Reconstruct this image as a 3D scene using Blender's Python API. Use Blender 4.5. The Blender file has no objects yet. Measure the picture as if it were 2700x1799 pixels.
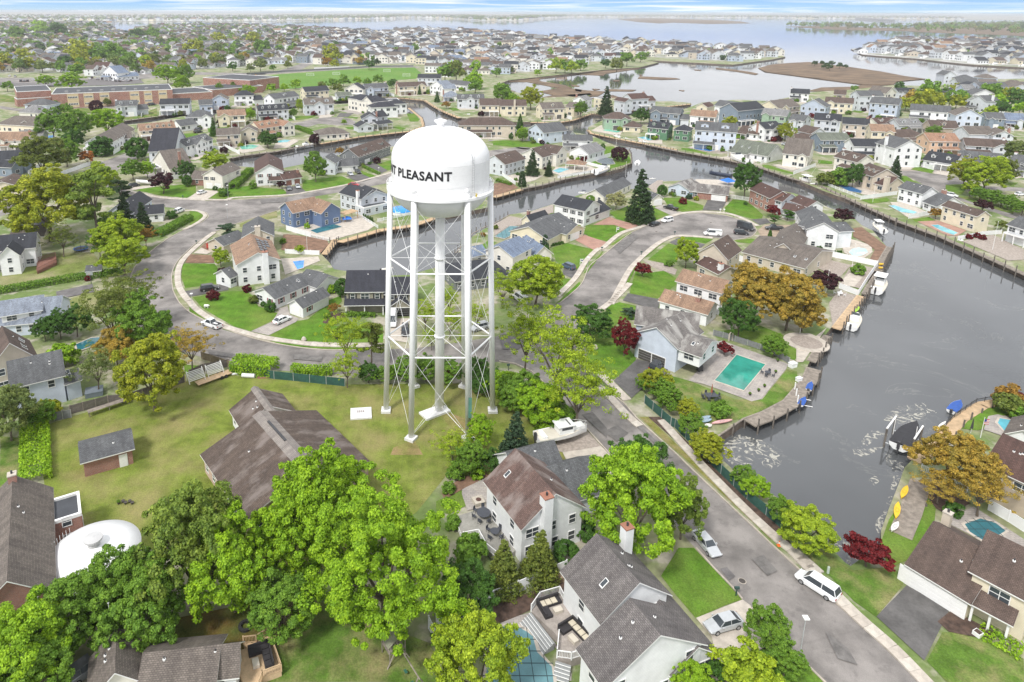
import bpy,math,random
import numpy as np
from mathutils import Vector,Matrix,noise
from mathutils.geometry import tessellate_polygon
R=math.radians
scene=bpy.context.scene
col=scene.collection
# ------------------------------------------------------------------ camera, light, exposure
cam_d=bpy.data.cameras.new('camera');cam=bpy.data.objects.new('camera',cam_d);col.objects.link(cam)
cam.location=(0,0,71.0)
cam.rotation_mode='QUATERNION'
_p,_r=R(14.2603),R(0.2)
_m=Matrix(((1,0,0),(0,math.sin(_p),-math.cos(_p)),(0,math.cos(_p),math.sin(_p))))   # columns: right, up, back
_U=Vector((0,math.sin(_p),math.cos(_p)));_F=Vector((0,math.cos(_p),-math.sin(_p)));_X=Vector((1,0,0))
_X2=_X*math.cos(_r)+_U*math.sin(_r);_U2=_U*math.cos(_r)-_X*math.sin(_r)
cam.rotation_quaternion=Matrix((_X2,_U2,-_F)).transposed().to_quaternion()
cam_d.sensor_width=36.0;cam_d.lens=1799.16/2700*36
cam_d.shift_x=(1350-1154.49)/2700;cam_d.shift_y=-(899.5-489.23)/2700
cam_d.clip_start=1.0;cam_d.clip_end=60000
scene.camera=cam
scene.view_settings.view_transform='Standard';scene.view_settings.look='None'
scene.view_settings.gamma=1.0;scene.view_settings.use_curve_mapping=False
scene.view_settings.exposure=1.25
SUN_EL,SUN_AZ=R(52),R(215)
world=bpy.data.worlds.new('World');scene.world=world;world.use_nodes=True
def build_world():
 nt=world.node_tree;N=nt.nodes;L=nt.links
 bg=N['Background'];bg.inputs[1].default_value=0.1
 sky=N.new('ShaderNodeTexSky');sky.sky_type='NISHITA';sky.sun_disc=False
 sky.sun_elevation=SUN_EL;sky.sun_rotation=SUN_AZ;sky.air_density=1.0;sky.dust_density=0.6;sky.ozone_density=2.0
 tc=N.new('ShaderNodeTexCoord');sep=N.new('ShaderNodeSeparateXYZ');L.new(tc.outputs['Generated'],sep.inputs[0])
 ab=N.new('ShaderNodeMath');ab.operation='ABSOLUTE';L.new(sep.outputs[2],ab.inputs[0])
 # blue of the low clear air, deepening with height
 r1=N.new('ShaderNodeValToRGB');L.new(ab.outputs[0],r1.inputs[0])
 e=r1.color_ramp.elements;e[0].position=0.0;e[0].color=(.46,.66,.84,1);e[1].position=0.03;e[1].color=(.08,.28,.80,1)
 x=e.new(0.010);x.color=(.27,.52,.86,1)
 sc=N.new('ShaderNodeVectorMath');sc.operation='SCALE';sc.inputs[3].default_value=5.0;L.new(r1.outputs[0],sc.inputs[0])
 mx0=N.new('ShaderNodeMix');mx0.data_type='RGBA';mx0.inputs[0].default_value=0.88
 L.new(sky.outputs[0],mx0.inputs[6]);L.new(sc.outputs[0],mx0.inputs[7])
 # thin stretched cloud streaks
 mp=N.new('ShaderNodeMapping');mp.inputs['Scale'].default_value=(1.6,1.6,55);mp.inputs['Rotation'].default_value=(0.012,0.02,0)
 L.new(tc.outputs['Generated'],mp.inputs[0])
 ns=N.new('ShaderNodeTexNoise');ns.inputs['Scale'].default_value=4.0;ns.inputs['Detail'].default_value=5;ns.inputs['Roughness'].default_value=.55;ns.inputs['Distortion'].default_value=.5
 L.new(mp.outputs[0],ns.inputs['Vector'])
 r2=N.new('ShaderNodeValToRGB');e=r2.color_ramp.elements;e[0].position=.46;e[0].color=(0,0,0,1);e[1].position=.72;e[1].color=(1,1,1,1)
 L.new(ns.outputs[0],r2.inputs[0])
 # closed cloud deck overhead: coverage rises from a few degrees upward
 mr=N.new('ShaderNodeMapRange');mr.inputs[1].default_value=0.021;mr.inputs[2].default_value=0.06;L.new(ab.outputs[0],mr.inputs[0])
 n2=N.new('ShaderNodeTexNoise');n2.inputs['Scale'].default_value=2.2;n2.inputs['Detail'].default_value=4;L.new(tc.outputs['Generated'],n2.inputs['Vector'])
 mm=N.new('ShaderNodeMath');mm.operation='MAXIMUM';L.new(r2.outputs[0],mm.inputs[0]);L.new(mr.outputs[0],mm.inputs[1])
 cr=N.new('ShaderNodeValToRGB');e=cr.color_ramp.elements;e[0].position=.3;e[0].color=(.66,.685,.73,1);e[1].position=.7;e[1].color=(.92,.93,.95,1)
 L.new(n2.outputs[0],cr.inputs[0])
 s2=N.new('ShaderNodeVectorMath');s2.operation='SCALE';s2.inputs[3].default_value=6.2;L.new(cr.outputs[0],s2.inputs[0])
 mx=N.new('ShaderNodeMix');mx.data_type='RGBA';L.new(mm.outputs[0],mx.inputs[0]);L.new(mx0.outputs[2],mx.inputs[6]);L.new(s2.outputs[0],mx.inputs[7])
 L.new(mx.outputs[2],bg.inputs[0])
build_world()
sun_d=bpy.data.lights.new('sun','SUN');sun_d.energy=1.5;sun_d.angle=R(10);sun_d.color=(1,.965,.92)
sun=bpy.data.objects.new('sun',sun_d);col.objects.link(sun)
_d=Vector((math.sin(SUN_AZ)*math.cos(SUN_EL),math.cos(SUN_AZ)*math.cos(SUN_EL),math.sin(SUN_EL)))
sun.rotation_mode='QUATERNION';sun.rotation_quaternion=_d.to_track_quat('Z','Y')
# ------------------------------------------------------------------ surveyed layout (metres)
D={'mainland':[-36219,43031,-29126,46592,-22862,48213,-16119,34655,-11797,24966,-10131,22510,-14811,34890,-14759,41906,-13173,45274,-10070,36768,-7013,36292,-3344,29532,-2158,25683,-1633,33519,965,30152,2048,26207,2751,23557,3445,20438,4520,18839,5332,17027,5700,16245,6002,15529,6388,14564,6241,13543,6036,12306,5839,11661,5288,10969,4771,10433,4177,9795,3526,10372,3210,10688,3251,10200,2695,9251,2149,8856,1606,8276,1161,7814,754,7400,632,7035,605,6637,670,6377,878,5861,1138,5950,1329,5769,1583,5881,1704,5628,1934,5659,2055,5540,2021,5446,1501,5148,1223,4923,1101,4920,911,4611,775,4493,615,4522,367,4516,157,4697,66,4952,-15,5258,-101,5652,-290,5854,-425,5877,-655,5739,-855,5631,-1320,5203,-1676,5048,-1850,4905,-1971,4665,-2090,4494,-2021,4339,-1890,4466,-1783,4722,-1608,4836,-1260,4959,-820,5393,-597,5492,-388,5570,-302,5407,-230,4945,-123,4673,-100,4335,-173,4160,-264,4077,-460,3931,-658,3737,-785,3636,-844,3510,-997,3400,-1039,3316,-969,3153,-733,3101,-640,3209,-545,3370,-480,3457,-314,3581,-117,3782,11,3940,105,4166,345,4241,582,4320,730,4429,742,4308,798,4166,919,4009,951,3814,980,3689,1013,3573,999,3463,943,3251,867,3134,790,3062,696,3007,544,2904,444,2808,339,2736,216,2615,189,2462,146,2431,-7,2333,-90,2238,-201,2186,-310,2075,-335,2082,-357,1998,-355,1954,-318,1880,-295,1822,-205,1788,-141,1775,-78,1781,-4,1840,36,1887,75,2003,116,2126,159,2203,200,2250,261,2369,346,2414,442,2513,575,2654,692,2704,879,2769,957,2876,1135,2906,1293,2887,1355,2795,1405,2732,1451,2684,1475,2569,1475,2473,1499,2375,1467,2256,1469,2197,1411,2031,1289,1886,1109,1659,1062,1604,927,1471,840,1373,773,1287,732,1229,654,1149,597,1113,552,1089,486,1037,484,1018,469,972,478,940,501,903,537,858,540,827,539,793,545,759,549,753,614,792,629,816,666,858,722,919,755,956,781,976,822,1004,882,1052,942,1100,1015,1144,1067,1157,1131,1176,1317,1219,1078,751,567,421,44,349,-595,417,-1465,976,-3923,2671,-8594,7581],
'east':[956,4313,925,4101,1033,3899,1161,3737,1289,3517,1416,3375,1525,3177,1577,2933,1590,2729,1625,2533,1627,2293,1657,2127,1657,2009,1657,1809,1647,1475,3202,2250,9308,8271,6546,7785,5845,7583,5306,7118,4903,6955,4686,7059,4016,6612,3474,6370,3054,5950,2762,5682,2534,5777,2151,5567,1905,5221,1710,5052,1406,4871,1130,4633],
'north_pen':[8517,14350,10223,16104,11479,17650,13279,18925,14122,16796,14642,15475,8354,8750,8020,9460,7699,9961,7706,10656,7809,11319,7619,11894,7558,12370],
'marsh':[[4329,9335,4865,10047,5305,10368,5656,10554,5707,9555,5673,8809,5554,8195,5558,7851,5034,7541,4765,7191,4445,7180,4434,7321,4334,7778,4248,8264,4146,8745],[3555,6584,3858,6903,4240,6992,4486,7228,4801,7274,4368,6920,4187,6808,3748,6541],[613,7694,733,8202,1097,8535,1254,8459,1682,8676,2060,9102,2309,9207,1882,8485,1503,8156,1120,7712,1116,7425,1200,7268,1302,7038,1320,6766,1172,6814,952,7382,688,7410,565,7069],[565,7069,729,6446,651,5916,475,5911],[1254,8459,1449,8467,1980,9006,2513,9411,2729,10172,3249,10811,3326,10438,2690,9224,2045,8411,1962,8174,1816,8245],[942,6453,1240,6816,1412,6565,1584,6473,1426,6105,1177,6013,1010,5846,918,6006,1046,6181],[1343,6715,1389,6614,1338,6418,1304,6513],[2271,7824,2360,8070,2720,7883,2724,7745,2497,7670],[1615,6672,1916,6631,1850,6511,1596,6522],[1935,7609,2004,7586,1971,7481,1916,7505],[3788,9429,3878,9182,3965,8738,3943,8488,3836,8325,3799,8817,3694,9174],[3369,9104,3447,9033,3391,8923,3337,8974],[1319,5935,1580,6197,1605,5944,1506,5744,1323,5777],[2325,6614,2373,6596,2338,6526],[1371,7097,1442,6986,1415,6908,1357,6961],[1510,6720,1576,6671,1499,6568],[2698,10056,3231,10810,3335,10439,3164,10078,2746,9422,2492,9215],[904,5843,1131,5772,1047,5619,884,5651],[1148,6184,1403,6327,1391,6174,1185,6056],[2426,8347,2458,8270,2387,8116],[19674,77350,25683,92276,30044,99368,29425,73766,26882,62341,22624,50729,18158,47362,17912,53471,15530,49175,15884,55396],[19313,38984,23063,41937,23217,37579,23672,35529,28298,41501,36167,47470,44999,51476,19576,22289,20069,25188,19468,27201,19807,29697,18234,31989]],
'farshore':[-43138,42966,-22862,48213,-20128,48920,-13033,52875,-5305,73297,-4296,88389,2294,72024,3658,57374,6083,58028,11297,79261,19003,105450,47217,103677,49975,93154,64146,88421,67930,81494,89463,77281,626242,300000,-301964,300000],
'roads':{'road':[206,1223,238,1134,254,1084,283,993,314,902,335,841,354,783,365,749,382,699,406,636,425,589,443,534,546,538,533,592,510,660,496,698,481,740,460,795,454,816,431,884,412,945,398,988,361,1095,353,1137,321,1206,311,1275,325,1380,367,1485,419,1571,438,1598,484,1669,553,1828,609,1914,718,2064,775,2117,898,2115,959,2092,1025,2124,1075,2192,1088,2239,1072,2314,1037,2369,967,2397,883,2382,810,2338,728,2248,645,2163,499,1943,438,1850,385,1712,303,1593,265,1537,212,1484,132,1409,39,1378,-44,1354,-118,1347,-222,1342,-302,1354,-383,1382,-460,1423,-527,1468,-600,1529,-649,1589,-694,1666,-740,1781,-762,1891,-761,2048,-744,2152,-693,2257,-591,2407,-501,2599,-392,2677,-196,2845,10,3152,489,3523,500,3681,-9,3370,-208,3016,-362,2816,-539,2651,-596,2609,-758,2557,-895,2538,-959,2549,-1176,2613,-1255,2677,-1372,2835,-1459,2982,-1499,3195,-1495,3308,-1492,3488,-1403,3679,-1474,3814,-1582,3610,-1606,3447,-1628,3235,-1622,3024,-1607,2703,-1732,2194,-1619,2039,-1497,2586,-1470,2787,-1375,2706,-1224,2624,-1043,2457,-916,2418,-839,2375,-815,2333,-819,2256,-842,2204,-868,2077,-873,1976,-870,1865,-852,1779,-810,1665,-739,1518,-658,1409,-578,1347,-499,1310,-425,1277,-323,1256,-212,1243,-109,1243,-10,1262,53,1288,130,1294,162,1283,192,1252],
'side_road':[2174,3149,2239,3115,2264,3042,2330,2996,2312,2894,2315,2817,2556,2774,2486,2694,2326,2744,2235,2798,2191,2838,2146,2796,2077,2697,2080,2638,2089,2557,2085,2466,2170,2329,2126,2277,2055,2354,2055,2481,2049,2572,2014,2637,2068,2795,2104,2931,2115,3036],
'side_road.001':[-952,4430,-820,4653,-735,4707,-619,4658,-547,4510,-545,4370,-653,4358,-778,4410,-816,4297,-905,4273],
'side_road.002':[284,3813,444,3594,542,3551,589,3627,502,3595,393,3669,295,3882],
'side_road.003':[-3364,5225,-3169,5103,-2837,4990,-2625,5310,-2272,5528,-2203,5355,-2519,5089,-2728,4821,-3080,4955,-3267,5070],
'side_road.004':[-3764,8254,-3382,8114,-3267,7895,-2965,8286,-2048,8167,-1983,7902,-2834,7912,-2958,7560,-3423,7225,-3820,6863,-4440,6953,-4776,7492,-4294,7510,-3747,7400],
'side_road.005':[-2271,8158,-1972,8490,-1925,9833,-1867,10807,-1775,10681,-1753,9417,-1730,8669,-1160,8870,-304,9284,-208,9096,-868,8847,-1638,8341,-1970,8019,-2198,7893],
'side_road.006':[2139,3917,2072,3684,2028,3724,2018,3566,2118,3552,2056,3660,2058,3758]},
'patches':[('lot_grass','lot',[-594,889,-703,1054,-629,1113,-513,1235,-455,1243,-203,1202,133,1211,184,1094,238,902,86,892,17,936,-29,851,-125,745,-324,745,-455,812,-535,811]),('bare_soil','drylot',[22,1107,53,1086,47,1028,21,1066,6,1100]),('bare_soil','drylot',[-73,1003,-39,1025,-23,984,-77,983]),('lawn','lawn',[-737,1857,-647,1862,-566,1719,-667,1681,-705,1757]),('lawn','lawn',[-1249,2713,-1197,2749,-1027,2808,-972,2647,-983,2581,-1098,2612,-1203,2678]),('lawn','lawn',[-1718,3412,-1689,3647,-1617,3484,-1677,3372]),('lawn','lawn',[-904,2574,-891,2682,-845,2649,-820,2567]),('lawn','lawn',[-901,2582,-894,2682,-844,2754,-786,2774,-713,2738,-637,2721,-605,2652,-680,2601,-799,2567]),('lawn','lawn',[-561,2722,-581,2872,-427,2955,-356,2846,-369,2798,-529,2670]),('lawn','lawn',[-363,3075,-272,2958,-288,2916,-330,2957]),('lawn','lawn',[-291,3204,-227,3305,-213,3088,-236,3066]),('lawn','lawn',[-910,2400,-875,2394,-842,2346,-830,2293,-849,2230]),('lawn','drylawn',[-682,2244,-593,2411,-569,2322,-605,2296,-650,2208,-672,2207]),('lawn','lawn',[-626,1621,-544,1661,-500,1661,-477,1634,-444,1567,-398,1536,-385,1526,-383,1499,-427,1432,-468,1453,-526,1504,-582,1559]),('lawn','lawn',[-378,1410,-342,1480,-308,1496,-280,1576,-276,1605,-249,1636,-241,1598,-264,1527,-267,1474,-212,1449,-127,1462,-120,1378,-254,1380,-338,1394]),('lawn','lawn',[-384,1391,-334,1377,-118,1350,-117,1345,-249,1349,-331,1362]),('lawn','lawn',[-615,1566,-549,1494,-550,1488,-604,1534]),('lawn','lawn',[-496,1453,-460,1430,-461,1422,-495,1441]),('lawn','lawn',[287,3813,410,3832,631,3820,613,3705,419,3639,351,3669]),('lawn','lawn',[511,2246,583,2246,541,2073,510,2105,484,2150]),('lawn','lawn',[357,2009,409,2056,488,1990,438,1895,407,1824,365,1850,348,1894]),('lawn','lawn',[104,1957,162,2080,188,2059,153,2007]),('lawn','lawn',[53,1900,72,1905,71,1882,55,1878]),('lawn','lawn',[411,1799,510,1986,501,1961,421,1800]),('lawn','lawn',[300,1593,386,1735,385,1712,309,1598]),('lawn','lawn',[305,1639,335,1766,371,1751,330,1653]),('lawn','lawn',[753,3321,853,3375,805,3174,763,3221]),('lawn','lawn',[517,2246,608,2247,642,2192,544,2073,490,2116]),('lawn','lawn',[628,2391,835,2605,821,2451,839,2380,778,2312,689,2241,635,2324]),('lawn','lawn',[891,2606,960,2606,1010,2497,987,2438,900,2409,872,2481]),('lawn','lawn',[1060,2439,1158,2585,1202,2577,1193,2455,1179,2370,1156,2330,1122,2323,1088,2369,1060,2418]),('lawn','lawn',[784,2114,832,2131,889,2093,850,2055,799,2087]),('lawn','lawn',[623,1906,732,2054,753,2033,704,1888,662,1879]),('lawn','lawn',[500,1655,565,1826,568,1793,643,1818,658,1761,642,1715,563,1621]),('lawn','lawn',[751,3295,883,3663,959,3680,972,3377,946,3273,892,3199,804,3116,745,3197]),('lawn','lawn',[954,2088,1018,2105,1048,2079,1032,2052,959,2067]),('lawn','lawn',[545,2042,645,2169,645,2158,552,2037]),('lawn','lawn',[603,1915,720,2070,718,2059,609,1910]),('lawn','lawn',[484,1669,568,1847,570,1843,492,1669]),('lawn','lawn',[1560,3210,1592,3222,1632,3050,1613,3018,1549,3162]),('lawn','lawn',[1321,3640,1369,3610,1413,3509,1385,3466,1305,3594]),('lawn','lawn',[424,1577,460,1600,530,1558,513,1527,470,1497,436,1496,410,1456,397,1461,407,1526]),('lawn','lawn',[350,1455,397,1461,411,1439,421,1312,418,1302,352,1223,331,1244,317,1302]),('lawn','yard',[469,1241,503,1220,566,1153,616,1154,720,1268,736,1260,716,1217,657,1154,553,1089,532,1086,473,1075,425,1138,428,1215]),('lawn','lawn',[635,1435,756,1470,788,1420,783,1338,754,1305,688,1362,654,1408]),('lawn','lawn',[292,735,331,783,352,783,382,699,353,688,314,671,300,708]),('lawn','lawn',[345,618,379,631,406,635,425,591,339,576,314,605]),('verge','verge',[366,1095,382,1095,471,803,465,799,442,870,407,977,390,1021]),('soil_strip','mulch',[382,1095,405,1095,445,967,467,880,492,812,488,788,481,788,452,895,416,1002]),('lawn','yard',[495,788,518,788,530,776,547,745,602,751,608,733,596,720,534,674,520,696,512,735]),('lawn','yard',[599,653,627,653,667,619,613,553,559,592,555,616]),('lawn','lawn',[613,792,655,839,749,919,740,871,738,861,715,831,631,763,596,748]),('lawn','lawn',[908,1066,952,1099,1061,1149,1052,1106,1002,1100,965,1062,950,1057]),('lawn','yard',[-212,588,-224,665,-206,696,-152,696,-7,636,10,589]),('lawn','brownyard',[-354,635,-332,664,-251,685,-218,718,-193,617,-245,635,-321,637]),('lawn','drylawn',[-1206,1760,-1203,1934,-1047,1955,-976,1863,-1031,1715,-1154,1676]),('lawn','drylawn',[-955,1585,-894,1661,-837,1662,-794,1567,-896,1516]),('lawn','yard',[-732,1000,-751,1030,-701,1024,-675,980,-630,899,-654,873]),('lawn','lawn',[-525,1278,-463,1269,-508,1238]),('lawn','lawn',[-1,873,38,897,44,864,18,845,-1,855]),('lawn','lawn',[2067,2992,2112,2993,2073,2871,2013,2851]),('lawn','lawn',[2221,3126,2294,3197,2326,3117,2264,3049]),('lawn','lawn',[2174,2834,2266,2845,2207,2761,2123,2672,2094,2723]),('lawn','lawn',[1660,2583,1784,2617,1776,2585,1743,2553,1665,2528]),('lawn','lawn',[1690,2329,1771,2357,1762,2311,1679,2291]),('lawn','lawn',[1902,3340,1951,3302,1916,3240,1853,3251]),('lawn','yard',[2080,2638,2151,2639,2168,2467,2105,2395,2078,2511]),('lawn','lawn',[2450,2877,2522,2878,2443,2810]),('lawn','lawn',[-1596,3863,-1594,3993,-1454,4054,-1421,3996,-1454,3866,-1556,3828]),('lawn','lawn',[-1441,4219,-1433,4328,-1332,4352,-1309,4179,-1387,4075]),('lawn','lawn',[-1225,4543,-1162,4594,-1132,4473,-1185,4448]),('lawn','lawn',[-1051,4648,-1011,4753,-842,4784,-881,4651,-994,4524]),('lawn','lawn',[-649,4709,-555,4711,-554,4634]),('lawn','lawn',[-592,4280,-530,4303,-525,4204,-562,4216]),('lawn','lawn',[-226,4881,-170,4894,-126,4618,-134,4519,-187,4518]),('lawn','lawn',[-285,4286,-251,4309,-197,4245,-229,4181]),('lawn','lawn',[78,5186,131,5219,169,5065,109,5034]),('lawn','lawn',[3084,5078,3154,5140,3195,5081,3099,4990]),('lawn','lawn',[-868,5715,-803,5794,-778,5605,-837,5567]),('playing_field','field',[-2032,7463,-1901,7948,-1393,8514,-880,8973,-312,9091,-202,8241,-247,7529,-596,7265,-922,7018,-1299,6578,-1522,6376,-1640,6468,-1837,6987]),('lawn','lawn',[313,3828,399,3848,630,3800,620,3699,500,3632,303,3693]),('lawn','yard',[-2837,4990,-2702,5115,-2484,5121,-2400,4942,-2554,4825,-2669,4714]),('lawn','yard',[-3815,5949,-3584,5793,-3364,5427,-3509,5458]),('lawn','yard',[-2188,4621,-2111,4727,-2122,5130,-1934,4679,-2120,4572]),('driveway','asphalt',[-660,1659,-566,1719,-564,1711,-548,1667,-551,1667,-636,1624]),('driveway','conc',[-977,2565,-976,2647,-945,2699,-887,2682,-899,2534]),('driveway','conc',[-1284,2730,-1194,2786,-1179,2750,-1246,2695]),('driveway','asphalt',[-605,2635,-636,2757,-585,2776,-529,2670]),('driveway','asphalt',[-408,2955,-345,2999,-287,2906,-320,2856,-364,2875]),('driveway','asphalt',[-360,3191,-306,3228,-231,3066,-261,3000]),('driveway','paver',[-426,1430,-390,1479,-387,1540,-396,1553,-372,1568,-356,1519,-331,1499,-333,1480,-381,1410]),('driveway','conc',[-121,1395,-112,1501,-66,1501,-67,1378]),('driveway','asphalt',[349,1791,364,1841,402,1816,372,1755]),('driveway','brick',[536,2246,616,2343,631,2310,692,2241,644,2192,608,2247]),('driveway','brick',[442,2083,481,2138,539,2062,485,1980]),('driveway','paver',[813,2465,865,2511,883,2394,842,2366]),('driveway','asphalt',[982,2431,1056,2575,1130,2568,1049,2425]),('driveway','asphalt',[1111,2316,1172,2330,1163,2278,1113,2252]),('driveway','soilc',[1078,2191,1128,2253,1242,2254,1191,2169,1076,2079,1051,2100]),('driveway','asphalt',[739,2065,782,2108,846,2045,821,2014,753,2033]),('driveway','gravel',[607,1897,656,1879,683,1827,663,1785,620,1844]),('driveway','asphalt',[471,1610,497,1656,568,1618,548,1565,531,1562]),('driveway','asphalt',[351,1219,422,1307,478,1276,460,1232,393,1183,369,1156]),('driveway','conc',[209,991,277,1008,291,970,276,928,215,944]),('driveway','gravel',[197,996,209,991,242,998,277,1008,262,1053,245,1071,212,1043]),('driveway','conc',[314,671,382,698,388,689,380,632,341,618,316,607,323,646]),('driveway','asphalt',[534,674,602,721,630,684,598,656,552,616]),('driveway','paver',[500,1220,588,1327,609,1382,635,1392,732,1289,718,1268,614,1154,592,1146,578,1161,525,1208]),('driveway','conc',[2164,3125,2231,3245,2306,3222,2221,3126]),('driveway','conc',[2269,3049,2352,3117,2377,3095,2300,2996]),('driveway','conc',[1808,3775,1930,3878,1960,3862,1836,3743]),('driveway','asphalt',[-704,4707,-707,4898,-609,4900,-626,4709]),('driveway','conc',[-820,4653,-840,4867,-747,4897,-743,4706]),('patio','conc',[-511,2197,-440,2234,-360,2299,-266,2353,-216,2225,-233,2177,-341,2074,-412,2118]),('patio','soil',[-506,2128,-493,2133,-357,2085,-342,2032,-357,1943,-402,1952,-480,1980]),('patio','conc',[-464,1904,-395,1914,-357,1924,-345,1887,-423,1775]),('patio','soil',[-734,1866,-747,1939,-672,1930,-649,1866]),('patio','soil',[-734,1998,-735,2059,-672,2060,-701,1958]),('patio','conc',[-738,1948,-731,1998,-688,1959,-695,1939]),('patio','gravel',[192,2242,259,2346,299,2320,289,2243,238,2218,186,2124]),('patio','gravel',[344,2402,441,2505,422,2389,378,2361,323,2360]),('patio','conc',[297,2966,365,3009,468,2969,423,2886,349,2827]),('patio','conc',[517,3033,556,3146,710,3196,747,3103,627,3035,556,2970]),('patio','soil',[238,2826,311,2865,336,2753,221,2613]),('patio','gravel',[882,2779,959,2894,983,2895,942,2779,881,2672]),('patio','conc',[1084,2857,1139,2917,1299,2899,1250,2784,1079,2819]),('patio','conc',[1310,2125,1348,2093,1368,2040,1334,1979,1261,1912,1242,1969]),('patio','soil',[1416,2219,1453,2232,1410,2030,1295,1894,1283,1912,1353,1999,1364,2061,1361,2126]),('patio','gravel',[1089,1857,1155,1920,1202,1867,1117,1773,1100,1798]),('patio','gravel',[1210,1876,1259,1841,1127,1689,1090,1726]),('patio','conc',[1117,1758,1171,1815,1181,1774,1115,1704,1093,1711]),('patio','gravel',[990,1599,1055,1674,1089,1646,998,1527,925,1468]),('patio','conc',[819,1426,851,1429,858,1415,907,1459,767,1296,753,1296,767,1324]),('patio','brick',[1687,2297,1770,2311,1787,2199,1714,2141,1681,2140]),('patio','conc',[1756,2553,1815,2554,1805,2406,1688,2349,1714,2462]),('patio','conc',[1754,2809,1787,2773,1805,2685,1748,2650,1714,2666]),('patio','gravel',[1687,2086,1839,2153,1819,2004,1747,1917,1693,1907]),('patio','paver',[1002,1100,1025,1106,1050,1079,975,989,981,1040,962,1059]),('patio','mulch',[749,919,764,928,798,872,745,847,738,861]),('patio','paver',[731,835,797,865,818,800,785,760,760,793]),('patio','paver',[39,901,52,915,84,931,88,880,79,862,45,853,38,888]),('patio','soil',[7,891,39,927,74,939,84,931,42,901,12,876]),('patio','mulch',[17,660,62,687,127,711,166,724,162,708,126,688,100,673,55,653,47,635,22,642]),('patio','paver',[47,635,55,653,100,673,115,678,139,635,138,609,127,590,148,590,150,600,126,658]),('patio','mulch',[603,667,633,684,663,649,636,645,607,653]),('patio','mulch',[-270,1474,-269,1527,-231,1527,-216,1500,-246,1468]),('patio','conc',[-901,3725,-826,3860,-788,3793,-808,3601,-877,3570]),('patio','conc',[-1058,3537,-1054,3690,-983,3691,-910,3540,-1012,3452]),('patio','conc',[949,4184,1063,4404,1164,4231,1074,3989]),('patio','conc',[1176,3972,1305,3919,1250,3743,1136,3809]),('patio','conc',[1354,3647,1427,3713,1508,3587,1471,3541]),('patio','conc',[1539,3525,1612,3470,1652,3362,1518,3233,1465,3359]),('patio','conc',[1608,3210,1651,3235,1709,3141,1649,3095]),('patio','soil',[-600,1641,-595,1673,-563,1641,-576,1614]),('patch','tar',[373,746,383,749,388,734,377,727]),('patch','tar',[140,1415,191,1432,210,1389,176,1348,141,1348]),('court','tar',[-993,1653,-924,1705,-893,1651,-964,1605]),('parking_lot','tar',[-4475,7010,-4261,6960,-4039,6911,-3857,6974,-3681,7339,-3221,7420,-2975,6948,-3190,6722,-3742,6600,-4210,6584]),('road_patch','rpatch',[351,1071,358,1074,389,979,382,976]),('road_patch','rpatch',[422,763,441,770,447,743,430,735]),('road_patch','rpatch',[290,1048,319,1068,333,1045,307,1020]),('road_patch','rpatch',[460,653,474,631,473,610,455,618]),('road_patch','rpatch',[-496,1342,-396,1311,-387,1295,-487,1321]),('road_patch','rpatch',[-310,1324,-243,1312,-242,1291,-302,1301]),('road_patch','rpatch',[549,2011,649,2152,657,2118,551,1952]),('road_patch','rpatch',[-693,2553,-590,2586,-585,2523,-671,2499]),('road_patch','rpatch',[263,1101,285,1108,299,1058,292,1030])],
'tower':{'c':(.42,111.1),
'rf':9.77,
'rt':8.2,
'ph':.0044,
'zt':42.49,
'zbowl':37.65,
'rl':.48,
'rc':.83,
'rk':8.15,
'rb':8.98,
'z1':29.88,
'z2':15.18,
'lad':-.9076,
'ta':-1.3526,
'ts':1.98,
'tz':45.54,
'zdome':52.78,
'zshoulder':47.72},
'houses':[('brick_hall','long low brick hall with a stained brown cross-shaped roof in the tower lot',[(-36.8,93.8,-.917,17.4,19.6,3.2,3.6,0,1,1,2),(-36.1,106.6,-.994,6,9,3,2.6,0,1,1,3)],'building',2,None),('pump_house','small brick pump house with a grey gabled roof and white vent on the lawn',[(-55.2,92.5,.508,7,5.7,2.9,1.3,0,1,4,5,{'g':[('f',5.61,1,'dw')],
'nw':'flr'})],'building',2,None),('brick_building','long red brick building with grey roof and flat-roofed annex beside the storage tank',[(-52.1,61.8,.516,8.1,20,5.2,3.4,6,1,7,5,{'ch':[(.5,.97,.9,1,'b')]}),(-51.4,77,.528,3.6,5,4.6,0,8,1,9,5)],'building',2,None),('grey_roof_house','low house with a weathered grey-brown roof at the bottom edge beside the timber deck',[(-27.9,56.4,.134,6.7,3.5,3.2,1.8,0,1,7,3),(-35.2,54.4,.403,5.1,4.8,3.2,2.4,6,1,7,10),(-30.4,55.2,.105,7.2,5.5,3.3,1.6,0,1,7,3)],'house',2,None),('two_storey_house','pale blue-grey two-storey house with dark streaked roof behind the board fence at left',[(-76.3,109.7,.561,8.1,8.5,5.6,3,0,1,4,11),(-69.2,114.2,.739,2.4,5,3.6,1.2,0,1,4,11,{'sky':[(.4,.45,0),(.4,.8,0)],
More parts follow.
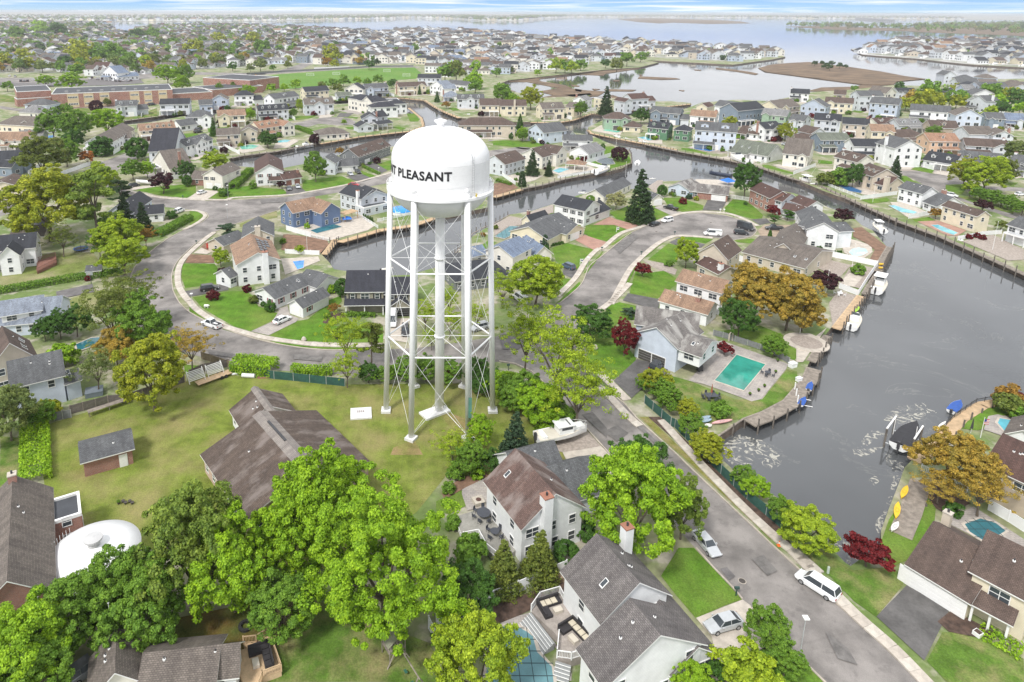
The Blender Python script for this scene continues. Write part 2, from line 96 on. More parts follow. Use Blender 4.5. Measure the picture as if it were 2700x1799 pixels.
'nw':'f'})],'house',2,None),('brown_roof_house','tan gabled house with brown roof and four skylights at the left edge',[(-84.3,115.7,.688,7.8,8.7,5.6,4.2,6,1,12,13,{'sky':[(.75,.3,0),(.62,.35,0),(.35,.35,0),(.2,.35,0)]})],'house',2,None),('blue_roof_house','low house with pale blue-grey roof and a shed dormer of three windows at left',[(-98.5,139.4,.247,12.4,11.5,3,3.4,0,1,14,11),(-97.1,140,.443,7.7,5.5,5,1.2,15,1,14,3)],'house',2,None),('white_house','white two-storey house with blue-black roof and brown deck at the left edge',[(-126.4,179.5,.37,12.4,8.5,5.8,3,0,1,9,3),(-120,176.1,.348,4.7,5.5,5.8,2.4,6,1,9,3)],'house',2,None),('garden_shed','small tan garden shed with grey roof behind the clipped hedge',[(-95.8,174.8,.291,3.3,3.5,2.1,.9,0,1,4,13,{'nw':'flr'})],'shed',2,None),('cream_house','cream house with upper balcony half hidden left of the flat-topped tree',[(-171.2,249.4,.271,12.5,13.7,5.6,2.4,6,1,12,16)],'house',2,None),('dark_grey_house','dark blue-grey house with charcoal roof behind a white fence at upper left',[(-201.4,296.4,.228,16.1,10.7,6.5,2.9,0,1.12,9,17),(-187.1,291.8,1.373,6.2,8.2,4.4,2.2,6,1.09,9,17)],'house',1,None),('garage_house','low house with brown hipped garage roof behind the spreading tree',[(-166.6,271.9,.599,9.8,8.5,3,2.2,18,1,12,13)],'house',2,None),('dark_roof_bungalow','bungalow with dark roof and white gable under the evergreens beside the junction',[(-114.3,225.1,.012,8.4,18.5,3.4,3,6,1,9,11),(-103.8,224.7,.305,8.6,8.5,3,2,0,1,9,3)],'house',2,None),('small_grey_house','low house with brown-grey roof under the flat-topped tree',[(-132.6,201,.115,9.7,8.5,3,2.2,0,1,7,16),(-136.1,213.2,.011,7.7,6.5,3,2,0,1,4,19)],'house',2,None),('white_house','tall white house with tan roof, solar panels and broad white chimney',[(-52.9,169.5,.378,10.9,16.2,6.2,2.6,6,1,20,3,{'ch':[(.66,-.04,.2,1.4,'w')],
'sky':[(.55,.3,0,'s'),
(.69,.3,0,'s'),
(.83,.3,0,'s'),
(.2,.52,0,'s'),
(.34,.52,0,'s'),
(.48,.52,0,'s'),
(.62,.52,0,'s'),
(.76,.52,0,'s'),
(.2,.74,0,'s'),
(.34,.74,0,'s'),
(.48,.74,0,'s'),
(.62,.74,0,'s'),
(.76,.74,0,'s')]}),(-54.7,168.3,1.017,2.2,5.5,3,1.6,0,1,4,3)],'house',2,None),('beige_house','beige house with grey gable roof and broad chimney behind the solar-panel house',[(-58.6,194.8,.232,8.9,12.5,5.2,2.4,6,1,4,13,{'ch':[(.5,.02,.6,1.6,'t')]}),(-64.2,193.7,1.06,8.9,6.5,3,1.6,0,1,4,13)],'house',2,None),('blue_house','deep blue two-storey house with tan roof beside the dark canal-side pool',[(-48.6,219.6,.731,10.7,8.4,5.6,2.6,0,1,20,21),(-39.2,220.5,.755,7.7,7.5,5.2,2.8,6,1,20,21)],'house',2,None),('white_house','pale grey two-storey house with white decks and blue-black roof by the blue-tented pool',[(-36.3,245.1,-.767,12.1,10,5.8,2.4,0,1,9,19,{'ch':[(.85,0,.3,1,'w')]}),(-27.1,238.1,.54,10.1,8.5,5.6,2.2,6,1,9,19),(-26.3,233.7,.689,10.9,5.5,3,0,8,1,22,19)],'house',2,None),('white_ranch','white single-storey house with grey roof and red shutters on the bright lawn',[(-45.9,159.4,-.617,7.5,11.9,2.9,1.7,6,1,4,3,{'sh':'red',
'sky':[(.8,.5,0)]}),(-35.8,152.8,-.588,4.5,8.9,2.7,1.4,6,1,4,3,{'sh':'red',
'g':[('f',2.23,2.6,'w')]}),(-30.8,162.2,.904,7.5,7.5,2.9,1.8,6,1,4,3,{'sh':'red'})],'house',2,None),('black_roof_house','two-storey house with black roof, black shutters and brick porch seen left of the tower legs',[(-22,153.3,.032,8.9,11.6,5.6,3,0,1,23,24,{'sh':'black'}),(-12.5,153,.055,5.9,8.5,5.2,2.4,0,1,23,24,{'sh':'black'}),(-22,151.7,.045,8.9,1.9,2.8,.9,15,1,23,5,{'open':1}),(-11,151.2,.053,4.2,4.5,2.9,1.6,6,1,23,24,{'g':[('f',2.1,4.6,'k')]})],'house',2,None),('dark_roof_house','low house with long charcoal roof partly hidden behind the tower legs',[(4.8,166.2,.327,15.3,12.5,3,2.6,18,1,9,25),(3.3,178.4,.342,6,7.5,3,1.6,0,1,4,25)],'house',2,None),('blue_roof_house','beige two-storey house with blue shingle roof behind the round lime tree',[(13.7,183.1,-.654,8.9,10.2,5.6,2.2,6,1,26,10),(28,186.1,.35,5.6,10.5,3,2.4,6,1,26,10),(9.9,185,.518,5.1,6.5,3,1.6,0,1,26,10)],'house',2,None),('cream_ranch','cream single-storey house with large grey roof and porch on the canal side of the bend',[(23.3,208.2,-.655,13.4,19.3,3.1,2.8,6,1,4,16,{'nw':'r'}),(28.6,221.3,-.822,4,9.2,3,1.8,6,1,9,16,{'ch':[(.1,.3,.7,.9,'b')]}),(40.7,205.6,.785,9.7,7.5,3,1.8,6,1,4,16,{'g':[('f',4.83,4.6,'w')]})],'house',2,None),('white_house','white two-storey house with black shutters and blue-black roof beside the canal bend',[(41.1,230.8,-.743,11.9,10.4,5.7,2.4,0,1,9,3,{'sh':'black'}),(52.2,225.4,.785,13.3,8.5,2.9,2.2,0,1,9,3,{'g':[('f',9.34,4.6,'w')],
'sh':'black'})],'house',2,None),('grey_roof_house','low grey-roofed house behind the white flowering tree and tall spruce',[(57.6,255.6,-.664,7.2,25.6,3,2.2,6,1,4,10),(81,248.6,.382,4.7,8.5,2.9,1.6,6,1,4,10,{'g':[('f',2.82,3.6,'w')]})],'house',2,None),('blue_grey_ranch','pale blue single-storey house with weathered grey roof at the head of the cul-de-sac',[(93.1,266.8,-.731,8.5,11.9,3,2,6,1,27,11,{'nw':'lr'}),(99.7,260.8,-.447,13.7,8.5,2.9,2.2,0,1,27,5,{'g':[('f',10.51,5,'w'),
('f',.55,1,'dd')]})],'house',2,None),('brick_house','brick-fronted two-storey house with brown roof and white columns on the right of the cul-de-sac',[(119.9,253.4,-1.451,13,8.5,5.6,2.4,0,1,28,5),(123.4,240.8,-1.085,2.9,8.5,5,2.2,0,1,28,19)],'house',2,None),('white_house','white house with two stepped maroon-brown roofs behind the plum shrub',[(128.4,238.9,-1.344,7.9,6.6,5,1.8,0,1,28,3),(123.6,234.6,-.817,6.9,5.5,3.2,1.6,0,1,28,3)],'house',2,None),('grey_white_house','large pale grey house with grey hipped gables beside the round pool on the point',[(114.7,202,-.32,8.5,19.3,6.2,2.4,6,1,4,3),(122.3,201.1,.163,6.7,7.5,5.6,1.6,0,1,4,3,{'nw':'f'}),(114.4,206.3,-.815,2.6,15.5,6,2.4,0,1,4,3)],'house',2,None),('brown_roof_house','large beige house with taupe roof and low ranch wing behind the ochre trees',[(73.5,181.6,-.729,7.9,10.2,5.7,3.4,6,1,12,13),(72.5,178.9,-1.235,8.1,6.5,3.4,1.5,0,1,28,13,{'ch':[(.9,.2,.9,1.1,'w')]}),(89.6,188.9,-.851,16.8,20.9,3.1,2.6,0,1,7,13,{'sky':[(.75,.4,0),(.93,.4,0)]}),(97.1,189.5,-.602,7.5,23.5,3.6,2.8,6,1,7,13)],'house',2,None),('white_house','white house with faded orange-tan roof on two levels above the blue-grey pool house',[(60.2,160.2,-.751,10.9,8,5.8,1.9,0,1,20,3),(54.2,154,-.722,11.3,6.5,3.2,1.8,0,1,20,3,{'ch':[(.72,.4,.6,1.1,'b')],
'sky':[]})],'house',2,None),('pool_house','pale blue house with two dark garage doors and streaked grey roof beside the green pool',[(42,132,-.808,9.2,10.5,5.6,2.8,6,1,27,11,{'g':[('f',2.38,2.9,'g'),
('f',5.5,2.9,'g')],
'nw':'f'}),(43.1,136,-.344,12.3,6.2,5.9,2.6,0,1,27,11,{'nw':'f'}),(48.8,125.6,-.758,4.4,8.5,5.2,1.6,0,1,27,3,{'sky':[(.45,.5,0)],
'base':2.7})],'house',2,None),('white_house','white house with maroon-brown shingle roof and tall chimney beside the grey deck',[(11.2,75.6,.422,9.5,9.7,5.8,3.6,6,1,29,3,{'ch':[(.36,-.03,.1,1.3,'w')],
'sky':[(.8,.45,1)]}),(12.4,86.2,.386,7.6,8.5,3.2,3.2,0,1,4,3),(17.4,83.2,.353,7.8,8,3.2,3,0,1,4,19)],'house',2,None),('white_house','white house with stepped dark shingle roofs beside the covered pool',[(18.3,61.5,.405,9.2,7.2,5.8,3.4,6,1,30,3,{'ch':[(.9,.9,.8,1.15,'w')],
'sky':[(.35,.45,1)]}),(17,54.3,.391,12.5,4.1,5.4,3.8,6,1,30,3),(25.1,57.9,.37,6.1,8.5,2.9,2.2,6,1,30,3)],'house',2,None),('cream_house','cream house with brown shingle roof and wide white garage door at the bottom right',[(60.3,72.4,-1.01,6.4,12,3,3.4,0,1,12,16,{'g':[('f',2.7,7.2,'w')],
'nw':'lr',
'ch':[(.02,.72,.6,.9,'t')]}),(65,68.6,-.924,5.5,9.5,5.7,3,0,1,12,16),(64.2,66.8,-.875,3.4,2.5,2.8,1.2,15,1,12,5,{'open':1})],'house',2,None),('tan_house','tan shingled two-storey house with dark brown roof at the right edge above the white fence',[(82.5,88.8,-1.023,5.8,9.5,5.7,3.2,0,1,28,31),(95.1,100.3,-.85,3.9,6.5,3.2,1.6,6,1,7,3)],'house',2,None),('house','grey-sided two-storey house with lower wing below the school',[(-221.5,467.3,.326,13.1,11.3,7.5,3.2,0,1.33,4,19),(-210.9,476.8,.577,7,9.9,3.8,2.9,0,1.32,4,19)],'house',1,None),('house','pale grey two-storey house with charcoal roof and rear balcony below the school',[(-194.5,475.9,.208,19.4,11.3,7.7,3.2,0,1.33,9,19)],'house',1,None),('house','blue-grey gabled house with a green pool before the school',[(-167.5,503.9,.196,11.4,12.7,7.7,3.2,6,1.33,7,32),(-173,493.8,.367,8.7,9.9,5.3,2.9,0,1.32,4,32)],'house',1,None),('house','white hip-roofed house right of the school',[(-157.9,528.7,.227,14.4,11.3,7.7,3.2,18,1.33,9,3),(-143.3,530.7,.657,7.7,10,3.9,2.9,0,1.33,9,3)],'house',1,None),('house','cream house with tan roof, white dormers and two brown garage doors',[(-166.9,378,.54,18.7,11.3,5.7,3.2,0,1.19,20,16,{'dm':[(.25,0,2.2),(.5,0,1.2),(.68,0,1.2),(.85,0,1.2)],
'g':[('f',4.67,3.09,'b'),
('f',7.85,3.09,'b')]})],'house',1,None),('house','white hip-roofed house with garage wing behind parked black cars',[(-157.2,422.1,.14,15.7,12,7.1,3.4,18,1.26,4,3),(-155.9,409.3,.879,10.8,10.3,3.5,2.9,0,1.21,4,3)],'house',1,None),('house','cream and brick house with tan roof and portico left of the canal branch',[(-138.4,426.8,.369,16.6,10.7,7,3,0,1.25,20,16,{'nw':'l'})],'house',1,None),('house','white gabled chalet-like house with taupe roof at the bend',[(-181.1,344.3,.138,12.6,42,5.3,3.6,6,1.15,7,3),(-177.7,366.1,.364,9.6,8.7,3.4,2.5,0,1.16,7,3)],'house',1,None),('house','beige two-storey house with taupe roof beside a small green pool',[(-118.8,362.2,.309,11.7,9.8,6.4,2.8,0,1.15,7,13),(-109,372.8,.225,8.5,9.9,6.5,2.4,6,1.16,7,13)],'house',1,None),('house','white house with grey-green roof and rear deck above the bend',[(-125,332.7,1.241,20.9,9.5,6,2.7,0,1.11,4,3)],'house',1,None),('house','grey house with steep blue-black roof behind the round dark tree',[(-137.2,317.6,.17,11.5,30.6,6.4,8.4,0,1.1,23,19)],'house',1,None),('house','off-white house with brown-grey roof hidden behind shrubs at the street corner',[(-131.3,307.5,-.876,22.6,9.8,4.3,6.2,6,1.07,7,10)],'house',1,None),('house','off-white two-storey house with black shutters and double white garage behind the tall hedge',[(-96.8,273.4,-.235,8.8,14.6,5.7,2.5,6,1,7,10,{'sh':'black',
'g':[('f',2.65,2.6,'w'),
('f',6.62,2.6,'w')]}),(-103.9,278.4,-.174,5.7,8.5,2.9,2.4,0,1,7,5)],'house',2,None),('house','white gabled house with maroon roof, maroon shutters and two brown garage doors',[(-76.2,277.4,.257,11.3,23.9,5.7,3.2,6,1,28,3,{'sh':'maroon'}),(-64.5,277.2,.604,7.9,8.5,2.9,2.2,0,1,28,3,{'g':[('f',2.21,2.4,'b'),
('f',5.93,2.4,'b')],
'ch':[(.95,.3,.5,.9,'b')]}),(-70,275.6,.262,5.7,2,2.8,.8,15,1,28,3,{'open':1})],'house',2,None),('house','dark grey house with brown roof, two dormers and white garage door left of the tank',[(-37.3,314.3,1.147,31.4,10.5,4.8,3.4,0,1,12,25,{'dm':[(.3,0,2.6),(.82,0,2.6)],
'g':[('f',7.86,4.6,'w')]})],'house',2,None),('house','grey gabled house with maroon porch roof behind the light green birch-like tree',[(-54.9,299.2,-.154,8.9,9.5,5.4,2.5,6,1,4,19),(-46.2,301.9,.322,10,8.5,2.9,2.4,0,1,4,3,{'g':[('f',5.01,4,'w')]})],'house',2,None),('house','pale grey two-storey house with dark roof, row of dormers and brick chimney',[(-119.2,451.6,.437,19.7,10.9,6.9,3.1,0,1.28,9,19,{'dm':[(.15,0,1.2),(.38,0,1.2),(.6,0,1.2),(.85,0,1.2)],
'ch':[(.02,.5,.8,1,'b')],
'g':[('f',3.94,3.07,'g'),
('f',7.88,3.07,'g')]})],'house',1,None),('house','large shingle-grey house with arched porch on the mansion street',[(-93.5,478.3,.325,20.1,12.5,7.6,3.5,0,1.31,7,19,{'dm':[(.3,0,2.6),(.78,0,2.2)],
'g':[('f',16.04,5.24,'w')]})],'house',1,None),('house','white two-storey house with grey roof and rear sun deck before the field',[(-122.2,508.6,.976,25.5,11.3,7.7,3.2,0,1.33,4,3)],'house',1,None),('house','cream two-storey house with dark roof before the playing field',[(-108.5,559,.561,20.7,11.4,7.5,3.3,0,1.34,9,16)],'house',1,None),('house','off-white house with steep dark roof before the playing field',[(-79.7,583.3,-.225,16.5,10.1,7.2,4.6,6,1.34,9,10)],'house',1,None),('house','low grey-green roofed garage house behind the mansion',[(-82.5,560.7,.415,11.8,8.7,4,2.5,0,1.33,33,19)],'house',1,None),('house','pale blue two-storey house behind the mansion',[(-61.8,586,.431,20.2,11.4,7.5,3.3,0,1.34,4,11,{'ch':[(.95,.5,.8,.9,'w')]})],'house',1,None),('mansion','sprawling white stone mansion with many slate hip roofs on the canal point',[(-66.9,507.1,-.825,31.6,12.7,9,2.7,18,1.33,23,10),(-50.3,487.4,.795,18.1,11.2,9,2.6,18,1.32,23,10),(-45.2,465.8,.336,18.2,12.3,7.5,2.6,18,1.29,23,3),(-34.9,482.9,.344,13.2,9.8,7.6,2.1,18,1.31,23,3),(-44.9,497,.217,16.8,11.2,8.2,0,8,1.32,22,3)],'house',1,None),('house','grey-green house with three dark gables beside the mansion',[(-47.3,421.1,.156,9.9,11.5,6.5,2.8,6,1.21,9,19),(-48.2,408.9,.449,9.6,8.8,3.4,2.3,6,1.17,9,19),(-37.6,428.1,.716,7,10.4,6.6,3,0,1.22,9,19),(-36.9,415.3,.807,11.9,7.7,3.8,1.4,0,1.18,9,3,{'open':1})],'house',1,None),('house','cream house with orange roof and rear pool',[(-101.9,384.6,.833,15.9,11.1,6.3,3.2,0,1.17,34,16),(-89.8,392.6,.711,7.2,11.2,6.6,2.1,6,1.18,34,10),(-98.9,390,.615,9.8,2.9,3.2,1,15,1.16,34,16,{'open':1})],'house',1,None),('house','low ranch with broad taupe hip roof on the canal bank',[(-67.3,381.1,.398,17.5,14.2,3.3,2.7,18,1.13,7,10)],'house',1,None),('house','cream two-storey house with patio across from the mansion point',[(-34.4,601.2,.395,25.9,11.4,7.2,3.3,0,1.34,12,16)],'house',1,None),('house','grey two-storey house at the corner of the playing field',[(-20.3,681.9,-.118,22.4,11.6,7.6,3.3,0,1.36,9,19)],'house',1,None),('house','white house with pale blue roof at the canal bend',[(-7.5,610.7,-.808,18.1,12.8,7,5.1,6,1.34,14,3),(5.1,588.6,.344,11,11.4,7,3.3,0,1.34,14,3)],'house',1,None),('house','low white house with grey roof beside the marsh',[(7.5,654.9,-.805,26.9,11.5,4.9,3.3,0,1.35,4,3)],'house',1,None),('house','small pale blue cottage with blue roof at the canal bend',[(4.5,560.9,.029,12.6,11.3,4.3,3.2,18,1.33,14,11)],'house',1,None),('house','grey two-storey house with sunroom on the canal bend',[(14.9,517.8,.028,19.9,11.2,6.9,3.2,0,1.32,4,19)],'house',1,None),('long_cream_house','long cream house with brown roofs and white balconies along the canal',[(29.9,478.9,.026,13.2,13.7,7.5,3.9,0,1.3,12,16),(43.6,478.3,.026,18.4,12.4,7.3,3.5,0,1.3,12,16,{'ch':[(.55,0,.8,1.2,'t')]})],'house',1,None),('large_beige_house','very large beige house with brown hip roofs and arched window right of the tank',[(12.6,395.6,.022,32.5,13.6,6.8,3.5,18,1.18,12,13),(26.2,401.8,-.066,9.1,5.4,7.4,2.1,6,1.19,12,3)],'house',1,None),('house','pale grey-blue gabled house with long low wing right of the beige house',[(51.3,384.3,-1.02,13.7,16.9,6.5,3.9,6,1.16,4,11),(63.4,386.9,-.738,12.7,8.6,3.3,2.5,0,1.14,4,19)],'house',1,None),('house','white house with grey roof and small dormers on the peninsula street',[(66.7,355.8,-.089,14.6,8.4,5.4,2.4,0,1.12,4,3)],'house',1,None),('house','grey two-storey house with brown roof right beside the tank',[(29.7,295.9,.852,15.8,11.4,5.6,3.2,0,1,12,19)],'house',2,None),('house','off-white house with brown roof and awnings beside the small blue pool',[(48.6,311.2,.87,12.2,11.8,5.6,3.3,0,1,12,10),(56.1,316.7,.871,9.9,9.1,6.2,2.8,6,1.07,12,10)],'house',2,None),('house','white garage-like house with open carport at the peninsula end',[(66.2,336.2,-.755,10.7,15.3,3.7,3,6,1.08,22,3,{'g':[('f',4.29,4.97,'w')]})],'house',1,None),('gazebo','white gazebo with orange-tan hip roof beside the small pool',[(59.5,310,-.39,8.3,6.5,2.9,1.4,18,1,20,3,{'open':2})],'gazebo',2,None),('house','cream house with green awnings on the northern canal bank',[(71.4,463.8,.231,15.9,12.2,7.2,3.5,0,1.28,7,16),(90,479.7,-.828,7.1,9.8,6.8,2.8,0,1.31,7,16)],'house',1,None),('house','white gabled house behind the brick chimney beside the marsh',[(100.6,508.9,-.658,9.9,11.3,8,2.8,6,1.33,22,3)],'house',1,None),('house','narrow cream house left of the big dark evergreen',[(118.6,519.6,-1.088,7.1,11.3,8,3.2,8,1.33,22,16)],'house',1,None),('house','grey house with maroon roof standing alone before the bay',[(144,507.5,.38,15.2,11.3,8.8,3.2,0,1.33,28,19),(134.5,490.8,.472,6.8,11.3,8.8,2,6,1.33,28,19),(162.2,525.4,.337,6.2,10,5.3,2.9,0,1.33,28,19)],'house',1,None),('house','sage green house with brown hip roof on the canal point',[(103.6,421.9,-.142,16.2,11.7,7.1,3.3,18,1.23,12,35),(113.5,414.3,-.379,10.2,10.1,3.5,2.9,18,1.19,12,16)],'house',1,None),('house','dark slate house with tall arched window behind the green house',[(140.7,450,-.538,18.7,11,7.5,3.1,0,1.29,4,17),(157.2,439.2,-.323,5,9.4,4.2,2.7,0,1.25,4,19),(138.6,442.8,-.128,6.2,4.5,7.9,1.8,6,1.28,4,17)],'house',1,None),('house','dark green house with white trim on the right canal bank',[(121.8,392.1,-.625,11.2,10.2,6.7,2.9,0,1.2,9,36),(134.8,385.5,-.517,8.3,10.1,6.4,2.9,18,1.19,9,36)],'house',1,None),('house','three-storey blue-grey house with white balconies above the bright blue pool',[(138.2,362.5,-.417,20.3,12.6,10.3,3.6,0,1.2,4,11,{'dm':[(.22,0,3.2),(.72,0,3.2)]}),(138.4,364.8,-.326,6.6,3,6.5,0,8,1.17,22,3,{'open':1})],'house',1,None),('house','white house with rusty brown roof behind the blue-grey three-storey house',[(162,435.9,-.529,15.1,10.9,7.2,3.1,0,1.28,20,3)],'house',1,None),('house','cream gabled house with plum roof before the bay',[(181.3,477.6,-.782,7.5,11.2,7.7,2.2,6,1.32,28,16)],'house',1,None),('house','white and grey stepped house before the bay',[(189,465.4,-.954,17.7,11.3,9.8,3.2,0,1.33,4,3)],'house',1,None),('house','blue house with big dark blue gables before the bay',[(193,437.3,.528,26.9,13.9,10,3.9,0,1.32,9,17)],'house',1,None),('house','low white ranch with brown-grey roof right of the three-storey house',[(175.9,395,-.803,11.3,11.4,3.5,3.2,0,1.2,12,3)],'house',1,None),('house','white bayside house with dark roof left of the flagpole',[(292.4,567,-.452,13.2,11.5,6.8,3.3,0,1.35,9,3)],'house',1,None),('house','cream house with very steep taupe roof behind the blue-gabled house',[(237.8,475.2,.522,24.1,15.3,6.7,4.3,0,1.33,7,16)],'house',1,None),('house','blue and white house with three small gables',[(257.2,483.1,-.762,16,11.3,8,4.5,6,1.33,4,32)],'house',1,None),('house','cream house with brown roof and columned porch near the bay',[(284.6,501.2,-.531,17.3,11.4,7.8,3.3,0,1.34,12,16)],'house',1,None),('house','small brown-roofed house at the bay edge',[(338.8,585.2,-.553,8.3,11.5,4,3.3,0,1.35,12,31)],'house',1,None),('house','tall grey three-storey house with carport beneath beside the bay',[(315.1,510.6,.029,18.2,11.5,11.3,3.3,0,1.35,4,19)],'house',1,None),('house','off-white gabled house next to the tall grey one by the bay',[(363.8,556.5,.528,16.1,14.3,7.9,4.5,6,1.36,7,10)],'house',1,None),('house','broad blue-grey three-storey house with round-windowed dormer',[(299.9,473.4,-.741,16.4,12.8,11,3.6,0,1.34,4,32)],'house',1,None),('house','low grey house with navy roof beside the bay',[(394,586.1,.031,16.1,10.2,6,2.9,0,1.36,9,19)],'house',1,None),('house','low white house with charcoal roof beside the white pole',[(424.8,579.4,.517,28.1,10.2,5.4,2.9,0,1.36,9,3)],'house',1,None),('house','cream bayside house with charcoal roof',[(504.8,653.9,.322,14.2,11.9,6.3,3.4,0,1.4,9,16)],'house',1,None),('house','large blue-grey bayside house with triple gables at the far right',[(462.6,586,.033,25.1,11.8,10.6,3.4,0,1.39,4,32)],'house',1,None),('house','sage green two-storey house with pale roof',[(209.9,440.1,-.687,14.5,11.2,7.7,3.2,0,1.32,22,35)],'house',1,None),('house','grey house with two skylights beside the sage one',[(220.6,425.9,-.874,8.7,11,6.2,3.1,0,1.29,4,19)],'house',1,None),('house','three-storey grey house with charcoal roof and single dormer',[(220.7,397,-.494,13.1,11.1,10.7,3.2,0,1.3,9,19)],'house',1,None),('house','taupe-sided house with navy roof and arched side gable',[(241.1,402.8,-.446,13.2,11,7.5,3.1,0,1.29,9,13)],'house',1,None),('house','low off-white house with long maroon-grey roof',[(274.9,423.2,.221,17.4,9.8,4.2,2.8,0,1.3,28,10)],'house',1,None),('house','low pale grey house with silver roof',[(283,414.9,.022,14.2,11.1,4.7,3.2,0,1.3,22,19)],'house',1,None),('house','long white two-storey house with bay window below the ochre trees',[(319.5,459.9,-.594,21.4,12.8,7.8,3.6,0,1.34,4,3)],'house',1,None),('house','pale blue three-storey gabled house with white decks',[(317.2,415.8,-.315,13.4,12.7,10.9,3.8,6,1.33,7,11)],'house',1,None),('house','slate-blue house with skylights in its lower roof',[(349.1,430.8,-.268,9.2,11.3,6.7,3.2,0,1.33,4,17)],'house',1,None),('house','low house with broad blue-grey roof at the right edge',[(362.9,433.2,-.483,9,12.7,5.6,3.6,0,1.33,26,19)],'house',1,None),('house','grey house with steep front gable near the reeds',[(398.1,511,-1.379,12.8,11.6,9,3.6,6,1.36,4,19)],'house',1,None),('house','low house with dark roof in front of the steep gable',[(399.9,516.8,-1.335,12.4,10.2,4.6,2.9,0,1.35,9,31)],'house',1,None),('house','white house with charcoal roof beside the young yellow-green street tree',[(186.1,384.1,.437,13.9,10.4,7.1,3,0,1.22,9,3)],'house',1,None),('house','low beige house with brown roof and two dormers',[(196,368.1,-.285,11.7,10.1,3.5,2.9,0,1.18,12,13)],'house',1,None),('house','slate-blue two-storey house with pale green roof and white porch',[(201.1,353.1,.019,15.4,10.1,6.7,2.9,0,1.19,33,17)],'house',1,None),('house','white two-storey house with a bright blue door',[(208.2,335.5,-.077,14.9,10,6.8,2.8,0,1.17,9,3)],'house',1,None),('house','pale yellow house with tan roof',[(242.9,378.1,-.296,11.3,10.7,7.3,3.1,0,1.26,20,16)],'house',1,None),('house','low beige house with brown hip roof and brick chimney',[(253.5,373.1,.188,20.4,11.7,4.4,3.3,18,1.23,12,13)],'house',1,None),('house','house with two stepped dark brown roofs',[(293.1,401.6,-.26,14,12.5,5.5,3.5,0,1.31,12,31)],'house',1,None),('house','peach-coloured house with orange roof and roof terrace',[(254.8,348.3,-.088,14.3,11.7,7.1,3.3,0,1.23,34,37)],'house',1,None),('house','wide grey house with taupe gables and white garage',[(299,379.4,.02,14.8,12.2,5.4,3.5,0,1.28,7,19)],'house',1,None),('house','grey gabled house with dark arched window',[(308.3,374.1,-.347,9.2,12.3,5.7,2.7,6,1.29,7,19)],'house',1,None),('house','long grey two-part house with brown roof beside the pale round tree',[(269.1,341.9,-.334,17.7,10.4,6.1,3,0,1.22,12,19)],'house',1,None),('house','tall white steep-gabled house with arched window',[(216.1,317.2,.018,13.2,13.6,9.4,3.7,6,1.18,4,3)],'house',1,None),('house','off-white house with flat sun deck on the right canal bank',[(185.2,312,-1.288,12.3,9.6,6.3,2.8,0,1.13,12,10)],'house',1,None),('house','white house with charcoal roof and double garage',[(231.3,318.2,-.975,12.3,12.1,3.7,3.4,0,1.15,9,3)],'house',1,None),('house','broad low house with weathered grey roof and skylights',[(247.6,316.5,-.577,15.2,13.4,3.7,3.8,0,1.16,4,25)],'house',1,None),('house','grey house with pale blue-grey roof at the right edge',[(260.8,304.8,-1.037,7.3,11.1,5.4,3.2,0,1.17,4,19)],'house',1,None),('house','off-white two-storey house with taupe roof on the right canal bank',[(164.7,319.2,-.592,10.6,21.6,6.3,6,0,1.12,7,10)],'house',1,None),('house','grey house with brown roof and dormers behind the plum tree',[(208.9,392.6,-1.351,10.6,10.5,4.9,3,0,1.23,12,19)],'house',1,None),('house','low house with broad grey-green roof, sunroom and brick gable on the right bank',[(149.1,340.8,-.914,18.6,16.5,3.5,4.6,0,1.12,33,3,{'sky':[(.2,.4,0),(.4,.4,0)]})],'house',1,None),('house','beige house with brown roof beside the dark kidney-shaped pool on the right bank',[(178.8,284.1,-1.552,10.8,10.4,6.1,3,0,1.09,12,13),(180.1,273.4,-1.19,5.4,10.5,3.2,3,0,1,28,13,{'ch':[(.95,0,.6,1.6,'t')]})],'house',1,None),('house','white two-storey house with brick chimney beside the long light blue pool',[(179.2,256.8,-1.294,9.7,7.5,5.6,2.2,0,1,4,3),(181.5,245.7,-1.486,6.3,11.5,3,3.2,0,1,4,3,{'ch':[(.1,.6,1.2,1.2,'b')]})],'house',2,None),('house','cream house with brown roof behind the red-brick pool terrace',[(177.5,230.8,-1.393,12.9,5,5.7,1.5,0,1,12,16)],'house',2,None),('house','white house with grey roof, deck and brick chimney at the right edge',[(183,209.1,-1.36,11.6,8.5,5.6,2.4,0,1,4,3,{'ch':[(.12,.7,1.2,1.4,'b')]}),(181.3,208.3,-1.279,6.3,3.5,3,0,8,1,22,3,{'open':1})],'house',2,None),('house','cream house with broad grey hip roof at the left edge',[(-264.7,405.2,-.256,29.8,14.8,5.1,4.2,18,1.28,7,16),(-249.9,402.9,.022,7.7,5.7,5.1,2.2,6,1.27,7,16)],'house',1,None),('house','off-white house with tan roof at the left edge',[(-229.9,348.1,.116,15.9,12.5,5.5,3.5,0,1.19,20,10)],'house',1,None),('house','white gabled house with long blue wing behind the school',[(-354.1,726.8,-.528,24.6,13.4,8.2,6.8,6,1.41,26,3),(-332.8,713.6,.846,22.6,11.8,4.4,3.4,0,1.38,26,3)],'house',1,None),('house','low pale grey house with light roof behind the blue pool',[(-230.6,369.1,.159,12.1,9.1,3.9,2.6,0,1.21,22,19)],'house',1,None)],
'school':[(-287.2,507.4,.426,84.2,45.2,10.8,0,8,1.35,22,5),(-321.2,521,.579,23,45.2,10.8,0,8,1.35,22,5),(-319,516.4,.673,22.9,12.8,5.9,0,8,1.34,22,5),(-214.9,553.9,.561,31.2,39.6,5.9,0,8,1.34,22,5),(-191.3,581,.842,49.9,34.2,6.2,0,8,1.34,22,5),(-219.2,640.6,-.459,56.1,40.4,11,0,8,1.37,22,5)],
'trees':[(6,-6.2,65.2,8.6,1,6,'huge bright lime-green oak spreading over the lower middle yard'),
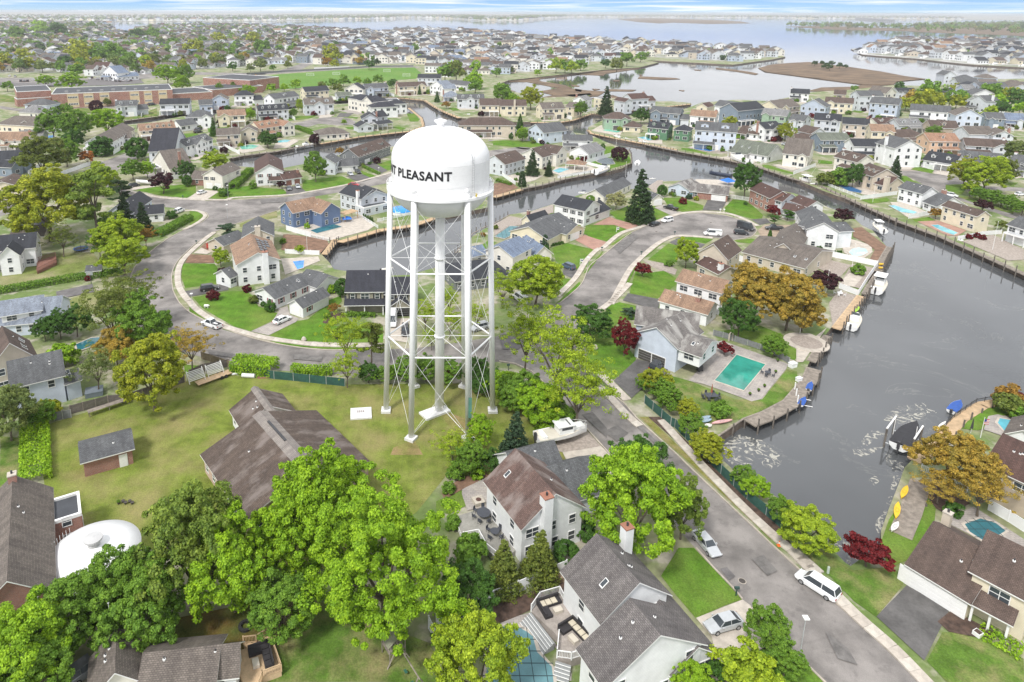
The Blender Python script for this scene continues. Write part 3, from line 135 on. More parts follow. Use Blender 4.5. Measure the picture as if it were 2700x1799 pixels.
(5,-15.5,75.6,6.1,1.2,6,'large bright green tree behind the huge oak beside the brick hall roof'),
(5,-18.6,72.7,5,1.1,6,'bright green tree filling the gap left of the huge oak'),
(5,-17.8,64.5,4.2,.9,5,'green tree with dangling leaf sprays at the lower left of the huge oak'),
(5,-13.6,86,3.5,1.2,6,'tall light green tree top nearest the brick hall gable'),
(5,-30.1,69.1,6.2,1.2,11,'wide olive evergreen beside the white storage tank'),
(5,-37.5,65.8,4.6,1,5,'leafy green tree overlapping the white storage tank'),
(5,-41.3,62,4.5,1,5,'broad green tree below the brick building gable'),
(5,-43.8,57.3,5,1,6,'bright green tree in the bottom left corner'),
(5,-24.5,67.9,5.3,1.1,6,'bright green tree between the olive evergreen and the huge oak'),
(5,-33.5,62.4,4.7,1,5,'green tree above the flagpole'),
(5,-41.4,56,3.9,1,5,'low green tree at the bottom left edge'),
(5,-33.9,66.1,4.2,1.1,5,'darker green tree in the middle of the lower left grove'),
(5,25.8,76.5,6.4,1.15,6,'big round lime-green tree beside the white car by the road'),
(5,30.8,89,4.4,1,3,'darker green tree top behind the big round roadside tree'),
(5,33.9,79.9,3.2,1.35,11,'tall dusky green tree beside the road'),
(5,37.9,63.1,2.3,1.1,5,'young street tree with a forked crown by the lower kerb'),
(5,38.4,59.8,2.1,.9,5,'lower young street tree by the bottom kerb'),
(4,33,58,3.1,1,17,'feathery yellow-green shrub tree at the bottom drive'),
(5,26.9,57.1,2.2,1,6,'bright green tree top at the bottom edge'),
(8,30.3,59.1,1.5,1,3,'dark round shrub by the bottom garage'),
(5,4.2,55.4,4.8,1.1,17,'bright yellow-green tree beside the covered pool'),
(9,8.4,71.2,2.6,.8,8,'first of two olive cone-shaped trees along the white fence'),
(9,13.2,72.5,2.7,.8,8,'second olive cone-shaped tree, nearest the white house corner'),
(5,3.8,67.5,3.2,1,3,'dark green magnolia-like tree beside the white fence'),
(2,17.2,75.6,1.7,1,3,'clipped dark round shrub against the white house wall'),
(8,4.4,76.1,2.2,1,5,'leafy green shrub at the end of the grey deck'),
(5,1,62.2,1.7,1,5,'small green tree at the pool bed corner'),
(8,6.3,92.7,1.2,1,6,'clipped round lime shrub by the stone patio'),
(8,3.1,92.8,1.6,1,5,'spreading green shrub behind the stone patio'),
(5,5.5,93.4,2.7,1,5,'green tree left of the grey garage roof'),
(9,12.8,97.6,2.8,.85,0,'blue-green spruce at the grey garage roof'),
(5,8.6,93.8,1.9,1,3,'dark shrubby tree touching the garage gable'),
(8,1.8,89.3,1.1,1,5,'low green shrub by the small lawn'),
(5,7.2,100.4,2.3,1.2,6,'light green tree at the foot of the front right tower leg'),
(8,20.7,80.2,1.5,1,3,'dark holly shrub between the two white houses'),
(8,1.4,86.5,.8,1,5,'tiny shrub beside the lawn'),
(8,2.3,81.9,1.2,1,5,'round green shrub by the deck rail'),
(0,2.6,97,3.4,.7,17,'thin yellow-green saplings at the corner of the tower lot'),
(0,22.1,114,7.1,1.2,17,'tall thin yellow-green tree at the road junction'),
(0,17.7,124.5,5.8,1.2,17,'thin yellow-green tree between the tower and the junction'),
(0,24,104.3,6.5,1.1,17,'airy pale tree leaning over the road'),
(5,34.1,138.8,4.8,.8,3,'small dark leafy tree on the corner lawn'),
(5,24.3,157.5,7.2,.85,17,'dense round lime tree in front of the blue-roofed house'),
(0,15.9,156,4.1,1.1,17,'thin green tree left of the dense round lime tree'),
(5,16,112.7,4.1,.75,5,'green hedge tree in the row behind the tower, sixth from left',0),(5,18.6,107.5,4.8,.75,6,'lime hedge tree in the row behind the tower, third from left',0),(5,14.3,111.1,3.3,.75,5,'green hedge tree in the row behind the tower, fifth from left',0),(5,21.1,106,3,.75,5,'green hedge tree in the row behind the tower, eighth from left',0),(5,12.4,116.6,3.1,.75,6,'lime hedge tree in the row behind the tower, first from left',0),(5,17.4,107.6,2.3,.75,5,'green hedge tree in the row behind the tower, seventh from left',0),(5,18.2,103.7,1.5,.75,6,'lime hedge tree in the row behind the tower, fourth from left',0),(5,22.8,106.4,1.9,.75,5,'green hedge tree in the row behind the tower, ninth from left',0),(5,7.8,120.5,3.2,.75,3,'dark green hedge tree in the row behind the tower, first from left',0),(5,9.9,119.4,2.6,.75,3,'dark green hedge tree in the row behind the tower, third from left',0),(5,-2.2,121.7,3.2,.75,5,'green hedge tree in the row behind the tower, third from left',0),(5,-6.1,122.1,2.9,.75,5,'green hedge tree in the row behind the tower, second from left',0),(5,-10.1,120.9,2.3,.75,5,'green hedge tree in the row behind the tower, first from left',0),(5,1.9,120.9,3.2,.75,5,'green hedge tree in the row behind the tower, fourth from left',0),(5,8.5,116.7,2.2,.75,3,'dark green hedge tree in the row behind the tower, second from left',0),(5,13,114.4,2.2,.75,6,'lime hedge tree in the row behind the tower, second from left',0),(8,2.6,123.6,1,1,9,'orange flowering shrub behind the riser pipe'),
(0,-2.8,143.2,3.3,1.1,17,'yellow-green tree seen between the tower legs, first from left',1),(0,2.8,139,3.2,1.1,17,'yellow-green tree seen between the tower legs, fourth from left',1),(0,2.7,151.8,2.9,1.1,17,'yellow-green tree seen between the tower legs, third from left',1),(0,9.1,144.3,2.8,1.1,17,'yellow-green tree seen between the tower legs, sixth from left',1),(0,-1.3,134.3,2.2,1.1,17,'yellow-green tree seen between the tower legs, second from left',1),(0,5.6,134.7,1.7,1.1,17,'yellow-green tree seen between the tower legs, fifth from left',1),(0,-18.8,126.3,4.8,1.2,17,'thin pale green tree over the road left of the tower'),
(0,-17.5,119.1,3.4,1,17,'lower pale green tree beside the screened fence'),
(7,-13.6,127.9,3.3,1.2,8,'ivy-trunked evergreen left of the tower leg'),
(5,-13.5,121,2.2,.9,3,'ivy clump at the fence left of the tower leg'),
(4,-25.2,153.3,1.4,1,14,'small bronze-leaved tree in the mulch bed'),
(8,-22.9,151.7,.5,1,12,'magenta azalea bush by the brick path'),
(2,-24.5,163.1,2,1.3,3,'tall dark arborvitae clump beside the black-roof house'),
(8,-56.8,160.6,1.6,1,13,'dark red mound shrub in the front lawn'),
(8,-49.7,165.9,1.2,1,13,'dark red mound shrub at the white house corner'),
(8,-40.8,154,1.5,1,3,'dark green shrub before the red shutters'),
(8,-46.1,158.7,1.3,1,8,'bronze-green shrub before the white gable'),
(8,-43.2,157,.8,1,3,'small conical shrub before the white gable'),
(8,-24.6,147.1,.9,1,6,'light green shrub in the mulch bed'),
(8,-26.3,150.3,.9,1,5,'low spreading shrub in the mulch bed'),
(8,-27.5,165.4,1.3,1,6,'yellow-green shrub beside the ranch wing'),
(5,-51.8,111.1,6.6,1,16,'large yellow-green maple beside the board fence'),
(5,-65.5,126.4,4.2,1,7,'orange-tinged tree behind the yellow-green maple'),
(5,-62.4,132.3,6.1,1,5,'fresh green tree beside the road bend'),
(0,-49.8,125.1,4.5,1,7,'thin orange-budded tree by the bend'),
(0,-69,132.8,6.7,1.1,8,'tall thin olive tree left of the bend'),
(0,-64.7,116.5,4.3,1,10,'whitish blossoming tree beside the blue-grey house'),
(5,-72.4,101.8,4.5,1,10,'pale blossoming tree at the left edge'),
(5,-69.8,105.8,2.8,.8,5,'green shrub tree at the hedge corner'),
(8,-69.8,108.9,2.1,1,16,'yellow-green shrub against the blue-grey house'),
(5,-87,138.3,2.5,1,3,'dark green dark green tree in the row behind the black pergola, first from left',2),(5,-84,139.2,3.1,1,3,'dark green dark green tree in the row behind the black pergola, second from left',2),(5,-80.9,140.2,3.4,1,3,'dark green dark green tree in the row behind the black pergola, third from left',2),(8,-77.5,127.9,2.9,1,6,'wide clipped light green shrub by the pergola'),
(0,-70,144.8,6.6,1,8,'thin spring-green tree at the sidewalk bend'),
(5,-122.8,205.7,13.4,.8,16,'wide flat-topped yellow-green tree with a pale forked trunk'),
(5,-170.5,287.4,10.3,.9,8,'olive-green tree in the dark grey house garden'),
(5,-173.5,311.7,6.4,1,5,'green tree beside the olive one by the white fence'),
(7,-106.8,203.9,8.7,1.1,11,'big layered dark evergreen behind the flat-topped tree'),
(5,-131.9,259.6,6.2,1,17,'yellow-green tree behind the dark evergreens'),
(9,-101.5,211.4,4.3,.9,15,'dark spruce before the white gable'),
(9,-95.8,211.8,3.5,.9,15,'second dark spruce before the white gable'),
(7,-115.7,240.1,4.8,1,15,'dark feathery cedar above the bungalow roof'),
(5,-94.2,190.8,7.1,.8,17,'vivid yellow-green tree leaning over the bend'),
(5,-86.6,177.2,6.3,.8,17,'lower vivid yellow-green tree beside the bend'),
(0,-90.1,199.6,3.3,1,14,'reddish twiggy shrub tree by the hedge'),
(0,-99.5,189.7,3.9,1,3,'thin dark tree by the trampoline'),
(0,-111,191,4.8,1,8,'thin undergrowth tree behind the lawn'),
(5,-108,211.9,3.1,1,5,'green tree under the bungalow roof'),
(8,-94,230.7,1.9,1,3,'clipped round green shrub beside the white car'),
(2,-147.3,327.9,5.8,1,3,'large round dark clipped tree beside the side street'),
(4,-110,264,5.2,1,12,'wide dark purple tree beside the covered boat'),
(5,-131.6,286.3,4.9,.9,5,'green tree on the corner lawn'),
(5,-127,290.4,3.6,1,6,'light green tree on the corner lawn'),
(2,-104.6,275.8,2,1.3,3,'egg-shaped clipped shrub before the brick wing'),
(5,-109,286.6,4,1,3,'dark round tree behind the brick wing'),
(5,-101,301.5,6.5,.7,17,'lime green tree behind the off-white house'),
(8,-84.6,261.1,2,1,3,'round green shrub by the double garage'),
(8,-169.6,337.7,6.1,1,3,'dark green shrubbery in front of the white chalet-like house'),
(4,-166.5,316,4.1,1,9,'orange blossoming shrub by the white fence'),
(5,-187.5,346.4,5.7,1,3,'dark tree left of the white chalet-like house'),
(8,-175.5,365.4,2.3,1,12,'purple shrub before the white chalet-like house'),
(5,-52.4,284.6,4.7,1.3,5,'light green birch-like tree before the grey porch'),
(7,-68.3,210.6,4.2,.4,0,'spreading blue-green weeping conifer on the corner'),
(5,-62,183.6,2.6,1,17,'yellow-green shrub tree beside the solar-panel house'),
(8,-59.8,177.2,1.4,1,12,'dark red shrub by the white house corner'),
(4,-64.6,273.2,1.8,1,12,'dark red weeping tree beside the brown garage doors'),
(8,-76.5,273.3,1.8,1,5,'green shrub before the bay window'),
(4,-41.7,195,1.6,1,17,'small green tree on the canal-side lawn'),
(8,-29.5,322.4,2,1,12,'purple shrub before the dark grey house'),
(8,-85.3,261.1,2,1,5,'green shrub by the double drive'),
(4,-49.9,340.5,2.5,1,14,'small orange-leaved tree at the canal'),
(5,-90.4,357.7,4.8,.9,3,'dark round shrub tree at the canal-side terrace'),
(8,-110.5,345.6,2.2,1,12,'plum shrub by the long white fence'),
(8,-69.4,378.7,2.8,1,12,'plum shrub on the far canal bank'),
(9,70.4,228.2,5.1,1.05,15,'tall dark double-topped spruce on the cul-de-sac lawn'),
(5,66.2,244,3.8,.8,1,'white flowering dogwood beside the tall spruce'),
(5,120.7,259.3,5.6,1.25,3,'dense dark green tree between the blue tent and the brick house'),
(5,71.2,184.3,3.5,1.2,17,'light green tree on the inner lawn of the bend'),
(5,75.6,184.4,1.7,1,5,'small green tree touching the maroon roof'),
(4,56.8,177,2.2,1.1,2,'small crimson maple on the inner lawn'),
(2,89.2,328.9,4.2,.9,12,'round clipped purple tree on the peninsula tip'),
(4,120.2,234.7,2.6,1,2,'dark red shrub at the brick house'),
(8,93.9,251.8,1.5,1,2,'dark red mound in the cul-de-sac lawn'),
(2,89.4,262.9,1.9,1.3,3,'egg-shaped dark shrub at the weathered-roof ranch'),
(7,116,224.7,2.5,.6,3,'dark feathery shrub by the cul-de-sac drive'),
(7,123.6,231,2.6,.6,3,'dark feathery shrub under the maroon roof'),
(1,107.7,210.4,.8,1,3,'small cone shrub by the wide drive'),
(2,87.4,356,1.4,1.4,3,'small clipped cone tree on the peninsula lawn'),
(8,66.9,185.4,1.3,1,5,'low green shrub on the inner lawn'),
(8,101,256.9,1.1,1,16,'yellow shrub before the brick ranch'),
(8,98.8,259,1.3,1,0,'silver-green shrub before the brick ranch'),
(5,73.3,146.8,6.5,1,7,'large golden ochre tree between the houses and the canal'),
(5,80.5,144.7,6.8,1,7,'golden ochre tree nearest the canal docks'),
(5,67.4,140.1,3.8,1.2,3,'dark bronze tree beneath the golden tree'),
(5,83.9,144.2,4.3,.9,7,'lower golden tree by the round stone terrace'),
(5,82.3,169.7,3.5,1,7,'golden ochre tree beside the white fence'),
(5,71.5,131.8,2.6,.9,5,'bright green tree at the pool fence'),
(4,61.5,132.7,1.7,1,2,'dark red mushroom-shaped tree by the pool'),
(5,39.8,132.1,2.8,1.35,2,'tall deep red maple at the garage corner'),
(7,46.3,151.3,2.5,.35,0,'weeping blue-green shrub on the front lawn'),
(5,40,118.2,1.8,.9,5,'green hedge tree behind the roadside screen, first from left',3),(5,42,116.9,2.9,.9,16,'yellow-green hedge tree behind the roadside screen, first from left',3),(5,42.7,111.4,2.4,.9,5,'green hedge tree behind the roadside screen, third from left',3),(5,42.3,114.7,2.5,.9,5,'green hedge tree behind the roadside screen, second from left',3),(5,45,108.7,2,.9,16,'yellow-green hedge tree behind the roadside screen, second from left',3),(5,43.8,103.8,2.1,.9,5,'green hedge tree behind the roadside screen, fourth from left',3),(5,44.7,98.9,2.2,.9,16,'yellow-green hedge tree behind the roadside screen, third from left',3),(8,51.3,109.7,1.8,1,5,'loose green shrub on the patchy lawn'),
(5,47.2,90.8,1.9,.9,5,'green tree beside the inlet by the screened fence'),
(5,47.8,87.9,1.9,1,6,'lime tree beside the inlet by the screened fence'),
(5,44.1,96.8,2.7,.8,16,'yellow-green tree at the inlet corner'),
(5,49.3,83.1,2,1,5,'green tree above the inlet'),
(5,50.3,78.1,3.8,.7,17,'vivid yellow-green tree above the inlet by the orange cone'),
(4,56.9,75.2,2.7,.9,2,'spreading crimson japanese maple at the inlet corner'),
(5,78.6,90.5,4.8,.95,7,'big golden-brown tree beside the boat lift'),
(0,78.7,84.5,4.3,.9,7,'golden-brown tree beside the tan house'),
(0,74.8,87.2,3.4,.7,7,'lower golden-brown tree over the white picket fence'),
(8,75.4,84.8,1.3,1,3,'dark round shrub by the covered pool'),
(8,105.8,112.5,2.7,1,14,'bronze shrub at the end of the black fence'),
(8,104.5,110.9,2.5,1,8,'brown-green shrub at the lawn edge'),
(8,105,108.7,1.9,1,5,'green shrub by the small curved pool'),
(8,109.2,113.4,1.6,1,2,'red shrub at the right edge'),
(4,100.9,166,4.1,.9,12,'dark purple tree on the stone terrace'),
(8,117.9,179.5,1.8,1,5,'low green shrub on the gravel terrace'),
(4,140.2,225.6,3.5,1,12,'dark purple tree beside the grey-white house'),
(5,220.6,267.2,8.4,.9,17,'bright lime tree beside the right-hand street'),
(5,221.2,278.4,5.8,1,16,'yellow-green tree beside the lime one'),
(5,243.9,285.5,4.9,1,8,'olive tree right of the lime one'),
(4,212.7,263.9,3.3,1.2,17,'small yellow-green tree on the street corner'),
(4,178,233.6,2.3,1,14,'bronze shrub between two houses'),
(4,190.5,220.1,2.1,1,8,'small bronze tree at the cream house corner'),
(4,201.2,242.1,2.8,1,12,'purple shrub by the roadside hedge'),
(9,202.9,295,2.9,1,15,'dark conical evergreen beside the drive'),
(5,174.5,278.6,4,1.2,3,'dark green tree by the off-white house'),
(8,170.9,281.9,4.3,1,5,'broad green shrub on the canal bank'),
(8,165.2,282.3,3.5,1,8,'brown-green shrub on the canal bank'),
(5,279,322.8,5.8,1,10,'pale round tree at the right edge'),
(4,197.1,360.5,3,1,12,'plum tree before the dormered house'),
(8,232.5,321.6,2.4,1,5,'green shrub by the white garage house'),
(5,211.7,256.9,3.8,.7,5,'green tree in the long roadside hedge on the right, first from left',4),(5,212.2,252.2,3.8,.7,5,'green tree in the long roadside hedge on the right, second from left',4),(5,213.7,249.2,3.2,.7,5,'green tree in the long roadside hedge on the right, third from left',4),(5,214,244.7,3.7,.7,5,'green tree in the long roadside hedge on the right, fourth from left',4),(5,211.8,237.6,3.6,.7,5,'green tree in the long roadside hedge on the right, fifth from left',4),(8,172.7,211.2,1.1,1,2,'crimson shrub along the white fence, first from left',5),(8,176.4,212.4,1.1,1,2,'crimson shrub along the white fence, second from left',5),(8,176.5,210.2,1.1,1,2,'crimson shrub along the white fence, third from left',5),(1,120.4,195.5,.4,1,3,'dark green tiny arborvitae in the row by the round pool, first from left',6),(1,121.2,195.5,.4,1,3,'dark green tiny arborvitae in the row by the round pool, second from left',6),(1,121.8,195.5,.4,1,3,'dark green tiny arborvitae in the row by the round pool, third from left',6),(1,122.3,195.5,.4,1,3,'dark green tiny arborvitae in the row by the round pool, fourth from left',6),(9,42.2,297.3,3.4,1,15,'dark ragged evergreen before the off-white house'),
(9,49.5,296.7,2.1,1,15,'second dark evergreen on the canal bank'),
(1,35.4,278.1,1.8,1,15,'clipped cone on the canal bank'),
(8,33.8,287.7,.9,1,5,'small shrub on the canal bank lawn'),
(2,41.8,385.7,1.4,1.5,3,'narrow clipped column beside the grey drive'),
(5,47.9,380.1,3.1,1,5,'bright green shrub tree beside the grey house'),
(8,58.1,373.6,1.7,1,12,'plum shrub before the low wing'),
(8,54,381.8,1.8,1,5,'round shrub before the grey-blue house'),
(8,19.5,219.4,1,1,8,'shrub on the gravel bank'),
(8,14.7,212.1,.9,1,14,'reddish shrub on the canal bank'),
(1,33.4,200.8,1.2,1,0,'blue-green cone shrub by the porch'),
(8,35.2,202.2,.6,1,3,'dark green shrub in the row before the cream ranch porch, first from left',7),(8,36.2,202.8,.6,1,3,'dark green shrub in the row before the cream ranch porch, second from left',7),(8,37.3,203.4,.6,1,3,'dark green shrub in the row before the cream ranch porch, third from left',7),(8,38.3,204.1,.6,1,3,'dark green shrub in the row before the cream ranch porch, fourth from left',7),(8,39.4,204.7,.6,1,3,'dark green shrub in the row before the cream ranch porch, fifth from left',7),(8,25.7,286.7,.9,1,5,'green shrub along the white fence right of the tank, first from left',8),(8,26.7,285.3,.9,1,5,'green shrub along the white fence right of the tank, second from left',8),(8,27.7,284,.9,1,5,'green shrub along the white fence right of the tank, third from left',8),(8,28.7,282.6,.9,1,5,'green shrub along the white fence right of the tank, fourth from left',8),(8,29.7,281.3,.9,1,5,'green shrub along the white fence right of the tank, fifth from left',8),(8,30.7,280,.9,1,5,'green shrub along the white fence right of the tank, sixth from left',8),(1,-26.3,231.7,.5,1,3,'dark green narrow arborvitae in the row beside the blue house terrace, first from left',9),(1,-25.4,230.5,.5,1,3,'dark green narrow arborvitae in the row beside the blue house terrace, second from left',9),(1,-24.5,229.4,.5,1,3,'dark green narrow arborvitae in the row beside the blue house terrace, third from left',9),(1,-23.6,228.2,.5,1,3,'dark green narrow arborvitae in the row beside the blue house terrace, fourth from left',9),(1,-22.8,227.1,.5,1,3,'dark green narrow arborvitae in the row beside the blue house terrace, fifth from left',9),(9,119.4,484,5.8,1,15,'tall dark evergreen before the bay'),
(5,98.8,470.4,4.8,1.2,5,'green tree beside the green awnings'),
(5,69.7,510.9,9,.9,16,'round spreading yellow-green tree before the marsh'),
(5,51,541.3,7.2,1,5,'green tree left of the spreading marsh-side tree'),
(5,57.1,518.1,5.2,1,6,'lime tree under the spreading marsh-side tree'),
(9,50.5,416.8,3,1,3,'dark evergreen beside the beige house'),
(5,48.1,384.7,3.6,1,6,'bright green tree beside the pale grey-blue house'),
(5,133.3,445.2,5,1,3,'dark round tree left of the slate house'),
(5,118.7,545.7,3.2,1,5,'green tree behind the awning house'),
(4,183.2,425.2,5,1,16,'yellow-green tree behind the three-storey house'),
(3,141.8,830.8,8.4,1,17,'yellow-green tree in the belt along the far marsh edge, first from left',10),(3,152.7,831,8.4,1,5,'green tree in the belt along the far marsh edge, second from left',10),(3,159.6,824.7,7.7,1,17,'yellow-green tree in the belt along the far marsh edge, second from left',10),(3,179,866.9,7.3,1,5,'green tree in the belt along the far marsh edge, third from left',10),(3,145.4,904.5,6.1,1,6,'lime tree in the belt along the far marsh edge, second from left',10),(3,219.6,906.4,6.2,1,3,'dark green tree in the belt along the far marsh edge',10),(3,219.7,849.3,8,1,8,'olive tree in the belt along the far marsh edge',10),(3,255.8,937.9,9.7,1,5,'green tree in the belt along the far marsh edge, fourth from left',10),(3,298,1020.3,7.9,1,5,'green tree in the belt along the far marsh edge, fifth from left',10),(3,114.2,792.6,4,1,6,'lime tree in the belt along the far marsh edge, first from left',10),(3,65.4,775,5.2,1,5,'green tree in the belt along the far marsh edge, first from left',10),(3,7,715.2,9.5,1,5,'green tree between the playing field and the marsh, first from left',11),(3,18.8,720.6,10.2,1,8,'olive tree between the playing field and the marsh',11),(3,19.9,812.2,8.1,1,6,'lime tree between the playing field and the marsh, first from left',11),(3,34.2,652,8.7,1,6,'lime tree between the playing field and the marsh, second from left',11),(3,33.5,617.5,6.2,1,5,'green tree between the playing field and the marsh, second from left',11),(3,54.1,575.8,6.7,1,5,'green tree between the playing field and the marsh, third from left',11),(3,58.1,549.6,3.7,1,6,'lime tree between the playing field and the marsh, fourth from left',11),(3,44.7,830.7,6.9,1,6,'lime tree between the playing field and the marsh, third from left',11),(3,-149.4,611.3,4.4,1,6,'lime tree in the row below the playing field, first from left',12),(3,-141,627.9,3.7,1,6,'lime tree in the row below the playing field, second from left',12),(3,-134.2,645.6,4.9,1,6,'lime tree in the row below the playing field, third from left',12),(3,-109.4,643.4,3.8,1,8,'olive tree in the row below the playing field, first from left',12),(3,-99.6,648.6,5.2,1,5,'green tree in the row below the playing field, first from left',12),(3,-92.2,669.1,5.4,1,5,'green tree in the row below the playing field, second from left',12),(3,-80.8,679.2,4.5,1,6,'lime tree in the row below the playing field, fourth from left',12),(3,-69.4,671.5,4.3,1,5,'green tree in the row below the playing field, third from left',12),(3,-60.5,690.1,5.2,1,5,'green tree in the row below the playing field, fourth from left',12),(3,-43.9,652.7,4.6,1,3,'dark green tree in the row below the playing field',12),(3,-89.2,605.9,5.1,1,8,'olive tree in the row below the playing field, second from left',12),(3,-146.3,956.3,12.8,1,16,'yellow-green tree among the houses beyond the playing field, second from left',13),(3,-143.8,899.6,6.8,1,14,'rusty tree among the houses beyond the playing field, first from left',13),(3,-134,892.5,6,1,16,'yellow-green tree among the houses beyond the playing field, third from left',13),(3,-290.8,1148.8,13.7,1,5,'green tree among the houses beyond the playing field, first from left',13),(3,-386.7,1452.7,14.9,1,16,'yellow-green tree among the houses beyond the playing field, first from left',13),(3,-216.5,839.5,7.9,1,10,'pale green tree among the houses beyond the playing field, second from left',13),(3,-225.6,829,5,1,10,'pale green tree among the houses beyond the playing field, first from left',13),(3,-201.1,839.9,4.3,1,5,'green tree among the houses beyond the playing field, second from left',13),(3,-192.1,881.6,5.2,1,8,'olive tree among the houses beyond the playing field',13),(3,-409.6,1988.6,10.1,1,3,'dark green tree among the houses beyond the playing field, first from left',13),(3,-292.3,1745.3,8.2,1,3,'dark green tree among the houses beyond the playing field, second from left',13),(3,-194.6,1325.6,8.4,1,3,'dark green tree among the houses beyond the playing field, third from left',13),(3,-42,1226.7,7.7,1,5,'green tree among the houses beyond the playing field, fourth from left',13),(3,-87.1,867.1,6.5,1,3,'dark green tree among the houses beyond the playing field, fourth from left',13),(3,-83.3,936.5,4.7,1,15,'blackish green tree among the houses beyond the playing field',13),(3,-102.9,1061.5,4.4,1,3,'dark green tree among the houses beyond the playing field, fifth from left',13),(3,-248.3,1171.3,7.9,1,5,'green tree among the houses beyond the playing field, third from left',13),(3,-126.5,1095.3,6.4,1,14,'rusty tree among the houses beyond the playing field, second from left',13),(3,-100.4,1473,6.8,1,16,'yellow-green tree among the houses beyond the playing field, fourth from left',13),(5,-98.8,493.4,4.6,1,17,'yellow-green tree on the mansion street',14),(5,-99.5,466.7,3,1,5,'green tree on the mansion street',14),(5,-60.7,436.8,1.8,1,6,'lime tree on the mansion street',14),(5,-126,453.2,3.9,1,6,'light green tree beside the orange-roofed house'),
(8,-68.7,373.3,2.9,1,12,'plum shrub on the canal bank below the broad ranch'),
(5,-92,361.6,4.4,.9,3,'dark clipped tree beside the small blue pool'),
(9,-16.4,604.5,2,1.2,3,'dark column tree before the cream canal house'),
(9,-.9,553.1,2.6,1,3,'dark windswept evergreen at the canal bend'),
(4,6.1,515.9,3.3,1,14,'reddish shrub at the canal bend'),
(2,-246.1,489.4,4.7,1,12,'round dark purple tree before the school'),
(4,-278,469.9,5,1,12,'dark purple spreading tree before the school'),
(5,-262.7,477.8,5.9,.6,5,'green tree beside the purple one before the school'),
(5,-279.1,494.8,3.6,1,5,'small round tree before the school'),
(5,-253.2,521.3,2.9,1,8,'small olive tree before the school'),
(5,-330.8,616.7,11.6,.7,6,'bright green tree in the school car park'),
(5,-378.2,660.9,8.8,.6,6,'light green tree in the school car park'),
(5,-269.8,684.8,11.6,.8,6,'bright lime tree behind the school'),
(5,-255.5,694.8,8.6,1,5,'green tree behind the school gymnasium'),
(5,-228.7,611.7,7.6,1,6,'lime tree in the school court'),
(5,-192.4,602.3,3.7,1.3,5,'young tree before the school gymnasium'),
(5,-185.9,624.2,3,1.5,5,'second young tree before the school gymnasium'),
(5,-166,597.9,6.7,.6,6,'green tree at the school corner'),
(5,-217.2,380.4,9.1,.9,5,'large green tree left of the canal end'),
(5,-200.6,373,9.2,.95,5,'large leafy tree beside the canal end'),
(5,-193.2,393.9,9.5,.8,6,'light green tree right of the canal end'),
(9,-131.1,393.7,2.6,1.2,3,'dark thin evergreen beside the black parked cars'),
(4,-139.1,431.6,2.6,1,12,'small plum shrub before the cream brick house'),
(5,-125.4,453.2,3.9,1,6,'light green tree beside the brick chimney'),
(8,-155.9,404.7,2,1,12,'narrow purple shrub at the dormered house'),
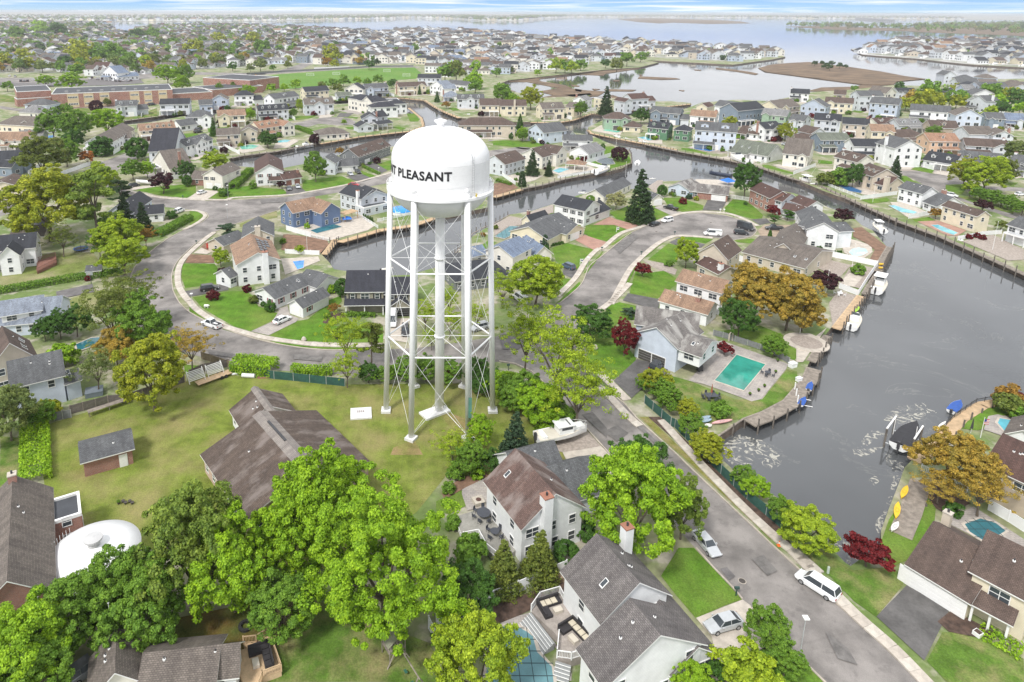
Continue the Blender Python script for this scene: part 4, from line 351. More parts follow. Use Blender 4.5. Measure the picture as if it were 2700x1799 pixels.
(3,-541.1,862.8,10.1,.9,16,'yellow-green tree among the houses beyond the school, first from left',15),(3,-494.4,833.1,9.6,.9,16,'yellow-green tree among the houses beyond the school, third from left',15),(3,-466.9,813.1,8.5,.9,10,'pale green tree among the houses beyond the school, first from left',15),(3,-476.2,880.8,9.1,.9,3,'dark green tree among the houses beyond the school, second from left',15),(3,-572.4,959.4,11.1,.9,16,'yellow-green tree among the houses beyond the school, second from left',15),(3,-528.8,1022.3,17.1,.9,16,'yellow-green tree among the houses beyond the school, fifth from left',15),(3,-465.4,894.2,12.5,.9,16,'yellow-green tree among the houses beyond the school, fourth from left',15),(3,-474.6,967.4,12.5,.9,5,'green tree among the houses beyond the school, ninth from left',15),(3,-469.1,997,15.5,.9,5,'green tree among the houses beyond the school, tenth from left',15),(3,-438.1,935.1,8.6,.9,5,'green tree among the houses beyond the school, eleventh from left',15),(3,-582,1181.2,10.9,.9,5,'green tree among the houses beyond the school, eighth from left',15),(3,-394.7,752.6,8.4,.9,5,'green tree among the houses beyond the school, sixth from left',15),(3,-391,863.2,7.8,.9,5,'green tree among the houses beyond the school, twelfth from left',15),(3,-416.3,934.3,10.2,.9,5,'green tree among the houses beyond the school, thirteenth from left',15),(3,-374,880.3,9.5,.9,17,'yellow-green tree among the houses beyond the school',15),(3,-377.8,917.9,9.9,.9,8,'olive tree among the houses beyond the school, third from left',15),(3,-387,1100.8,15.4,.9,16,'yellow-green tree among the houses beyond the school, sixth from left',15),(3,-357.3,1033.3,9.1,.9,8,'olive tree among the houses beyond the school, fourth from left',15),(3,-353,1111.1,11.6,.9,10,'pale green tree among the houses beyond the school, second from left',15),(3,-735,1706.8,16.9,.9,3,'dark green tree among the houses beyond the school, third from left',15),(3,-712.3,1739.4,18.6,.9,5,'green tree among the houses beyond the school, fourteenth from left',15),(3,-500.9,1317.7,12.8,.9,5,'green tree among the houses beyond the school, fifteenth from left',15),(3,-465.6,1478.8,15.4,.9,16,'yellow-green tree among the houses beyond the school, seventh from left',15),(3,-425.8,1599.4,13.7,.9,16,'yellow-green tree among the houses beyond the school, eighth from left',15),(3,-251,841.6,5.8,.9,3,'dark green tree among the houses beyond the school, fourth from left',15),(3,-292.6,1066.7,7.3,.9,5,'green tree among the houses beyond the school, seventeenth from left',15),(3,-853.3,1605.7,12,.9,5,'green tree among the houses beyond the school, fifth from left',15),(3,-913.6,1774.5,11.6,.9,8,'olive tree among the houses beyond the school, second from left',15),(3,-736.2,1276.6,9.8,.9,5,'green tree among the houses beyond the school, fourth from left',15),(3,-1010.6,1675.1,19.4,.9,5,'green tree among the houses beyond the school, third from left',15),(3,-1122.4,1968.8,22.5,.9,6,'lime tree among the houses beyond the school',15),(3,-978.2,1791.2,23.6,.9,3,'dark green tree among the houses beyond the school, first from left',15),(3,-1202,2425.5,20.1,.9,5,'green tree among the houses beyond the school, seventh from left',15),(3,-645.1,1053.7,10.2,.9,8,'olive tree among the houses beyond the school, first from left',15),(3,-745.8,1188.1,8.1,.9,5,'green tree among the houses beyond the school, second from left',15),(3,-388.3,617.1,5.4,.9,5,'green tree among the houses beyond the school, first from left',15),(3,-475.1,1413,11.1,.9,5,'green tree among the houses beyond the school, sixteenth from left',15),(3,361,504.8,8.8,1,16,'yellow-green tree in the yellow-green grove on the bay side, second from left',16),(3,357,513.5,7.8,1,7,'golden tree in the yellow-green grove on the bay side',16),(3,375.9,517.3,7.4,1,16,'yellow-green tree in the yellow-green grove on the bay side, third from left',16),(3,350.1,510,5.1,1,16,'yellow-green tree in the yellow-green grove on the bay side, first from left',16),(3,413.2,574.6,8.8,1,5,'green tree in the yellow-green grove on the bay side, second from left',16),(3,394.2,525.8,6.5,1,5,'green tree in the yellow-green grove on the bay side, third from left',16),(3,393.4,517.5,5.9,1,16,'yellow-green tree in the yellow-green grove on the bay side, fifth from left',16),(3,425.2,555.6,5.8,1,5,'green tree in the yellow-green grove on the bay side, fourth from left',16),(3,454.3,563.2,8.4,1,5,'green tree in the yellow-green grove on the bay side, fifth from left',16),(3,420,512.4,6.6,1,6,'lime tree in the yellow-green grove on the bay side, first from left',16),(3,463.7,551.5,7.2,1,16,'yellow-green tree in the yellow-green grove on the bay side, sixth from left',16),(3,440.3,519.8,7.3,1,3,'dark green tree in the yellow-green grove on the bay side, third from left',16),(3,399.1,481.9,5.7,1,3,'dark green tree in the yellow-green grove on the bay side, second from left',16),(3,381.9,469.9,5,1,17,'yellow-green tree in the yellow-green grove on the bay side',16),(3,494.8,642.9,3.4,1,15,'blackish green tree in the yellow-green grove on the bay side',16),(3,487.1,645.6,4,1,16,'yellow-green tree in the yellow-green grove on the bay side, fourth from left',16),(3,415.1,485.6,5.3,1,6,'lime tree in the yellow-green grove on the bay side, second from left',16),(3,430.7,639,4.5,1,3,'dark green tree in the yellow-green grove on the bay side, first from left',16),(3,387.4,637.4,3.1,1,5,'green tree in the yellow-green grove on the bay side, first from left',16),(5,198,384,4.5,1.1,16,'young yellow-green street tree among the right-hand houses'),
(5,289.6,393.9,4.7,.8,5,'round green tree beside the peach house'),
(4,197.1,360.4,2.9,1,12,'plum tree before the low dormered house'),
(8,327.5,485.4,3.4,1,3,'dark shrub beside the broad blue-grey house'),
(4,266,480.9,2.3,1,17,'small yellow tree by the blue gabled house'),
(3,523.5,961.6,4,.9,4,'dark scrubby tree on the marsh island, first from left',17),(3,545.3,982.7,3.4,.9,4,'dark scrubby tree on the marsh island, second from left',17),(3,520,926.8,4.2,.9,4,'dark scrubby tree on the marsh island, fourth from left',17),(3,547.3,962.1,4,.9,4,'dark scrubby tree on the marsh island, sixth from left',17),(3,503.3,887.4,4.2,.9,4,'dark scrubby tree on the marsh island, fifth from left',17),(3,535.5,922.1,3.9,.9,4,'dark scrubby tree on the marsh island, seventh from left',17),(3,537.5,912.4,3.2,.9,4,'dark scrubby tree on the marsh island, eighth from left',17),(3,510.6,916.1,2.8,.9,4,'dark scrubby tree on the marsh island, third from left',17)],
'cars':[('minivan','white',48.43,71.6,2.21,'white minivan parked by the lower kerb facing uphill',1),('sedan','silver',34.17,65.89,-2.86,'silver sedan parked on the concrete drive',1),('sedan','silver',36.95,78.58,-1.3,'silver car with dark side half under the roadside tree',1),('jeep','black',45.02,126.68,.87,'black boxy car in front of the dark garage doors',1),('pickup','white',-52.4,145.6,2.58,'white pickup truck parked on the bend',1),('sedan','white',-36.59,147.96,.94,'white sedan on the paved drive',1),('suv','black',-59.81,166.68,.37,'black suv on the dark drive at left',1),('suv','white',-94.08,238.27,1.33,'white suv parked beside the round shrub',1),('sedan','white',-94.62,264.33,1.16,'white sedan before the double garage',1),('sedan','grey',-61.1,271.33,-1.27,'grey car left in the maroon-roof house drive',1),('sedan','silver',-58.15,274.5,-1.22,'silver car right in the maroon-roof house drive',1),('sedan','silver',-39.24,297.69,-1.13,'silver car beside a black one in the porch house drive',1),('suv','black',-36.26,301.48,-1.13,'black suv beside a silver car in the porch house drive',1),('sedan','red',-35.33,278.43,-.26,'red car on the street behind the grey house',1),('sedan','silver',-161.46,317.69,1.49,'silver car on the side street at upper left',1),('suv','dark',-126.42,275.32,.99,'black pickup-like car ahead of the covered boat',1),('suv','white',80.36,228.67,-2.61,'white suv parked behind a black sedan on the bend',1),('sedan','black',74.52,224.21,-2.49,'black sedan parked ahead of the white suv',1),('pickup','black',86.64,244.05,2.2,'black pickup truck on the paved drive at the cul-de-sac',1),('van','white',90.46,213.76,2.94,'white van with roof rack in the cul-de-sac',1),('bigvan','dark',104.23,220.31,-.99,'tall black work van in the cul-de-sac',1),('suv','dark',100.4,215,-.24,'dark grey car in front of the tall black van',1),('pickup','dark',113.59,219.8,2.96,'dark pickup truck on the wide drive',1),('suv','blue',37.34,183.5,2.19,'blue off-road car on the drive by the hedge',1),('van','white',21.1,160.53,1.98,'white van half under the round lime tree',1),('bigvan','white',-10.55,147.52,-1.55,'white work van seen through the left tower legs',1),('suv','black',-7.29,142.47,-1.52,'black car seen between the left tower legs',1),('suv','silver',9.71,144.49,-2.64,'silver car seen right of the riser pipe',1),('suv','dark',70.33,335.95,2.21,'dark blue suv before the white carport house',1),('suv','dark',-221.98,528.12,.89,'dark green car in the street below the school',1.32),('suv','black',-144.25,405.45,.92,'black car in front, in the hip-roofed house drive',1.17),('sedan','black',-147.33,415.49,1.05,'black car behind, in the hip-roofed house drive',1.18),('sedan','silver',-163.87,381.75,.46,'silver car before the brown garage doors',1.15),('suv','white',205.68,264.16,-.76,'white suv at the right-hand street corner',1),('sedan','white',234.88,266.22,.26,'white car behind the roadside hedge',1),('sedan','silver',192.56,371.32,-1.06,'silver car in the drive of the right bank houses',1.15),('sedan','white',-474.5,761.54,2.07,'white car in the school car park, first from the left of that row',1.4),('suv','silver',-464.43,755.18,2.06,'silver car in the school car park, second from the left of that row',1.39),('suv','dark',-429.31,706.39,2.06,'dark car in the school car park, third from the left of that row',1.37),('sedan','grey',-425.9,706.51,2.05,'grey car in the school car park, fourth from the left of that row',1.37),('suv','black',-422.49,706.63,2.05,'black car in the school car park, fifth from the left of that row',1.37),('suv','white',-423.52,718.51,2.04,'white car in the school car park, sixth from the left of that row',1.37),('sedan','silver',-363.29,733.01,1.97,'silver car in the school car park, seventh from the left of that row',1.37),('suv','dark',-358.56,733.18,1.96,'dark car in the school car park, eighth from the left of that row',1.37),('suv','grey',-333.38,709.77,1.94,'grey car in the school car park, ninth from the left of that row',1.36),('sedan','black',-329.37,709.91,1.94,'black car in the school car park, tenth from the left of that row',1.36),('suv','white',-327.96,715.9,1.94,'white car in the school car park, eleventh from the left of that row',1.37),('suv','silver',-321.33,710.19,1.93,'silver car in the school car park, twelfth from the left of that row',1.36),('sedan','dark',-320.44,716.16,1.93,'dark car in the school car park, thirteenth from the left of that row',1.36),('suv','grey',-331.2,753.53,1.92,'grey car in the school car park, fourteenth from the left of that row',1.37),('suv','black',-375.37,745.33,1.98,'black car in the school car park, fifteenth from the left of that row',1.37),('sedan','white',-371.56,732.71,1.98,'white car in the school car park, sixteenth from the left of that row',1.37),('suv','silver',-341.33,817.63,1.91,'silver car in the school car park, seventeenth from the left of that row',1.39),('jeep','grey',-38.61,59.84,.86,'dark covered off-road car beside the canoe at the bottom left',1)],
'boats':[('top','white',119.96,173,-1.5,.85,11.1,'white motor boat with blue awning moored by the stone terrace'),
('open','white',100.13,150.92,-1.5,.87,9.3,'white open boat with outboard beside the brown pier'),
('covered','black',81.43,103.89,-.6,.72,9.5,'boat under a black cover on the boat lift'),
('covered','blue',98.14,114.88,-1.5,.68,5.3,'boat under a blue cover at the far end of the right pier'),
('cabin','white',21.24,102.07,.9,.31,9.5,'white cabin cruiser parked on a trailer by the road'),
('top','white',151.14,223.42,-1,1.36,9,'white boat with hard top at the dirt bulkhead'),
('sail','white',160.84,288.65,-1.5,1.66,11.6,'large white sport-fishing boat at the right bank'),
('open','white',169.39,209.28,-.8,2.37,4.6,'small white boat with blue seat at the right bank'),
('dark','navy',127.02,298.92,-.2,2.44,9.6,'boat under a navy cover on the lift behind the ranch'),
('open','white',75.72,306.44,-.5,.82,13.7,'white boat at the peninsula bulkhead'),
('open','white',149,329.77,-.3,1.75,15.3,'white boat on a lift before the sunroom'),
('open','white',158.96,297.49,-1.5,1.9,6.4,'white centre-console boat beside the sport-fisher'),
('open','white',-73.09,367.18,-1.5,.74,11.7,'long white speedboat in the far canal'),
('open','cyan',-88.98,351.34,-1.5,.58,5.3,'pale blue boat in the far canal'),
('top','navy',59.73,269.72,-1,2.76,4.4,'boat with navy top behind the white house'),
('open','white',105.82,396.6,-.6,-1.38,7.5,'first of three white boats at the green house dock'),
('open','white',109.51,392.97,-.6,-.99,4.3,'second of three white boats at the green house dock'),
('covered','navy',111.67,387.6,-.6,.02,3.9,'navy covered boat at the green house dock'),
('open','white',116.48,380.72,-.6,-.61,5.8,'pale blue edged boat before the oval pool'),
('shrink','white',-123.72,278.21,.8,2.9,7.4,'white shrink-wrapped boat on the drive beside the purple tree'),
('open','white',22.31,485.59,-1.5,-3.12,8.9,'white boat with green seats in the small canal'),
('covered','white',1.77,509.33,-1.5,1.93,9.5,'small pale boat in the small canal'),
('shrink','white',96.58,322.78,0,1.23,7.5,'shrink-wrapped white boat on the peninsula lift'),
('open','white',94.93,293.46,-.5,.01,3.1,'pair of white jet boats behind the grey roof'),
('covered','blue',68.88,114.64,-.2,.85,3.4,'lower of two small craft under blue covers on the lift'),
('covered','blue',73.12,120.06,-.2,.93,3.4,'upper of two small craft under blue covers on the lift'),
('open','white',-14.42,184.28,-1,.37,3.6,'white boat in the canal behind the black-roof house'),
('open','white',824.73,1093.7,-1.4,.53,22,'white boat moored along the far right shore, first in the row'),
('open','white',825.4,1068.77,-1.4,.52,21.4,'white boat moored along the far right shore, second in the row'),
('open','white',810.87,1253.66,-1.4,.6,26,'white boat moored along the far right shore, third in the row'),
('open','white',803.55,999.18,-1.4,.5,19.5,'white boat moored along the far right shore, fourth in the row'),
('open','white',831.48,1015.68,-1.4,.5,20.2,'white boat moored along the far right shore, fifth in the row'),
('open','white',820.7,968.82,-1.4,.48,19,'white boat moored along the far right shore, sixth in the row'),
('open','white',805.85,1146.24,-1.4,.56,23.2,'white boat moored along the far right shore, seventh in the row'),
('open','white',803.38,1205,-1.4,.58,24.7,'white boat moored along the far right shore, eighth in the row')],
'kayaks':[('yellow',71.14,89.19,.25,.78,3.9,'upper yellow kayak on the old dock',.8,'kayak'),
('yellow',67.46,85.24,.25,.92,4.2,'lower yellow kayak on the old dock',.8,'kayak'),
('pink',50.77,107.48,.25,.26,4.2,'pink and white paddle board on the bank',.75,'kayak'),
('blue',48.07,107.76,.25,.32,2.4,'blue kayak on the bank, front of two',.75,'kayak'),
('blue',48.28,108.66,.25,.34,2.3,'blue kayak on the bank, rear of two',.75,'kayak'),
('wood',-21.95,60.6,.4,-1.09,2.7,'wooden surfboard leaning by the timber deck',.8,'surfboard'),
('wood',-40.25,59.26,.5,1.49,2.9,'wooden canoe beside the covered car',.9,'canoe'),
('white',88.8,106.05,.3,.69,4.8,'white paddle board on the right pier',.8,'kayak'),
('lime',103.34,155.36,.2,.83,3.9,'lime green kayak at the brown pier',.7,'kayak'),
('yellow',126.62,183.31,.4,.31,1.4,'yellow round float on the pier, lower of two',1.1,'kayak'),
('yellow',128.61,186.23,.4,.43,1.7,'yellow round float on the pier, upper of two',1.1,'kayak'),
('white',64.98,81.91,.3,.69,2.7,'white and blue board on the old dock end',.7,'kayak'),
('white',47.85,106.22,.3,.12,1.3,'small white dinghy on the bank',.9,'kayak')],
'docks':[([764,1275,731,1229,654,1149,596,1111,552,1089],2.6,1,'old weathered plank dock curving below the green pool lawn',.9,4,True,False,1),([552,1089,486,1037],.4,1,'timber sea wall at the inlet corner',.3,4,False,False,1),([1090,1647,920,1460],1.8,1,'pale brown pier with posts beside the golden trees',1.4,2.6,True,True,1),([879,1421,781,1305],1.6,1,'short jetty by the round stone terrace',1.2,2.2,True,False,1),([1410,2030,1289,1885,1245,1824],1.8,1,'pier with tall posts below the dirt lot',1.6,1.6,True,False,1),([1229,1799,1109,1660],1.2,1,'floating dock beside the terrace wall',1,2.4,True,False,1),([1067,1157,1015,1144,942,1100,822,1004,777,981],1.9,1,'new lumber pier along the right-hand lawn',1.1,4.2,True,True,1),([747,928,688,863,642,816],2.6,1,'old mossy dock holding two yellow kayaks',.2,6,True,False,1),([1628,2808,1627,2536,1629,2296],1.6,-1,'long dock with many mooring posts on the right bank, upper stretch',1.2,3.4,True,False,1),([1629,2296,1659,2129,1660,2012,1659,1811,1658,1771],1.6,-1,'long dock with tall mooring posts on the right bank, lower stretch',1.8,4,True,False,1),([1159,3731,1291,3521,1415,3371],1.5,-1,'dock along the right bank below the bright blue pool',1,4,True,False,1),([1415,3371,1528,3185,1573,2944,1621,2826],1.5,-1,'dock along the right bank below the sunroom',1.2,4,True,False,1),([940,4205,934,4083,1041,3914,1283,3583],1.4,-1,'boarded bulkhead around the sage green house',.9,3.4,True,True,1),([-335,2080,-309,2069,-201,2183,-90,2238,-14,2329],2,-1,'boarded canal walk below the blue house and the white decks',1.2,4,True,True,1),([-349,1943,-335,2080],1.8,-1,'short plank walk at the canal end',1.4,2.6,True,True,1),([217,2613,339,2735],2,-1,'canal walk right of the tank with pale planks',1,4,True,True,1),([339,2735,444,2810,545,2908,783,3081],1,-1,'bulkhead with mooring posts below the small blue pool',1.4,4,True,False,1),([790,3059,939,3236,997,3459,1014,3574],.8,-1,'round-ended timber bulkhead at the peninsula tip',1,2.6,False,False,1),([-421,5805,-286,5793,-102,5646,-16,5247,67,4945,157,4686],1.8,-1,'curved canal walk opposite the mansion',.9,4,True,True,1),([-231,5178,-123,4669,-100,4334,-172,4141,-461,3940,-655,3724],1.2,1,'bulkhead around the mansion point',1,4,True,True,1),([614,4512,784,4492,910,4602,1097,4902,1211,4905,1494,5129,2024,5468],1.4,-1,'dock along the northern canal bank and out to the bay tip',.9,4,True,True,1),([-1032,3330,-995,3392,-845,3506,-663,3746],1.4,-1,'dock along the far canal with pale posts',1,4,True,False,1),([-2095,4499,-1960,4704,-1843,4899],1.4,-1,'old dock at the left canal branch',.8,4,True,False,1),([2671,5627,2943,5823],.8,-1,'rock and timber edge at the bay',.6,5,False,False,1),([37,1900,76,2026,116,2146,160,2217,197,2261,261,2366],.6,1,'line of short mooring posts on the near canal bank',1.4,3.2,False,False,1)],
'fences':[([389,1141,414,1068,420,1063,443,967,467,880,493,813],1.7,'green','long screened wire fence with green mesh along the road and inlet',3,1),([-494,1224,-474,1250,-428,1270],1.8,'wood','dark board fence behind the white trailer racks',2.4,1),([-665,1097,-612,1131,-578,1137,-498,1209],1.8,'wood','dark board fence below the yellow-green maple',2.4,1),([-422,1250,-383,1241,-325,1223,-285,1216,-218,1203,-180,1196],1.7,'green','green mesh fence with galvanised posts behind the hall',3,1),([-684,1078,-658,1087],1.6,'chain','short grey gate panel at the hedge corner',1.5,1),([-496,1302,-426,1265],1.7,'lattice','light brown fence along the road bend',2.4,1),([170,742,154,734,103,708,64,691,26,668,0,658],1.8,'vinyl','white vinyl fence behind the ornamental grasses of the covered pool',2.4,1),([-9,656,8,618],1.8,'vinyl','short white vinyl fence below the huge oak',2.4,1),([814,859,824,836,832,809],1.8,'vinyl','white vinyl fence above the leaf-strewn covered pool',2.4,1),([775,947,795,928,809,895],1.2,'picket','white picket fence under the golden-brown trees',2.4,1),([868,1042,937,1095,1012,1142,1071,1157],1.1,'black','black metal fence along the right pier',2.4,1),([-1808,2854,-1674,2947,-1648,3158],1.8,'vinyl','white fence along the upper left garden',2.4,1),([1151,2609,1212,2562],1.5,'picket','white picket fence right of the double garage',2.4,1),([1174,1949,1215,1912,1273,1859],1.7,'vinyl','white fence between the round pool and the gravel terrace',2.4,1),([1070,1696,1091,1649],1.5,'vinyl','white fence at the foot of the gravel terrace',2.4,1),([1273,1859,1178,1750,1096,1653],1.5,'vinyl','white fence along the gravel terrace edge',2.4,1),([891,1899,934,1847,1010,1781],1.8,'vinyl','white fence behind the golden trees',2.4,1),([1663,2591,1856,2668],1.5,'vinyl','white fence beside the bright lawn strip',2.4,1),([1656,2808,1675,2616],1.1,'picket','white railing around the dark kidney-shaped pool',2.4,1),([1683,2336,1795,2385],1.6,'vinyl','white fence at the end of the long pool',2.4,1),([1681,2096,1798,2147,1877,2165],1.4,'vinyl','white fence below the red shrubs',2.4,1),([-507,2179,-413,2106],1.7,'vinyl','white fence beside the excavated yard',2.4,1),([-413,2106,-343,2064],1.1,'picket','white railing above the canal end',2.4,1),([-266,2313,-202,2201],1.1,'picket','white railing beside the blue house terrace',2.4,1),([-209,2275,-96,2362],1.1,'picket','white railing around the tented pool',2.4,1),([-461,1951,-356,1938],1.4,'vinyl','white fence beside the little canal-side tree',2.4,1),([288,2966,329,2808],1.6,'vinyl','white fence right of the tank',2.4,1),([529,2928,702,3036],1.2,'vinyl','white canal-side fence by the small blue pool',2.4,1),([715,3220,788,3104],1.4,'vinyl','white fence beside the gazebo',2.4,1),([-1225,3719,-1015,3424],1.8,'vinyl','diagonal white fence at the far canal',2.4,1.1),([1566,3234,1777,3472],1.8,'vinyl','white fence beside the brick gable',2.4,1),([1615,3018,1807,3190],1.6,'vinyl','white fence on the right bank',2.4,1),([626,1419,644,1408,721,1333,735,1291],1.4,'chain','grey wire fence between the green pool and the next garden',2.4,1),([-1567,8711,-1157,8961],2.5,'vinyl','white fence along the far side of the playing field',2.4,1.4),([747,8358,1044,8616],2.5,'vinyl','white fence at the marsh edge',2.4,1.4),([2989,4988,3173,5171,3222,5111],2,'vinyl','white fence round a small garden before the bay',2.4,1.3),([-2184,7937,-1868,8331,-1414,8648,-893,9104,-332,9244],2.1,'chain','grey wire fence at the far edge of the playing field',5,1.4)],
'hedges':[([-711,1065,-620,910],4.2,1.6,'lime','thick clipped lime-green hedge between the lawns'),
([-1155,1633,-1072,1684,-985,1738,-873,1787],2.6,1.8,'green','long clipped green hedge at the left'),
([-843,2718,-846,2810,-850,3012],3.2,2.8,'green','tall clipped hedge beside the off-white two-storey house'),
([-910,2101,-886,2205,-872,2293],3.4,2.2,'green','clipped hedge along the inside of the left bend'),
([-413,1260,-369,1255,-328,1246],4.4,2.4,'lime','bright green hedge behind the white pipes'),
([-291,1246,-255,1237,-212,1242],1.6,2.2,'lime','overgrown green hedge on top of the mesh fence'),
([-218,1514,-151,1511],1.3,.9,'green','low clipped hedge before the brick porch'),
([647,653,671,623],2.6,.8,'lime','bright green ground-cover hedge before the brick porch at right'),
([-889,4230,-775,4068,-698,3935],3.5,2,'green','thick clipped hedge beside the broad ranch'),
([1071,8789,1461,9266],5,4,'spruce','dark evergreen hedge at the marsh edge'),
([-349,3132,-265,2989],1.6,1,'green','low flower hedge beside the drive left of the tank'),
([-629,3918,-536,3957],1.5,1,'deep','low dark hedge on the canal bank before the broad ranch')],
'pools':[([552,1220,640,1325,682,1284,594,1184],'teal','green-water rectangular swimming pool beside the pale blue house',False),([57,649,79,657,95,658,107,650,113,644,115,624,129,606,128,586,93,570,52,575,59,620],'cover','curved swimming pool under a blue-green safety cover',True),([756,828,787,839,802,830,804,815,760,793,752,813],'dark','leaf-strewn pool under a dark green cover',True),([1002,1078,1017,1092,1043,1082,1044,1072,1008,1059,994,1052],'cyan','small angular light blue pool at the right edge',False),([1258,1974,1285,2003,1313,2017,1329,2004,1316,1974,1280,1945,1251,1940],'pale','round pale blue pool beside the grey-white house',False),([1698,2809,1727,2818,1743,2791,1746,2719,1720,2684,1691,2718],'navy','dark kidney-shaped pool on the right bank',True),([1717,2499,1741,2504,1747,2462,1766,2412,1739,2391,1705,2411],'cyan','long light blue pool beside the white house on the right bank',False),([1706,2253,1732,2257,1735,2170,1704,2146,1697,2192],'cyan','narrow light blue pool in the red brick terrace',False),([-425,2169,-364,2248,-325,2211,-398,2140],'dark','dark blue rectangular pool beside the blue house',False),([-423,1877,-392,1887,-383,1830,-397,1815],'blue','small bright blue pool beside the solar-panel house',False),([-160,2410,-135,2468,-103,2382,-125,2355],'blue','bright blue domed pool behind the tower leg',False),([-1068,3612,-1029,3684,-971,3644,-980,3568,-1037,3544],'green','small green pool behind the long white fence',False),([-912,3774,-876,3831,-836,3819,-842,3759,-897,3735],'cyan','small blue pool at the orange-roofed house',False),([528,3066,573,3128,615,3106,550,3023],'cyan','small turquoise pool beside the gazebo',False),([186,2113,246,2224,276,2221,232,2113,216,2093],'cover','grey-green covered pool beside the cream ranch',True),([1386,3656,1425,3666,1476,3568,1435,3538,1382,3596],'blue','bright royal blue pool before the three-storey house',False),([1167,3941,1217,3971,1267,3883,1206,3848],'cyan','oval light blue pool before the dark green house',False),([780,3283,828,3375,872,3349,855,3222,798,3197],'grey','grey covered free-form pool on the peninsula',True),([1020,4186,1058,4229,1128,4147,1090,4106],'green','small pale green pool before the sage house',False),([-1760,5090,-1702,5172,-1633,5142,-1679,5049],'green','green pool behind the blue-grey gabled house',False),([-1945,4868,-1911,4908,-1844,4882,-1874,4831],'cyan','small pale pool behind the pale grey house',False),([-791,1361,-773,1392,-741,1398,-748,1362,-771,1332],'dark','dark blue pool hidden behind the pale blossoming tree',False),([-2299,3915,-2252,3949,-2207,3880,-2260,3857],'blue','blue above-ground pool behind the large green trees',False)],
'walks':[([321,1187,330,1155,348,1091,357,1069],1.5),([404,1077,424,979,442,906,459,844,476,795,489,769,498,745],1.5),([486,769,490,752,499,719,510,676,526,633,533,604,540,571],1.6),([-625,1595,-589,1545,-516,1472,-456,1432,-388,1399,-321,1379,-252,1365,-119,1362],1.6),([-740,2142,-748,2049,-750,1911,-734,1814,-693,1703,-647,1624,-625,1595],1.6),([439,1594,536,1801,585,1887,684,2033,759,2114,800,2131,896,2110],1.5),([311,1639,379,1759,438,1895,491,1990,515,2011,605,2151,691,2223,813,2326,889,2388,972,2409,1056,2389,1086,2329,1100,2240],1.5),([328,1257,341,1211,360,1145],1.8),([395,1545,446,1610,517,1718],1.5),([-1264,2695,-1198,2644,-1076,2579,-966,2557,-816,2551,-803,2583,-599,2627,-522,2679,-403,2779,-338,2856,-209,3022],1.4),([-927,2400,-888,2403,-847,2366,-828,2319,-832,2242,-848,2182],1.3)],
'kerbs':[[355,783,365,750,379,712,382,699],[388,686,406,636,425,591,431,574],[320,1204,352,1134,360,1093,398,986,411,943,431,882,454,814,460,794,480,739,495,697,510,659,532,591,536,574],[130,1297,163,1286,193,1255,206,1226,238,1136,254,1086,284,995,298,952],[-694,1666,-649,1589,-600,1529,-527,1468,-460,1423,-383,1382,-302,1354,-222,1342,-118,1347],[-744,2152,-761,2048,-762,1891,-740,1781,-694,1666],[308,1593,385,1712,438,1850,499,1943,645,2163,728,2248,810,2338,883,2382,967,2397,1037,2369,1072,2314,1088,2239,1075,2192,1025,2124,959,2092],[898,2115,775,2117,718,2064,609,1914,553,1828,484,1669,438,1598,391,1538],[-810,1665,-852,1779,-870,1865,-873,1976,-868,2077,-842,2204,-819,2256,-817,2333,-839,2375,-885,2409],[-1249,2677,-1181,2625,-963,2560,-899,2549,-762,2568,-598,2621,-541,2663,-364,2829,-209,3031],[-742,2148,-692,2253,-591,2407]],
'fill':[[-23267,35341,-16430,34599,-10114,21378,-8907,19841,-11660,27716,-11829,33554,-8272,30171,-2754,24654,-1824,21549,-1335,27374,804,25081,1773,22661,2414,20649,3072,18207,4898,15627,5937,13524,5685,11753,4420,10416,3760,11070,3463,11630,2285,10310,1139,8471,688,8086,117,8710,-29,9529,-835,9776,-1535,9459,-2156,9936,-2457,9022,-3038,8693,-3623,7967,-3724,7539,-4284,8143,-5323,7949],[8527,14132,9872,15544,11174,17177,12849,18307,13764,16366,14081,15689,8762,9693,8193,9668,7874,10191,7894,10919,8010,11615,7826,12221,7771,12724],[-275,8396,-208,9096,-1,9708,324,9942,1063,9977,903,8445,504,7690,358,8422,0,7671],[-3141,4867,-2902,4873,-2468,4155,-2483,3810],[5048,6997,5394,7236,5576,7242,5582,6599,4914,5725,4353,5050,4050,5043]],
'items':[('tank_res',-43.56,72.79,0,1,'round white ground-level water storage tank with roof vent',5.35,4.2),('lamp',41.46,62.26,0,1,'slim grey street lamp with square white head at the lower kerb',5.2),('lamp',-74.21,230.72,0,1,'street lamp with white head on the corner by the weeping conifer',5),('lamp',-61.06,157.32,0,1,'white-headed lamp post on the front lawn by the red mound shrub',3),('lamp',43.02,183.75,0,1,'white-headed lamp post beside the bend by the sidewalk',3.2),('lamp',-82.24,258.28,0,1,'thin lamp post by the round green shrub at the double drive',5),('lamp',-26.61,298.91,0,1,'small white lamp post by the low flower hedge',3),('mail',37.62,70.41,0,1,'dark green mailbox on a post at the lower kerb'),
('mail',-75.66,202.79,0,1,'dark mailbox on a post at the left sidewalk'),
('mail',-99.33,256.45,0,1,'dark mailbox at the upper junction'),
('mail',77.95,213.62,0,1,'mailbox at the inner corner of the cul-de-sac'),
('mail',50.4,198.05,0,1,'dark mailbox at the bend on the right of the tower'),
('mail',14.53,126,0,1,'dark mailbox post on the patch of grass by the junction'),
('mail',61.4,194.3,0,1,'small mailbox on the verge of the right bend'),
('cone',47.08,78.79,0,1,'orange traffic cone on the muddy verge by the inlet'),
('util',51.18,74.05,0,1,'small pale green utility post on the grass by the white minivan'),
('postbox',103.6,240.32,0,1,'white post with box left at the head of the cul-de-sac'),
